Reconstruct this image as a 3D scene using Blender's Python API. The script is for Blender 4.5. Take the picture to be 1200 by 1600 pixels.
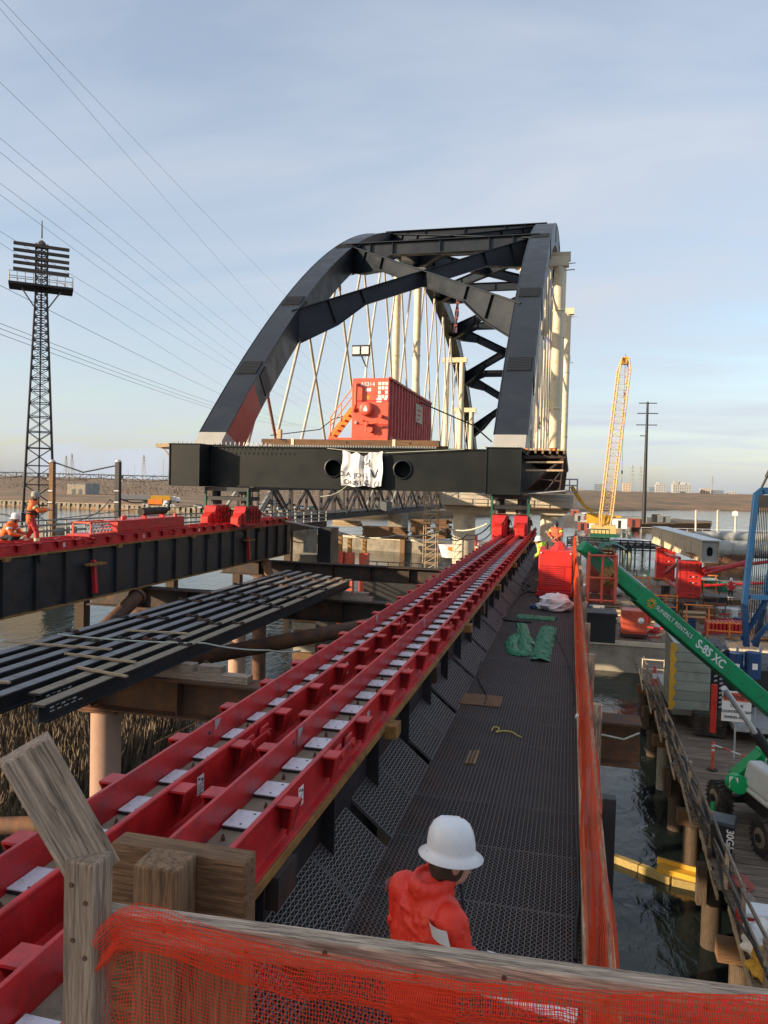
import bpy, bmesh, math, random
from mathutils import Vector, Matrix, noise
R = math.radians
random.seed(7)
for o in list(bpy.data.objects): bpy.data.objects.remove(o)
SC = bpy.context.scene
COL = SC.collection

# ------------------------------------------------------------------ camera (origin of the place is the photographer's eye)
FPX = 1180.0
PSI, TH, RHO = R(13.85), R(2.05), R(1.45)
fwd = Vector((-math.sin(PSI)*math.cos(TH), math.cos(PSI)*math.cos(TH), -math.sin(TH)))
r0 = Vector((math.cos(PSI), math.sin(PSI), 0)); u0 = r0.cross(fwd)
upv = u0*math.cos(RHO) - r0*math.sin(RHO); rgt = r0*math.cos(RHO) + u0*math.sin(RHO)
cd = bpy.data.cameras.new('camera'); cam = bpy.data.objects.new('camera', cd); COL.objects.link(cam)
cd.sensor_fit = 'VERTICAL'; cd.sensor_height = 24.0; cd.sensor_width = 18.0; cd.lens = FPX/1600*24.0
cd.clip_start = 0.05; cd.clip_end = 20000
mw = Matrix((rgt, upv, -fwd)).transposed().to_4x4(); cam.matrix_world = mw
SC.camera = cam
def ray(x, y): return (rgt*((x-600)/FPX) + upv*((800-y)/FPX) + fwd)
def at_y(x, y, Y): d = ray(x, y); return d*(Y/d.y)
def at_z(x, y, Z): d = ray(x, y); return d*(Z/d.z)
def at_x(x, y, X): d = ray(x, y); return d*(X/d.x)
def at_d(x, y, D): return ray(x, y)*D

# ------------------------------------------------------------------ sky and sun
SUN_AZ, SUN_EL = 55.0, 16.0          # direction the light travels: +X of +Y; elevation
w = bpy.data.worlds.new('World'); SC.world = w; w.use_nodes = True
nt = w.node_tree; nt.nodes.clear()
def N(nt, t, **k):
    n = nt.nodes.new(t)
    for a, b in k.items(): setattr(n, a, b)
    return n
out = N(nt, 'ShaderNodeOutputWorld'); bg = N(nt, 'ShaderNodeBackground'); bg.inputs['Strength'].default_value = 0.15
sky = N(nt, 'ShaderNodeTexSky'); sky.sky_type = 'NISHITA'; sky.sun_disc = False
sky.sun_elevation = R(SUN_EL); sky.sun_rotation = R(180+SUN_AZ); sky.air_density = 1.0; sky.dust_density = 1.6; sky.ozone_density = 1.0; sky.altitude = 0
tc = N(nt, 'ShaderNodeTexCoord'); sep = N(nt, 'ShaderNodeSeparateXYZ'); nt.links.new(tc.outputs['Generated'], sep.inputs[0])
mz = N(nt, 'ShaderNodeMath', operation='MAXIMUM'); mz.inputs[1].default_value = 0.03; nt.links.new(sep.outputs['Z'], mz.inputs[0])
ad = N(nt, 'ShaderNodeMath', operation='ADD'); ad.inputs[1].default_value = 0.12; nt.links.new(mz.outputs[0], ad.inputs[0])
dx = N(nt, 'ShaderNodeMath', operation='DIVIDE'); dy = N(nt, 'ShaderNodeMath', operation='DIVIDE')
nt.links.new(sep.outputs['X'], dx.inputs[0]); nt.links.new(ad.outputs[0], dx.inputs[1])
nt.links.new(sep.outputs['Y'], dy.inputs[0]); nt.links.new(ad.outputs[0], dy.inputs[1])
cb = N(nt, 'ShaderNodeCombineXYZ'); nt.links.new(dx.outputs[0], cb.inputs[0]); nt.links.new(dy.outputs[0], cb.inputs[1])
mp = N(nt, 'ShaderNodeMapping'); mp.inputs['Scale'].default_value = (0.55, 1.25, 1); mp.inputs['Rotation'].default_value = (0, 0, R(24)); nt.links.new(cb.outputs[0], mp.inputs[0])
cn = N(nt, 'ShaderNodeTexNoise'); cn.inputs['Scale'].default_value = 1.15; cn.inputs['Detail'].default_value = 7; cn.inputs['Roughness'].default_value = 0.52; cn.inputs['Distortion'].default_value = 0.35
nt.links.new(mp.outputs[0], cn.inputs['Vector'])
cr = N(nt, 'ShaderNodeMapRange'); cr.inputs['From Min'].default_value = 0.36; cr.inputs['From Max'].default_value = 0.68; cr.inputs['To Min'].default_value = 0.35; cr.inputs['To Max'].default_value = 0.97
nt.links.new(cn.outputs[0], cr.inputs['Value'])
mx = N(nt, 'ShaderNodeMix', data_type='RGBA'); nt.links.new(cr.outputs[0], mx.inputs[0])
nt.links.new(sky.outputs[0], mx.inputs[6]); mx.inputs[7].default_value = (2.8, 3.02, 3.42, 1)      # thin high cloud sheet
nt.links.new(mx.outputs[2], bg.inputs['Color']); nt.links.new(bg.outputs[0], out.inputs[0])
sd = bpy.data.lights.new('sun', 'SUN'); sd.energy = 5.0; sd.angle = R(0.6); sd.color = (1.0, 0.78, 0.52)
sun = bpy.data.objects.new('sun', sd); COL.objects.link(sun)
LD = Vector((math.sin(R(SUN_AZ))*math.cos(R(SUN_EL)), math.cos(R(SUN_AZ))*math.cos(R(SUN_EL)), -math.sin(R(SUN_EL))))
sun.rotation_euler = LD.to_track_quat('-Z', 'Y').to_euler(); sun.location = (-60, -40, 40)
vs = SC.view_settings; vs.view_transform = 'Standard'; vs.look = 'None'; vs.gamma = 1.0; vs.use_curve_mapping = False; vs.exposure = 0.66
SC.cycles.max_bounces = 6; SC.cycles.transparent_max_bounces = 24; SC.cycles.caustics_reflective = False; SC.cycles.caustics_refractive = False

# ------------------------------------------------------------------ materials
MATS = {}
def pm(name, col, rough=0.6, metal=0.0, var=0.18, scale=3.0, dirt=None, dirt_amt=0.45, dscale=1.2, bump=0.15, bscale=30.0, stretch=(1, 1, 1), spec=0.5, rnd=0.12, alpha=None, transl=0.0, scuff=None, weave=0.0):
    m = bpy.data.materials.new(name); m.use_nodes = True; t = m.node_tree; b = t.nodes['Principled BSDF']
    tc = N(t, 'ShaderNodeTexCoord'); mp = N(t, 'ShaderNodeMapping'); mp.inputs['Scale'].default_value = stretch
    t.links.new(tc.outputs['Object'], mp.inputs[0])
    oi = N(t, 'ShaderNodeObjectInfo')
    n1 = N(t, 'ShaderNodeTexNoise'); n1.inputs['Scale'].default_value = scale; n1.inputs['Detail'].default_value = 6; n1.inputs['Roughness'].default_value = 0.6
    t.links.new(mp.outputs[0], n1.inputs['Vector'])
    r1 = N(t, 'ShaderNodeMapRange'); r1.inputs['From Min'].default_value = 0.25; r1.inputs['From Max'].default_value = 0.75
    r1.inputs['To Min'].default_value = 1-var; r1.inputs['To Max'].default_value = 1+var; t.links.new(n1.outputs[0], r1.inputs['Value'])
    r2 = N(t, 'ShaderNodeMapRange'); r2.inputs['To Min'].default_value = 1-rnd; r2.inputs['To Max'].default_value = 1+rnd; t.links.new(oi.outputs['Random'], r2.inputs['Value'])
    mm = N(t, 'ShaderNodeMath', operation='MULTIPLY'); t.links.new(r1.outputs[0], mm.inputs[0]); t.links.new(r2.outputs[0], mm.inputs[1])
    vm = N(t, 'ShaderNodeVectorMath', operation='SCALE'); vm.inputs[0].default_value = col; t.links.new(mm.outputs[0], vm.inputs['Scale'])
    colout = vm.outputs[0]
    if dirt:
        n2 = N(t, 'ShaderNodeTexNoise'); n2.inputs['Scale'].default_value = dscale; n2.inputs['Detail'].default_value = 8; n2.inputs['Roughness'].default_value = 0.7
        t.links.new(mp.outputs[0], n2.inputs['Vector'])
        r3 = N(t, 'ShaderNodeMapRange'); r3.inputs['From Min'].default_value = 0.62-0.3*dirt_amt; r3.inputs['From Max'].default_value = 0.78-0.2*dirt_amt; r3.inputs['To Max'].default_value = 0.9
        t.links.new(n2.outputs[0], r3.inputs['Value'])
        x = N(t, 'ShaderNodeMix', data_type='RGBA'); t.links.new(r3.outputs[0], x.inputs[0]); t.links.new(colout, x.inputs[6]); x.inputs[7].default_value = (*dirt, 1)
        colout = x.outputs[2]
    if scuff:
        ns = N(t, 'ShaderNodeTexNoise'); ns.inputs['Scale'].default_value = 26; ns.inputs['Detail'].default_value = 9; ns.inputs['Roughness'].default_value = 0.75; ns.inputs['Distortion'].default_value = 0.6
        ms_ = N(t, 'ShaderNodeMapping'); ms_.inputs['Scale'].default_value = (1, 0.16, 1); t.links.new(tc.outputs['Object'], ms_.inputs[0]); t.links.new(ms_.outputs[0], ns.inputs['Vector'])
        rs_ = N(t, 'ShaderNodeMapRange'); rs_.inputs['From Min'].default_value = 0.60; rs_.inputs['From Max'].default_value = 0.68; rs_.inputs['To Max'].default_value = 0.4; t.links.new(ns.outputs[0], rs_.inputs['Value'])
        x = N(t, 'ShaderNodeMix', data_type='RGBA'); t.links.new(rs_.outputs[0], x.inputs[0]); t.links.new(colout, x.inputs[6]); x.inputs[7].default_value = (*scuff, 1); colout = x.outputs[2]
    t.links.new(colout, b.inputs['Base Color'])
    b.inputs['Metallic'].default_value = metal; b.inputs['Specular IOR Level'].default_value = spec
    rr = N(t, 'ShaderNodeMapRange'); rr.inputs['From Min'].default_value = 0.3; rr.inputs['From Max'].default_value = 0.7; rr.inputs['To Min'].default_value = max(0.03, rough-0.12); rr.inputs['To Max'].default_value = min(1, rough+0.12)
    t.links.new(n1.outputs[0], rr.inputs['Value']); t.links.new(rr.outputs[0], b.inputs['Roughness'])
    if bump > 0:
        n3 = N(t, 'ShaderNodeTexNoise'); n3.inputs['Scale'].default_value = bscale; n3.inputs['Detail'].default_value = 4; t.links.new(mp.outputs[0], n3.inputs['Vector'])
        bp = N(t, 'ShaderNodeBump'); bp.inputs['Strength'].default_value = bump; bp.inputs['Distance'].default_value = 0.02
        t.links.new(n3.outputs[0], bp.inputs['Height']); t.links.new(bp.outputs[0], b.inputs['Normal'])
    if transl > 0:
        tr = N(t, 'ShaderNodeBsdfTranslucent'); t.links.new(colout, tr.inputs['Color'])
        ms = N(t, 'ShaderNodeMixShader'); ms.inputs[0].default_value = transl
        o = t.nodes['Material Output']; t.links.new(b.outputs[0], ms.inputs[1]); t.links.new(tr.outputs[0], ms.inputs[2]); t.links.new(ms.outputs[0], o.inputs[0])
        if weave > 0:                                           # open weave: small square holes between threads
            g = []
            for ax_ in ('Y', 'Z'):
                wv = N(t, 'ShaderNodeTexWave'); wv.wave_type = 'BANDS'; wv.bands_direction = ax_; wv.inputs['Scale'].default_value = 24; wv.inputs['Distortion'].default_value = 0.6; t.links.new(tc.outputs['Object'], wv.inputs[0])
                st = N(t, 'ShaderNodeMath', operation='GREATER_THAN'); st.inputs[1].default_value = 1-weave; t.links.new(wv.outputs['Fac'], st.inputs[0]); g.append(st)
            mu = N(t, 'ShaderNodeMath', operation='MULTIPLY'); t.links.new(g[0].outputs[0], mu.inputs[0]); t.links.new(g[1].outputs[0], mu.inputs[1])
            tp = N(t, 'ShaderNodeBsdfTransparent'); m2 = N(t, 'ShaderNodeMixShader'); t.links.new(mu.outputs[0], m2.inputs[0]); t.links.new(ms.outputs[0], m2.inputs[1]); t.links.new(tp.outputs[0], m2.inputs[2]); t.links.new(m2.outputs[0], o.inputs[0])
    MATS[name] = m
    return m
def wood(name, col, dark, axis='X', rough=0.8, sc=40.0, bump=0.35):
    st = {'X': (0.07, 1, 1), 'Y': (1, 0.07, 1), 'Z': (1, 1, 0.07)}[axis]
    m = pm(name, col, rough, 0, 0.45, sc*2.6, dirt=[0.8*c for c in dark], dirt_amt=0.5, dscale=sc*1.1, bump=bump, bscale=sc*5, stretch=st, spec=0.25, rnd=0.22)
    t = m.node_tree; b = t.nodes['Principled BSDF']; src = b.inputs['Base Color'].links[0].from_socket          # growth rings and knots
    tc = N(t, 'ShaderNodeTexCoord'); mp = N(t, 'ShaderNodeMapping'); mp.inputs['Scale'].default_value = {'X': (0.16, 1, 1), 'Y': (1, 0.16, 1), 'Z': (1, 1, 0.16)}[axis]
    t.links.new(tc.outputs['Object'], mp.inputs[0])
    wv = N(t, 'ShaderNodeTexWave'); wv.wave_type = 'RINGS'; wv.rings_direction = axis; wv.inputs['Scale'].default_value = sc*1.1; wv.inputs['Distortion'].default_value = 9.0; wv.inputs['Detail'].default_value = 3; wv.inputs['Detail Scale'].default_value = 0.9
    t.links.new(mp.outputs[0], wv.inputs[0])
    rg = N(t, 'ShaderNodeMapRange'); rg.inputs['From Min'].default_value = 0.55; rg.inputs['To Max'].default_value = 0.5; t.links.new(wv.outputs['Fac'], rg.inputs['Value'])
    x = N(t, 'ShaderNodeMix', data_type='RGBA'); t.links.new(rg.outputs[0], x.inputs[0]); t.links.new(src, x.inputs[6]); x.inputs[7].default_value = (*[0.5*c for c in col], 1)
    nc = N(t, 'ShaderNodeTexNoise'); nc.inputs['Scale'].default_value = sc*0.9; nc.inputs['Detail'].default_value = 5; nc.inputs['Distortion'].default_value = 0.4
    mc_ = N(t, 'ShaderNodeMapping'); mc_.inputs['Scale'].default_value = {'X': (0.035, 1, 1), 'Y': (1, 0.035, 1), 'Z': (1, 1, 0.035)}[axis]; t.links.new(tc.outputs['Object'], mc_.inputs[0]); t.links.new(mc_.outputs[0], nc.inputs['Vector'])
    c1 = N(t, 'ShaderNodeMath', operation='SUBTRACT'); c1.inputs[1].default_value = 0.52; t.links.new(nc.outputs[0], c1.inputs[0])
    c2 = N(t, 'ShaderNodeMath', operation='ABSOLUTE'); t.links.new(c1.outputs[0], c2.inputs[0])
    c3 = N(t, 'ShaderNodeMapRange'); c3.inputs['From Min'].default_value = 0.004; c3.inputs['From Max'].default_value = 0.02; c3.inputs['To Min'].default_value = 0.6; c3.inputs['To Max'].default_value = 0.0; t.links.new(c2.outputs[0], c3.inputs['Value'])
    y = N(t, 'ShaderNodeMix', data_type='RGBA'); t.links.new(c3.outputs[0], y.inputs[0]); t.links.new(x.outputs[2], y.inputs[6]); y.inputs[7].default_value = (*[0.18*c for c in col], 1)
    kn = N(t, 'ShaderNodeTexVoronoi'); kn.inputs['Scale'].default_value = sc*0.16; mk_ = N(t, 'ShaderNodeMapping'); mk_.inputs['Scale'].default_value = {'X': (0.5, 1, 1), 'Y': (1, 0.5, 1), 'Z': (1, 1, 0.5)}[axis]; t.links.new(tc.outputs['Object'], mk_.inputs[0]); t.links.new(mk_.outputs[0], kn.inputs['Vector'])
    kr = N(t, 'ShaderNodeMapRange'); kr.inputs['From Min'].default_value = 0.06; kr.inputs['From Max'].default_value = 0.13; kr.inputs['To Min'].default_value = 0.85; kr.inputs['To Max'].default_value = 0.0; t.links.new(kn.outputs['Distance'], kr.inputs['Value'])
    z = N(t, 'ShaderNodeMix', data_type='RGBA'); t.links.new(kr.outputs[0], z.inputs[0]); t.links.new(y.outputs[2], z.inputs[6]); z.inputs[7].default_value = (*[0.25*c for c in col], 1)
    t.links.new(z.outputs[2], b.inputs['Base Color'])
    return m
RUST = (0.11, 0.045, 0.018)
pm('red', (0.52, 0.018, 0.020), 0.42, 0, 0.2, 2.5, dirt=(0.22, 0.022, 0.026), dirt_amt=0.5, dscale=4, bump=0.12, bscale=45, scuff=(0.36, 0.12, 0.11))
pm('red_bright', (0.55, 0.028, 0.022), 0.42, 0, 0.12, 2.5, dirt=(0.3, 0.05, 0.04), dirt_amt=0.35, dscale=3, bump=0.08, scuff=(0.3, 0.08, 0.06))
pm('orange_red', (0.62, 0.10, 0.055), 0.5, 0, 0.12, 2.0, dirt=(0.3, 0.06, 0.04), dirt_amt=0.3, dscale=3, bump=0.05)
pm('container_side', (0.40, 0.035, 0.035), 0.55, 0, 0.15, 2.0, dirt=(0.16, 0.03, 0.03), dirt_amt=0.4, dscale=2, bump=0.05)
pm('black_steel', (0.020, 0.022, 0.026), 0.5, 0.0, 0.35, 1.5, dirt=(0.05, 0.03, 0.022), dirt_amt=0.45, dscale=1.6, bump=0.08, bscale=25)
pm('black_steel_rust', (0.032, 0.026, 0.024), 0.7, 0.0, 0.4, 2, dirt=RUST, dirt_amt=0.5, dscale=2.2, bump=0.1)
pm('rust', (0.10, 0.05, 0.03), 0.8, 0.0, 0.4, 3, dirt=(0.2, 0.08, 0.03), dirt_amt=0.45, dscale=3, bump=0.15)
pm('rust_yellow', (0.30, 0.16, 0.04), 0.75, 0.0, 0.35, 5, dirt=(0.12, 0.06, 0.02), dirt_amt=0.5, dscale=4, bump=0.1)
pm('arch', (0.016, 0.021, 0.030), 0.42, 0.0, 0.16, 0.8, dirt=(0.024, 0.030, 0.038), dirt_amt=0.4, dscale=0.9, bump=0.02, bscale=4, spec=0.3)
pm('arch_green', (0.0095, 0.012, 0.0125), 0.5, 0.0, 0.18, 0.7, dirt=(0.014, 0.017, 0.017), dirt_amt=0.35, dscale=0.9, bump=0.02, bscale=4, spec=0.25)
pm('primer_grey', (0.33, 0.32, 0.29), 0.6, 0, 0.08, 1, bump=0)
pm('primer_red', (0.30, 0.07, 0.05), 0.6, 0, 0.1, 1, bump=0)
pm('splice', (0.010, 0.013, 0.017), 0.6, 0, 0.3, 8, bump=0)
pm('cream', (0.72, 0.62, 0.44), 0.5, 0, 0.1, 0.8, dirt=(0.42, 0.33, 0.22), dirt_amt=0.3, dscale=1.2, bump=0.03, bscale=10)
pm('hanger', (0.52, 0.48, 0.40), 0.5, 0, 0.15, 1, bump=0)
pm('hanger_rust', (0.30, 0.17, 0.12), 0.6, 0, 0.15, 1, bump=0)
pm('concrete', (0.62, 0.55, 0.43), 0.85, 0, 0.1, 1.2, dirt=(0.4, 0.34, 0.26), dirt_amt=0.35, dscale=0.9, bump=0.15, bscale=12)
pm('concrete_old', (0.30, 0.27, 0.22), 0.9, 0, 0.25, 0.8, dirt=(0.12, 0.10, 0.07), dirt_amt=0.55, dscale=0.5, bump=0.2, bscale=6)
pm('pile_pink', (0.46, 0.29, 0.22), 0.8, 0, 0.15, 2, dirt=(0.3, 0.18, 0.13), dirt_amt=0.3, dscale=2, bump=0.08)
pm('plate_white', (0.76, 0.78, 0.84), 0.45, 0, 0.12, 9, dirt=(0.45, 0.46, 0.50), dirt_amt=0.35, dscale=14, bump=0.05, bscale=80)
pm('plate_edge', (0.02, 0.02, 0.022), 0.6)
pm('tan', (0.27, 0.225, 0.16), 0.8, 0, 0.2, 6, dirt=(0.15, 0.11, 0.08), dirt_amt=0.45, dscale=5, bump=0.1)
pm('galv_worn', (0.20, 0.20, 0.205), 0.5, 0.2, 0.3, 6, dirt=(0.10, 0.08, 0.07), dirt_amt=0.4, dscale=3, bump=0)
pm('flag_cloth', (0.10, 0.06, 0.10), 0.8)
pm('galv', (0.42, 0.43, 0.44), 0.5, 0.3, 0.15, 5, bump=0)
pm('grating_pale', (0.17, 0.165, 0.165), 0.5, 0.1, 0.3, 3, dirt=(0.12, 0.10, 0.09), dirt_amt=0.4, dscale=1.5, bump=0)
pm('grating', (0.115, 0.105, 0.10), 0.5, 0.1, 0.3, 3, dirt=(0.19, 0.10, 0.075), dirt_amt=0.35, dscale=1.1, bump=0)
wood('wood_grey', (0.40, 0.31, 0.235), (0.24, 0.175, 0.13), 'X')
wood('wood_grey_y', (0.33, 0.28, 0.23), (0.18, 0.145, 0.12), 'Y')
wood('wood_grey_z', (0.38, 0.28, 0.205), (0.21, 0.15, 0.11), 'Z')
wood('arm_wood', (0.12, 0.095, 0.075), (0.06, 0.05, 0.04), 'X')
wood('pile_wood', (0.10, 0.072, 0.05), (0.05, 0.038, 0.028), 'Z')
wood('wood_brown', (0.23, 0.13, 0.07), (0.10, 0.055, 0.03), 'X')
wood('wood_brown_z', (0.25, 0.15, 0.085), (0.10, 0.06, 0.035), 'Z')
wood('wood_brown_y', (0.30, 0.20, 0.12), (0.15, 0.09, 0.05), 'Y')
wood('dock_wood', (0.25, 0.195, 0.145), (0.10, 0.075, 0.055), 'X', sc=9)
wood('lumber', (0.55, 0.42, 0.27), (0.40, 0.28, 0.17), 'X')
wood('lumber_y', (0.55, 0.43, 0.28), (0.40, 0.28, 0.17), 'Y')
pm('netting', (0.88, 0.07, 0.022), 0.55, 0, 0.12, 3, bump=0, transl=0.45, rnd=0.03)
pm('net_side', (0.88, 0.10, 0.022), 0.65, 0, 0.2, 5, bump=0.3, bscale=90, transl=0.5, rnd=0.03, weave=0.62)
pm('green', (0.0, 0.28, 0.10), 0.35, 0, 0.12, 2.0, dirt=(0.02, 0.14, 0.06), dirt_amt=0.4, dscale=2.5, bump=0.03, rnd=0, scuff=(0.10, 0.24, 0.14))
pm('green_light', (0.0, 0.33, 0.10), 0.35, 0, 0.08, 1.0, bump=0)
pm('green_tarp', (0.0, 0.17, 0.07), 0.5, 0, 0.2, 8, bump=0.2, bscale=40)
pm('green_dark', (0.01, 0.10, 0.06), 0.5, 0, 0.2, 3, bump=0)
pm('blue', (0.008, 0.055, 0.15), 0.4, 0, 0.15, 1.0, dirt=(0.02, 0.05, 0.10), dirt_amt=0.3, bump=0)
pm('blue_dark', (0.01, 0.05, 0.15), 0.5, 0, 0.15, 1.0, bump=0)
pm('yellow', (0.62, 0.34, 0.03), 0.5, 0, 0.12, 1.0, dirt=(0.35, 0.19, 0.03), dirt_amt=0.3, bump=0)
pm('orange', (0.75, 0.22, 0.03), 0.5, 0, 0.12, 1.0, bump=0)
pm('white', (0.75, 0.75, 0.76), 0.35, 0, 0.04, 3, bump=0, rnd=0.04)
pm('white_cloth', (0.78, 0.76, 0.74), 0.75, 0, 0.06, 5, bump=0.15, bscale=20)
pm('paper', (0.80, 0.79, 0.76), 0.7, 0, 0.05, 5, bump=0)
pm('ink', (0.03, 0.03, 0.04), 0.7, 0, 0.05, 5, bump=0)
pm('ink_red', (0.6, 0.05, 0.04), 0.6, 0, 0.05, 5, bump=0)
pm('grey', (0.30, 0.31, 0.30), 0.5, 0, 0.12, 1.0, dirt=(0.2, 0.2, 0.18), dirt_amt=0.3, bump=0)
pm('grey_green', (0.26, 0.29, 0.24), 0.5, 0, 0.12, 1.0, dirt=(0.18, 0.19, 0.16), dirt_amt=0.35, bump=0)
pm('grey_pale', (0.52, 0.55, 0.54), 0.4, 0, 0.08, 1.0, bump=0)
pm('dark', (0.018, 0.018, 0.02), 0.6, 0, 0.3, 2, bump=0.05)
pm('rubber', (0.035, 0.03, 0.026), 0.85, 0, 0.3, 5, dirt=(0.13, 0.10, 0.07), dirt_amt=0.45, dscale=4, bump=0.2)
pm('plastic_black', (0.018, 0.02, 0.024), 0.4, 0, 0.2, 2, bump=0)
pm('jacket', (0.72, 0.035, 0.016), 0.55, 0, 0.10, 7, bump=0.22, bscale=34, rnd=0.02)
pm('jacket_orange', (0.85, 0.16, 0.03), 0.7, 0, 0.1, 4, bump=0.2, bscale=20, rnd=0.05)
pm('trousers_red', (0.50, 0.03, 0.035), 0.7, 0, 0.1, 4, bump=0.2, bscale=20)
pm('cloth_dark', (0.03, 0.035, 0.05), 0.85, 0, 0.2, 4, bump=0.2, bscale=20)
pm('vest', (0.55, 0.75, 0.06), 0.7, 0, 0.1, 4, bump=0.1)
pm('reflect', (0.72, 0.74, 0.74), 0.35, 0.1, 0.06, 6, bump=0.05)
pm('skin', (0.48, 0.27, 0.19), 0.55, 0, 0.1, 8, bump=0.05)
pm('hair', (0.045, 0.03, 0.022), 0.7, 0, 0.4, 60, bump=0.4, bscale=150, stretch=(1, 1, 0.2))
pm('boot', (0.28, 0.20, 0.12), 0.7, 0, 0.2, 5, bump=0.1)
pm('wire', (0.05, 0.055, 0.065), 0.6, 0, 0.1, 1, bump=0)
pm('rope_pale', (0.48, 0.50, 0.42), 0.8, 0, 0.15, 8, bump=0)
pm('rope_yellow', (0.62, 0.52, 0.10), 0.8, 0, 0.15, 8, bump=0)
pm('cable', (0.015, 0.015, 0.017), 0.6, 0, 0.1, 1, bump=0)
pm('tower_iron', (0.035, 0.032, 0.035), 0.7, 0, 0.3, 1, bump=0)
pm('far_steel', (0.13, 0.15, 0.16), 0.8, 0, 0.1, 0.1, bump=0)
pm('far_pale', (0.30, 0.31, 0.30), 0.8, 0, 0.1, 0.1, bump=0)
pm('teal_pile', (0.16, 0.24, 0.19), 0.7, 0, 0.2, 1, dirt=(0.35, 0.38, 0.22), dirt_amt=0.4, bump=0.05)
pm('glass', (0.03, 0.04, 0.05), 0.08, 0, 0.1, 1, bump=0)
pm('lens', (0.7, 0.7, 0.66), 0.2, 0, 0.05, 1, bump=0)
pm('reed', (0.145, 0.11, 0.075), 0.9, 0, 0.3, 0.5, bump=0, rnd=0)
pm('twig', (0.10, 0.072, 0.052), 0.95, 0, 0.35, 0.05, bump=0, rnd=0)

wood('dock_rail', (0.24, 0.21, 0.18), (0.12, 0.10, 0.08), 'Y')
wood('boom_wood', (0.45, 0.33, 0.12), (0.22, 0.16, 0.07), 'X')
pm('crane_boom', (0.62, 0.40, 0.16), 0.6, 0, 0.1, 1, bump=0)
pm('vest_pale', (0.62, 0.60, 0.36), 0.6, 0, 0.1, 6, bump=0.05)
pm('vest_orange', (0.33, 0.08, 0.035), 0.7, 0, 0.2, 4, bump=0.1)

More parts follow.
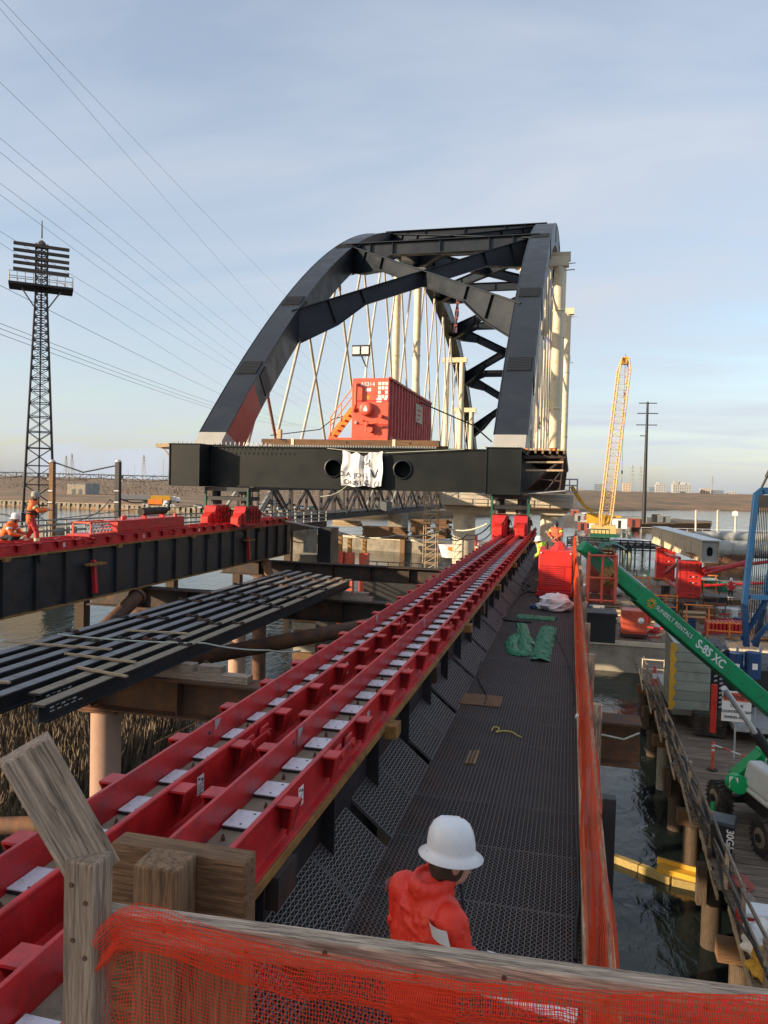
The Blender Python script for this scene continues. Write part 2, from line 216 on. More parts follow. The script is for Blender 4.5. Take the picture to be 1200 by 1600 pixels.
# ------------------------------------------------------------------ mesh builder
def V(*a): return Vector(a)
class MB:
    def __init__(s): s.v = []; s.f = []; s.mi = []; s.cur = 0; s.sm = []
    def add(s, vs, fs, smooth=False):
        k = len(s.v); s.v.extend([tuple(p) for p in vs])
        for f in fs: s.f.append([i+k for i in f]); s.mi.append(s.cur); s.sm.append(smooth)
        return s
    def box(s, x0, x1, y0, y1, z0, z1):
        return s.add([(x0,y0,z0),(x1,y0,z0),(x1,y1,z0),(x0,y1,z0),(x0,y0,z1),(x1,y0,z1),(x1,y1,z1),(x0,y1,z1)],
                     [(0,3,2,1),(4,5,6,7),(0,1,5,4),(1,2,6,5),(2,3,7,6),(3,0,4,7)])
    def frame(s, p, q, up=(0,0,1)):
        p, q = Vector(p), Vector(q); a = (q-p).normalized(); u = Vector(up)
        if abs(a.dot(u.normalized())) > 0.99: u = Vector((0,1,0)) if abs(a.y) < 0.9 else Vector((1,0,0))
        side = a.cross(u).normalized(); u = side.cross(a).normalized()
        return p, q, side, u
    def beam(s, p, q, w, h, up=(0,0,1), h2=None, w2=None):
        p, q, sd, u = s.frame(p, q, up); h2 = h if h2 is None else h2; w2 = w if w2 is None else w2
        P = []
        for c, ww, hh in ((p, w, h), (q, w2, h2)):
            P += [c-sd*ww/2-u*hh/2, c+sd*ww/2-u*hh/2, c+sd*ww/2+u*hh/2, c-sd*ww/2+u*hh/2]
        return s.add(P, [(0,1,2,3)[::-1],(4,5,6,7),(0,1,5,4),(1,2,6,5),(2,3,7,6),(3,0,4,7)])
    def ibeam(s, p, q, w, h, tf=0.04, tw=0.03, up=(0,0,1)):
        p, q, sd, u = s.frame(p, q, up)
        pts = [(-w/2,-h/2),(w/2,-h/2),(w/2,-h/2+tf),(tw/2,-h/2+tf),(tw/2,h/2-tf),(w/2,h/2-tf),(w/2,h/2),(-w/2,h/2),(-w/2,h/2-tf),(-tw/2,h/2-tf),(-tw/2,-h/2+tf),(-w/2,-h/2+tf)]
        P = [p+sd*a+u*b for a, b in pts] + [q+sd*a+u*b for a, b in pts]
        F = [(i, (i+1) % 12, 12+(i+1) % 12, 12+i) for i in range(12)]
        for o, fl in ((0, 1), (12, 0)):
            for g in ((0,1,2,3,10,11), (3,4,9,10), (4,5,6,7,8,9)):
                g = [i+o for i in g]; F.append(g[::-1] if fl else g)
        return s.add(P, F)
    def tube(s, p, q, r, r2=None, n=10, caps=True):
        p, q, sd, u = s.frame(p, q); r2 = r if r2 is None else r2
        P = []
        for c, rr in ((p, r), (q, r2)):
            for i in range(n):
                a = 2*math.pi*i/n; P.append(c + sd*math.cos(a)*rr + u*math.sin(a)*rr)
        s.add(P, [(i, (i+1) % n, n+(i+1) % n, n+i) for i in range(n)], smooth=True)
        if caps: s.add(P, [tuple(range(n))[::-1], tuple(range(n, 2*n))])
        return s
    def path(s, pts, r, n=6):
        pts = [Vector(p) for p in pts]; P = []
        for i, c in enumerate(pts):
            a = (pts[min(i+1, len(pts)-1)] - pts[max(i-1, 0)]).normalized()
            u = Vector((0,0,1)) if abs(a.z) < 0.95 else Vector((1,0,0))
            sd = a.cross(u).normalized(); u = sd.cross(a)
            rr = r[i] if isinstance(r, (list, tuple)) else r
            for k in range(n):
                t = 2*math.pi*k/n; P.append(c + sd*math.cos(t)*rr + u*math.sin(t)*rr)
        F = [(i*n+k, i*n+(k+1) % n, (i+1)*n+(k+1) % n, (i+1)*n+k) for i in range(len(pts)-1) for k in range(n)]
        s.add(P, F, smooth=True); m = len(pts)-1
        return s.add([P[k] for k in range(n)] + [P[m*n+k] for k in range(n)], [tuple(range(n))[::-1], tuple(range(n, 2*n))])
    def prism(s, poly, vec):
        n = len(poly); vec = Vector(vec); P = [Vector(p) for p in poly] + [Vector(p)+vec for p in poly]
        return s.add(P, [tuple(range(n))[::-1], tuple(range(n, 2*n))] + [(i, (i+1) % n, n+(i+1) % n, n+i) for i in range(n)])
    def lathe(s, prof, c=(0,0,0), n=20, axis='Z', sx=1.0, sy=1.0, smooth=True):
        P = []; c = Vector(c)
        for r, h in prof:
            for i in range(n):
                a = 2*math.pi*i/n; x, y = r*math.cos(a)*sx, r*math.sin(a)*sy
                P.append(c + (V(x, y, h) if axis == 'Z' else V(x, h, y) if axis == 'Y' else V(h, x, y)))
        F = [(j*n+i, j*n+(i+1) % n, (j+1)*n+(i+1) % n, (j+1)*n+i) for j in range(len(prof)-1) for i in range(n)]
        if axis == 'Y': F = [f[::-1] for f in F]
        return s.add(P, F, smooth=smooth)
    def sphere(s, c, r, sc=(1,1,1), n=10, m=7):
        c = Vector(c); P = []
        for j in range(m+1):
            t = math.pi*j/m
            for i in range(n):
                a = 2*math.pi*i/n; P.append(c + V(r*sc[0]*math.sin(t)*math.cos(a), r*sc[1]*math.sin(t)*math.sin(a), -r*sc[2]*math.cos(t)))
        return s.add(P, [(j*n+i, j*n+(i+1) % n, (j+1)*n+(i+1) % n, (j+1)*n+i) for j in range(m) for i in range(n)], smooth=True)
    def grid(s, pts, nx, ny, smooth=True):
        return s.add(pts, [(j*nx+i, j*nx+i+1, (j+1)*nx+i+1, (j+1)*nx+i) for j in range(ny-1) for i in range(nx-1)], smooth=smooth)
    def mesh(s, name, mats):
        me = bpy.data.meshes.new(name); me.from_pydata(s.v, [], s.f)
        for m in (mats if isinstance(mats, (list, tuple)) else [mats]): me.materials.append(MATS[m])
        me.polygons.foreach_set('material_index', s.mi); me.polygons.foreach_set('use_smooth', s.sm); me.update()
        return me
    def build(s, name, mats, parent=None, bevel=0.0, kind=None):
        return place(name, s.mesh(name, mats), parent, bevel, kind)
def place(name, me, parent=None, bevel=0.0, kind=None, loc=None):
    o = bpy.data.objects.new(name, me); COL.objects.link(o)
    if loc is not None: o.location = loc
    if parent is not None:
        o.parent = parent; wl = Vector(parent.get('_w', (0,0,0))); o.matrix_parent_inverse = Matrix.Translation(-wl)
        o['_w'] = list(loc) if loc is not None else [0.0, 0.0, 0.0]
    if bevel > 0:
        b = o.modifiers.new('bevel', 'BEVEL'); b.width = bevel; b.segments = 2; b.limit_method = 'ANGLE'
    if kind: o['kind'] = kind
    return o
def tag(o, label=None, cat=None, group=None, kind=None):
    if label: o['label'] = label
    if cat: o['category'] = cat
    if group: o['group'] = group
    if kind: o['kind'] = kind
    return o
def thing(name, label, cat, loc=(0,0,0), group=None):
    o = bpy.data.objects.new(name, None); COL.objects.link(o); o.location = loc; o['_w'] = list(loc); o.empty_display_size = 0.2
    return tag(o, label, cat, group)
def dup(root, loc, rz=0.0, label=None, group=None):
    r = root.copy(); COL.objects.link(r); r.location = loc; r.rotation_euler = (0, 0, rz)
    if label: r['label'] = label
    if group: r['group'] = group
    def rec(src, dst):
        for ch in list(src.children):
            c = ch.copy(); COL.objects.link(c); c.parent = dst; c.matrix_parent_inverse = ch.matrix_parent_inverse.copy(); rec(ch, c)
    rec(root, r)
    return r
TMP = bpy.data.scenes.new('tmp_eval')
def evaluated(o):
    TMP.collection.objects.link(o); vl = TMP.view_layers[0]; vl.update(); dg = vl.depsgraph
    me = bpy.data.meshes.new_from_object(o.evaluated_get(dg)); TMP.collection.objects.unlink(o); return me
def text_mesh(txt, size, mat, origin, xdir, updir, depth=0.004, align='LEFT', bold=0.0):
    cu = bpy.data.curves.new('txt', 'FONT'); cu.body = txt; cu.size = size; cu.extrude = depth; cu.align_x = align; cu.offset = bold
    o = bpy.data.objects.new('txt', cu); me = evaluated(o)
    bpy.data.objects.remove(o); bpy.data.curves.remove(cu)
    xd = Vector(xdir).normalized(); ud = Vector(updir).normalized(); nd = xd.cross(ud)
    for v in me.vertices: v.co = Vector(origin) + xd*v.co.x + ud*v.co.y + nd*v.co.z
    me.materials.clear(); me.materials.append(MATS[mat])
    return me
def remeshed(mb, name, mat, voxel, parent, smooth_it=4, disp=0.0, dscale=8.0):
    o = bpy.data.objects.new(name, mb.mesh(name, mat)); m = o.modifiers.new('r', 'REMESH'); m.mode = 'VOXEL'; m.voxel_size = voxel; m.use_smooth_shade = True
    s = o.modifiers.new('s', 'SMOOTH'); s.iterations = smooth_it; s.factor = 0.5
    me = evaluated(o); bpy.data.objects.remove(o)
    if disp:
        import numpy as np
        k = len(me.vertices); co = np.empty(k*3, 'f'); no = np.empty(k*3, 'f'); me.vertices.foreach_get('co', co); me.vertices.foreach_get('normal', no)
        co = co.reshape(-1, 3); no = no.reshape(-1, 3)
        n = np.array([noise.noise(Vector(c)*dscale) + 0.6*noise.noise(Vector(c)*dscale*2.3+V(5,3,1)) for c in co.tolist()], 'f')
        co += no*(n*disp)[:, None]; me.vertices.foreach_set('co', co.ravel()); me.update()
    for p in me.polygons: p.use_smooth = True
    if not me.materials: me.materials.append(MATS[mat])
    me.name = name
    return place(name, me, parent)
WATER = -12.8; DOCK = -10.0; WALK = -3.45
# ------------------------------------------------------------------ water
def water_mat():
    m = bpy.data.materials.new('water'); m.use_nodes = True; t = m.node_tree; b = t.nodes['Principled BSDF']
    b.inputs['Base Color'].default_value = (0.012, 0.018, 0.018, 1); b.inputs['Roughness'].default_value = 0.06; b.inputs['IOR'].default_value = 1.33
    tc = N(t, 'ShaderNodeTexCoord'); mp = N(t, 'ShaderNodeMapping'); mp.inputs['Scale'].default_value = (1, 0.55, 1); mp.inputs['Rotation'].default_value = (0, 0, R(20)); t.links.new(tc.outputs['Object'], mp.inputs[0])
    n1 = N(t, 'ShaderNodeTexNoise'); n1.inputs['Scale'].default_value = 1.6; n1.inputs['Detail'].default_value = 5; n1.inputs['Distortion'].default_value = 0.6
    n2 = N(t, 'ShaderNodeTexNoise'); n2.inputs['Scale'].default_value = 0.16; n2.inputs['Detail'].default_value = 3
    t.links.new(mp.outputs[0], n1.inputs[0]); t.links.new(mp.outputs[0], n2.inputs[0])
    r = N(t, 'ShaderNodeMapRange'); r.inputs['From Min'].default_value = 0.35; r.inputs['From Max'].default_value = 0.65; r.inputs['To Min'].default_value = 0.35; r.inputs['To Max'].default_value = 1.0
    t.links.new(n2.outputs[0], r.inputs['Value'])
    mu = N(t, 'ShaderNodeMath', operation='MULTIPLY'); t.links.new(n1.outputs[0], mu.inputs[0]); t.links.new(r.outputs[0], mu.inputs[1])
    bp = N(t, 'ShaderNodeBump'); bp.inputs['Strength'].default_value = 0.8; bp.inputs['Distance'].default_value = 0.12
    t.links.new(mu.outputs[0], bp.inputs['Height']); t.links.new(bp.outputs[0], b.inputs['Normal'])
    MATS['water'] = m
water_mat()
m = MB(); m.add([(-9000,-400,WATER),(9000,-400,WATER),(9000,12000,WATER),(-9000,12000,WATER)], [(0,1,2,3)])
tag(m.build('water', 'water'), 'grey rippled river water under the bridge works', kind='structure')
pm('land', (0.23, 0.135, 0.075), 0.95, 0, 0.5, 0.08, dirt=(0.075, 0.068, 0.036), dirt_amt=0.75, dscale=0.03, bump=0, rnd=0)
pm('mud', (0.13, 0.10, 0.07), 0.95, 0, 0.3, 0.4, dirt=(0.06, 0.05, 0.035), dirt_amt=0.5, dscale=0.3, bump=0.2, bscale=2, rnd=0)

# ------------------------------------------------------------------ far land
def lerp_tab(tab, x):
    if x <= tab[0][0]: return tab[0][1]
    for (a, b), (c, d) in zip(tab, tab[1:]):
        if x <= c: return b + (d-b)*(x-a)/(c-a)
    return tab[-1][1]
SHORE = [(-900, 770), (-300, 781), (0, 790), (280, 801), (450, 806), (600, 809), (760, 806), (890, 799), (1050, 797), (1250, 801), (1700, 812), (2100, 825)]
def shore_pt(x): return at_z(x, lerp_tab(SHORE, x), WATER)
LF = [1.0, 1.003, 1.04, 1.12, 1.25, 1.45, 1.75, 2.2, 3.0, 5.0, 9.0, 16.0]
xs = [-900 + i*20 for i in range(151)]
P = []
for k in LF:
    for x in xs:
        p = shore_pt(x)*k; rt = min(1, max(0, (x-700)/180.0))
        zl = -12.9 if k == 1.0 else -10.4 + (k-1)*1.2
        zr = -12.9 if k == 1.0 else (-12.4 if k < 1.01 else -1.0 - 10.5*math.exp(-(k-1.0)*2.2) + 1.3*noise.noise(V(p.x*0.006, p.y*0.006, 1)))
        z = zl*(1-rt) + zr*rt
        if k > 4: z = min(z, -1.5)
        P.append((p.x, p.y, z))
m = MB(); m.grid(P, len(xs), len(LF))
tag(m.build('land', 'land'), 'flat brown marsh land beyond the water', kind='structure')

# bare brown trees that read as one mass
rs = random.Random(3); m = MB()
def twig_tree(c, h, wd, n):
    for i in range(n):
        z = h*(0.05+0.95*rs.random()**1.25); rr = wd*(1.05-(z/h)**2*0.75)*rs.random()**0.6; a = rs.random()*6.283
        p = c + V(math.cos(a)*rr, math.sin(a)*rr, z); s = h*0.10*(0.5+rs.random())
        q = p + V(rs.uniform(-1,1)*s, rs.uniform(-1,1)*s, s*rs.uniform(0.4,1.6)); sd = V(rs.uniform(-1,1), rs.uniform(-1,1), rs.uniform(-.2,.2))*s*0.32
        m.add([p, q, p+sd], [(0,1,2)])
for i in range(420):
    x = rs.uniform(-420, 700); k = rs.choice((1.32, 1.4, 1.55, 1.7, 1.9, 2.1)) + rs.uniform(-.05, .05)
    c = shore_pt(x)*k; c.z = -10.6 + (k-1)*1.2
    twig_tree(c, rs.uniform(4.5, 11)*(0.6+0.35*k), rs.uniform(3, 8), 34)
for i in range(620):
    x = rs.uniform(860, 1350); k = rs.choice((1.01, 1.02, 1.1, 1.2, 1.35, 1.5, 1.75, 2.0, 2.4))
    c = shore_pt(x)*k; c.z = (-12.6 if k < 1.1 else -1.2 - 10.5*math.exp(-(k-1.0)*2.2))
    twig_tree(c, rs.uniform(1.8, 4.2)*(.6+.4*k), rs.uniform(6, 15), 34)
tag(m.build('bare_woodland', 'twig'), 'bare brown winter woodland along the far shore', 'woodland', kind='stuff')

# sheet pile wall along the left shore
wl = thing('sheet_pile_wall', 'pale ribbed sheet pile wall along the far left shore', 'wall', tuple(at_z(150, 796, WATER)))
m = MB(); mc = MB()
pa, pb = at_z(-160, 783, WATER)*.985, at_z(470, 807.5, WATER)*.985; pa.z = pb.z = WATER
dv = (pb-pa); L = dv.length; dv.normalize(); sd = V(dv.y, -dv.x, 0); k = 0.0; i = 0
while k < L:
    a = pa + dv*k; o = sd*(0.35 if i % 2 else 0)
    m.beam(a+o+V(0,0,1.15-0.2), a+o+dv*1.35+V(0,0,1.15-0.2), 0.5, 2.5, up=(0,0,1)); k += 2.3; i += 1
m.build('sheet_piles', 'concrete_old', wl, kind='stuff')
mc.beam(pa+V(0,0,2.15)-sd*0.2, pb+V(0,0,2.15)-sd*0.2, 1.0, 0.35); mc.build('cap_beam', 'concrete_old', wl)
mc = MB(); mc.beam(pa+V(0,0,0.9)-sd*0.5, pb+V(0,0,0.9)-sd*0.5, 0.3, 2.6); mc.build('backing', 'rust', wl)

# warehouse
def warehouse():
    p = at_d(119, 773, 438); q = at_d(133, 773.3, 438); c = at_d(155, 772, 452)
    a = at_d(105, 772.3, 436)
    t = thing('warehouse', 'small pale metal warehouse on the far left shore', 'warehouse', tuple(a))
    e1 = V(q.x-a.x, q.y-a.y, 0); e2 = V(c.x-q.x, c.y-q.y, 0)*1.0; h = 6.6; z = -10.3
    b = [V(a.x,a.y,z), V(q.x,q.y,z), V(c.x,c.y,z), V(a.x+e2.x, a.y+e2.y, z)]
    m = MB(); m.prism(b, (0,0,h)); m.build('wall', 'cream', t)
    m = MB(); m.prism([b[1]+V(0.1,-0.1,0.05), b[2]+V(0.1,-0.1,0.05), b[2]+V(0.1,-0.1,h-0.05), b[1]+V(0.1,-0.1,h-0.05)], V(e1.x,e1.y,0).normalized()*0.12); m.build('cladding', 'far_pale', t)
    m = MB(); cen = sum(b, V(0,0,0))/4; m.prism([cen+(v-cen)*1.03+V(0,0,h) for v in b], (0,0,0.35)); m.build('roof', 'grey', t)
    for k in (0.25, 0.62):
        d0 = b[0].lerp(b[1], k); m = MB(); m.prism([d0, d0+e1*0.16, d0+e1*0.16+V(0,0,3.4), d0+V(0,0,3.4)], V(-e2.x,-e2.y,0).normalized()*0.15); m.build('door', 'grey', t)
    m = MB(); m.box(c.x-7, c.x-3, c.y-16, c.y-12, -10.3, -7.6)
    tag(m.build('shed', 'primer_red'), 'small rust red shed beside the far warehouse', 'shed')
warehouse()

# far vehicles: trucks and trailers in the yard, cars behind the old truss bridge
def vehicle(kind, px, py, D, yaw, mat, label, group):
    p = at_d(px, py, D); t = thing({'truck': 'parked_truck', 'car': 'parked_car', 'trailer': 'parked_trailer'}[kind], label, kind, tuple(p), group)
    L, W, H = {'truck': (7.5, 2.5, 2.9), 'car': (4.6, 1.9, 1.55), 'trailer': (12, 2.5, 2.9)}[kind]
    c, s = math.cos(yaw), math.sin(yaw)
    def T(x, y, z): return p + V(c*x-s*y, s*x+c*y, z)
    def bx(mm, x0, x1, y0, y1, z0, z1, tap=0):
        mm.add([T(x0,y0,z0),T(x1,y0,z0),T(x1,y1,z0),T(x0,y1,z0),T(x0+tap,y0+tap*.3,z1),T(x1-tap,y0+tap*.3,z1),T(x1-tap,y1-tap*.3,z1),T(x0+tap,y1-tap*.3,z1)], [(0,3,2,1),(4,5,6,7),(0,1,5,4),(1,2,6,5),(2,3,7,6),(3,0,4,7)])
    if kind == 'car':
        m = MB(); bx(m, -L/2, L/2, -W/2, W/2, 0.3, 0.95, 0.1); m.build('body', mat, t)
        m = MB(); bx(m, -1.5, 1.2, -W/2+.08, W/2-.08, 0.95, H, 0.45); m.build('cabin', 'glass', t)
    else:
        m = MB(); bx(m, -L/2, L/2-(1.9 if kind == 'truck' else 0), -W/2, W/2, 0.9, H); m.build('box', mat, t)
        m = MB(); bx(m, -L/2, L/2, -W/2+.3, W/2-.3, 0.55, 0.85); m.build('chassis', 'dark', t)
        if kind == 'truck':
            m = MB(); bx(m, L/2-1.8, L/2, -W/2+.1, W/2-.1, 0.6, 2.5, 0.25); m.build('cab', 'white', t)
    for wx in ((-L/2+.9, L/2-.9) if kind != 'trailer' else (-L/2+1.2, -L/2+2.4, L/2-2)):
        for wy in (-W/2, W/2):
            a = T(wx, wy-.12, 0.4); b = T(wx, wy+.12, 0.4); m = MB(); m.tube(a, b, 0.42, n=8); m.build('wheel', 'rubber', t)
vehicle('trailer', 212, 783.5, 330, 0.5, 'far_pale', 'grey box trailer, leftmost in the far yard', 'yard vehicles')
vehicle('trailer', 244, 784.5, 332, 0.4, 'yellow', 'tan yellow box trailer in the far yard', 'yard vehicles')
vehicle('truck', 268, 785.5, 335, 0.3, 'white', 'white truck beside the tan trailer in the far yard', 'yard vehicles')
vehicle('truck', 247, 791.5, 300, 0.3, 'orange', 'orange truck at the edge of the far yard wall', 'yard vehicles')
vehicle('car', 232, 791, 300, 0.4, 'white', 'white car just left of the orange truck in the far yard', 'yard vehicles')
vehicle('car', 264, 792, 298, 0.2, 'white', 'white car just right of the orange truck in the far yard', 'yard vehicles')
for i, (px, py, mat, cn_) in enumerate([(312,794,'white','white'),(330,795,'far_pale','grey'),(408,793,'white','white'),(418,798,'white','white'),(430,792,'far_pale','silver'),(441,797,'white','white'),(452,791,'dark','black'),(424,788,'white','white'),(470,796,'white','white'),(486,797,'far_pale','grey')]):
    vehicle('car', px, py, 290, 0.2+0.1*i, mat, 'parked car in the lot seen behind the old truss bridge', 'cars parked behind the old truss bridge')

# far highway truss bridge
hb = thing('highway_bridge', 'long steel truss highway bridge on the far left horizon', 'bridge', tuple(at_d(100, 750, 1300)))
a, b = at_d(-420, 730, 1300), at_d(720, 755, 1500); a.z = 5.0; b.z = 6.0
m = MB(); m.beam(a, b, 14, 2.0); m.build('deck', 'far_steel', hb)
m = MB(); n = 70; dv = b-a
for i in range(n):
    p = a+dv*(i/n); q = a+dv*((i+1)/n); d0 = 6+5*abs(math.sin(math.pi*i/7.0+.9)); d1 = 6+5*abs(math.sin(math.pi*(i+1)/7.0+.9))
    m.beam(p-V(0,0,d0), q-V(0,0,d1), 1.2, 1.2); m.beam(p, p-V(0,0,d0), .8, .8); m.beam(p-V(0,0,d0) if i % 2 else p, q if i % 2 else q-V(0,0,d1), .8, .8)
m.build('truss', 'far_steel', hb)
for i in range(0, n, 7):
    p = a+dv*(i/n); m = MB(); m.beam(p-V(0,0,1), V(p.x, p.y, -10.5), 4, 3); m.build('pier', 'far_pale', hb)

# transmission towers and poles far away
def pylon(px, py_base, py_top, D, label, grp='far transmission towers'):
    b = at_d(px, py_base, D); h = (py_base-py_top)/FPX*D; t = thing('transmission_tower', label, 'tower', tuple(b), grp); w0 = h*0.09; m = MB()
    for sx in (-1, 1):
        for sy in (-1, 1): m.beam(b+V(sx*w0, sy*w0, 0), b+V(sx*.5, sy*.5, h), .55, .55)
    for k in range(7):
        z0, z1 = h*k/7, h*(k+1)/7; w1 = w0*(1-k/7)+.5*k/7; w2 = w0*(1-(k+1)/7)+.5*(k+1)/7
        m.beam(b+V(-w1,0,z0), b+V(w2,0,z1), .35, .35); m.beam(b+V(w1,0,z0), b+V(-w2,0,z1), .35, .35)
    m.build('lattice', 'far_pale', t)
    for z in (.66, .78, .9):
        m = MB(); m.beam(b+V(-h*.13,0,h*z), b+V(h*.13,0,h*z), .5, .7); m.build('cross_arm', 'far_pale', t)
pylon(103, 745, 712, 1500, 'left of two close lattice pylons on the left horizon')
pylon(112, 746, 709, 1450, 'right of two close lattice pylons on the left horizon')
pylon(224, 750, 711, 1400, 'lone lattice pylon on the horizon left of the bridge girder')
pylon(987, 770, 727, 1600, 'lattice pylon just left of the black pole on the right horizon')
pylon(1000, 770, 728, 1650, 'lattice pylon close behind the black pole on the right horizon')
pylon(1112, 772, 744, 1900, 'small lattice pylon above the marsh at far right')
for px, top in ((55,742),(160,738),(210,726),(255,717),(263,735),(200,735)):
    b = at_d(px, 764, 700); h = (764-top)/FPX*700; m = MB(); m.tube(b, b+V(0,0,h), .22, .14, n=6)
    m.beam(b+V(-1.4,0,h*.93), b+V(1.4,0,h*.93), .15, .2)
    tag(m.build('utility_pole', 'far_pale'), 'thin far utility pole, '+{55: 'leftmost above the left trees', 160: 'just left of the dark lone timber post', 210: 'second right of the dark lone timber post', 255: 'tallest, close to the girder end', 263: 'nearest the girder end', 200: 'just right of the dark lone timber post'}[px], 'pole', 'far utility poles')

# skyline on the right
def office(px, py, wpx, hpx, D, mat, label, extra=()):
    b = at_d(px, py, D); k = D/FPX; t = thing('office_building', label, 'building', tuple(b), 'skyline buildings'); W, H = wpx*k, hpx*k
    m = MB(); m.box(b.x-W/2, b.x+W/2, b.y, b.y+W*.8, b.z-8, b.z+H); m.build('wall', mat, t)
    nf = max(3, int(H/4.5)); nb = max(3, int(W/6)); mm = MB()
    for i in range(nf):
        for j in range(nb): mm.box(b.x-W/2+W*(j+.2)/nb, b.x-W/2+W*(j+.8)/nb, b.y-.25, b.y-.02, b.z+H*(i+.3)/nf, b.z+H*(i+.75)/nf)
    mm.build('windows', 'far_steel', t, kind='stuff')
    m = MB(); m.box(b.x-W*.2, b.x+W*.25, b.y+W*.1, b.y+W*.5, b.z+H, b.z+H*1.12); m.build('roof_block', 'far_pale', t)
    for (fx, fw, fh) in extra:
        m = MB(); m.box(b.x+W*(fx-.5), b.x+W*(fx+fw-.5), b.y+W*.05, b.y+W*.6, b.z+H*.98, b.z+H*(1+fh)); m.build('upper_block', mat, t)
pm('b_blue', (0.20, 0.25, 0.32), 0.5, 0, .1, .01, bump=0); pm('b_cream', (0.55, 0.42, 0.32), 0.8, 0, .1, .01, bump=0); pm('b_white', (0.38, 0.39, 0.40), 0.8, 0, .1, .01, bump=0)
office(935, 768, 13, 12, 2200, 'b_blue', 'low blue grey office block left of the yellow crane boom')
office(979, 771, 12, 16, 2150, 'b_cream', 'cream tower block between the crane boom and the black pole')
office(1019, 771, 10, 10, 2300, 'b_blue', 'small blue grey block just right of the black pole')
office(1032, 771, 15, 14, 2200, 'b_white', 'white office block right of the black pole', ((.1, .35, .25),))
office(1065, 772, 26, 15, 2250, 'b_white', 'largest pale stepped office complex on the right skyline', ((.05, .25, .35), (.4, .3, .25), (.78, .2, .12)))
office(1102, 772, 14, 8, 2300, 'b_cream', 'low cream block right of the stepped office complex')
office(1122, 773, 16, 7, 2300, 'b_blue', 'low blue grey block at the right end of the skyline')
office(1145, 773, 12, 5, 2300, 'b_white', 'smallest white block at the right end of the skyline')
office(905, 768, 14, 5, 2400, 'b_white', 'low white block at the left end of the right skyline')
office(957, 769, 10, 7, 2400, 'b_white', 'low white block right behind the yellow crane boom')

# spoil bank in the right hand water and clutter on it
P = []; nx = 40
pl = [(870, 812), (960, 812), (1050, 818), (1112, 824)]
for j in range(7):
    for i in range(nx):
        f = i/(nx-1); x = 850+f*262; c = at_z(x, 826-4*math.sin(f*3), WATER); d = c.normalized(); h = max(0.0, math.sin(math.pi*j/6))*(2.4*(1-f)**0.6+.4+0.9*noise.noise(V(i*.6, j*.8, 2)))
        p = c + V(d.x, d.y, 0)*(j*16-4); P.append((p.x, p.y, WATER-0.2+h))
m = MB(); m.grid(P, nx, 7); tag(m.build('spoil_bank', 'mud'), 'low dark spoil bank reaching into the right hand water', kind='structure')
wl2 = thing('timber_bulkhead', 'row of short timber piles edging the spoil bank', 'bulkhead', tuple(at_z(1050, 822, WATER))); m = MB()
for i in range(60):
    p = at_z(985+i*2.1, 827-.02*i, WATER); m.beam(p, p+V(0,0,1.9+.3*rs.random()), .55, .55)
m.build('short_piles', 'wood_brown_z', wl2, kind='stuff')
# ------------------------------------------------------------------ the tied arch bridge on its skid tracks
XL, XR, BY0, BL = -19.7, -3.1, 38.4, 122.0
def rib_z(t): return 2.0 + 27.1*(1-abs(2*t-1)**2.2)
def rib_pt(X, t): return V(X, BY0+BL*t, rib_z(t))
def rib_tan(t): d = 0.002; return (V(0, BL*2*d, rib_z(min(1, t+d))-rib_z(max(0, t-d)))).normalized()
br = thing('arch_bridge', 'dark grey steel tied arch bridge span resting on red skid shoes', 'bridge', (-11.15, 60, -0.3))
def hole_plate(m, x0, x1, y, z0, z1, holes, th, r):
    edges = [x0]
    for h in holes: edges += [h-(z1-z0)/2, h+(z1-z0)/2]
    edges.append(x1)
    for i in range(0, len(edges)-1, 2): m.box(edges[i], edges[i+1], y, y+th, z0, z1)
    for h in holes:
        hw = (z1-z0)/2; zc = (z0+z1)/2; n = 40; A = []; B = []
        for i in range(n):
            a = 2*math.pi*i/n; c, s = math.cos(a), math.sin(a); k = hw/max(abs(c), abs(s))
            A.append((h+c*k, y, zc+s*k)); B.append((h+c*r, y, zc+s*r))
        m.add(A+B, [(i, (i+1) % n, n+(i+1) % n, n+i) for i in range(n)])
        C = [(p[0], y+.5, p[2]) for p in B]; m.add(B+C, [(i, (i+1) % n, n+(i+1) % n, n+i) for i in range(n)], smooth=True)
GZ0, GZ1 = -0.28, 1.93
H1, H2 = at_y(521, 732, 38.3).x, at_y(629, 734, 38.3).x
m = MB(); hole_plate(m, -19.4, -4.1, 38.3, GZ0+.06, GZ1-.06, (H1, H2), .05, .46)
m.box(-19.4, -4.1, 39.2, 39.3, GZ0+.06, GZ1-.06); fb = m.build('end_floor_beam', 'arch_green', br)
m = MB(); m.box(-19.4, -4.1, 38.22, 39.4, GZ1-.06, GZ1); m.box(-19.4, -4.1, 38.22, 39.4, GZ0, GZ0+.06); m.build('flange', 'arch_green', fb)
for h in (H1, H2):
    m = MB(); m.lathe([(.44, 38.24), (.52, 38.24), (.52, 38.32), (.44, 38.32)], (h, 0, (GZ0+GZ1)/2), 32, 'Y'); m.build('hole_rim', 'arch', fb)
# tie girders with their end blocks
for X, x0, x1 in ((XL, -21.25, -19.4), (XR, -4.1, -2.35)):
    m = MB(); m.box(x0+.04, x1-.04, 37.1, BY0+BL+1, GZ0, GZ1); tg = m.build('tie_girder', 'arch_green', br)
    m = MB(); m.box(x0, x1, 37.04, BY0+BL+1, GZ1+.002, GZ1+.05); m.box(x0, x1, 37.04, BY0+BL+1, GZ0-.05, GZ0-.002); m.build('flange', 'arch_green', tg)
    m = MB()
    for xx in (x0+.02, x1-.06): m.box(xx, xx+.04, 37.05, 37.098, GZ0, GZ1)
    m.build('stiffener', 'arch', tg)
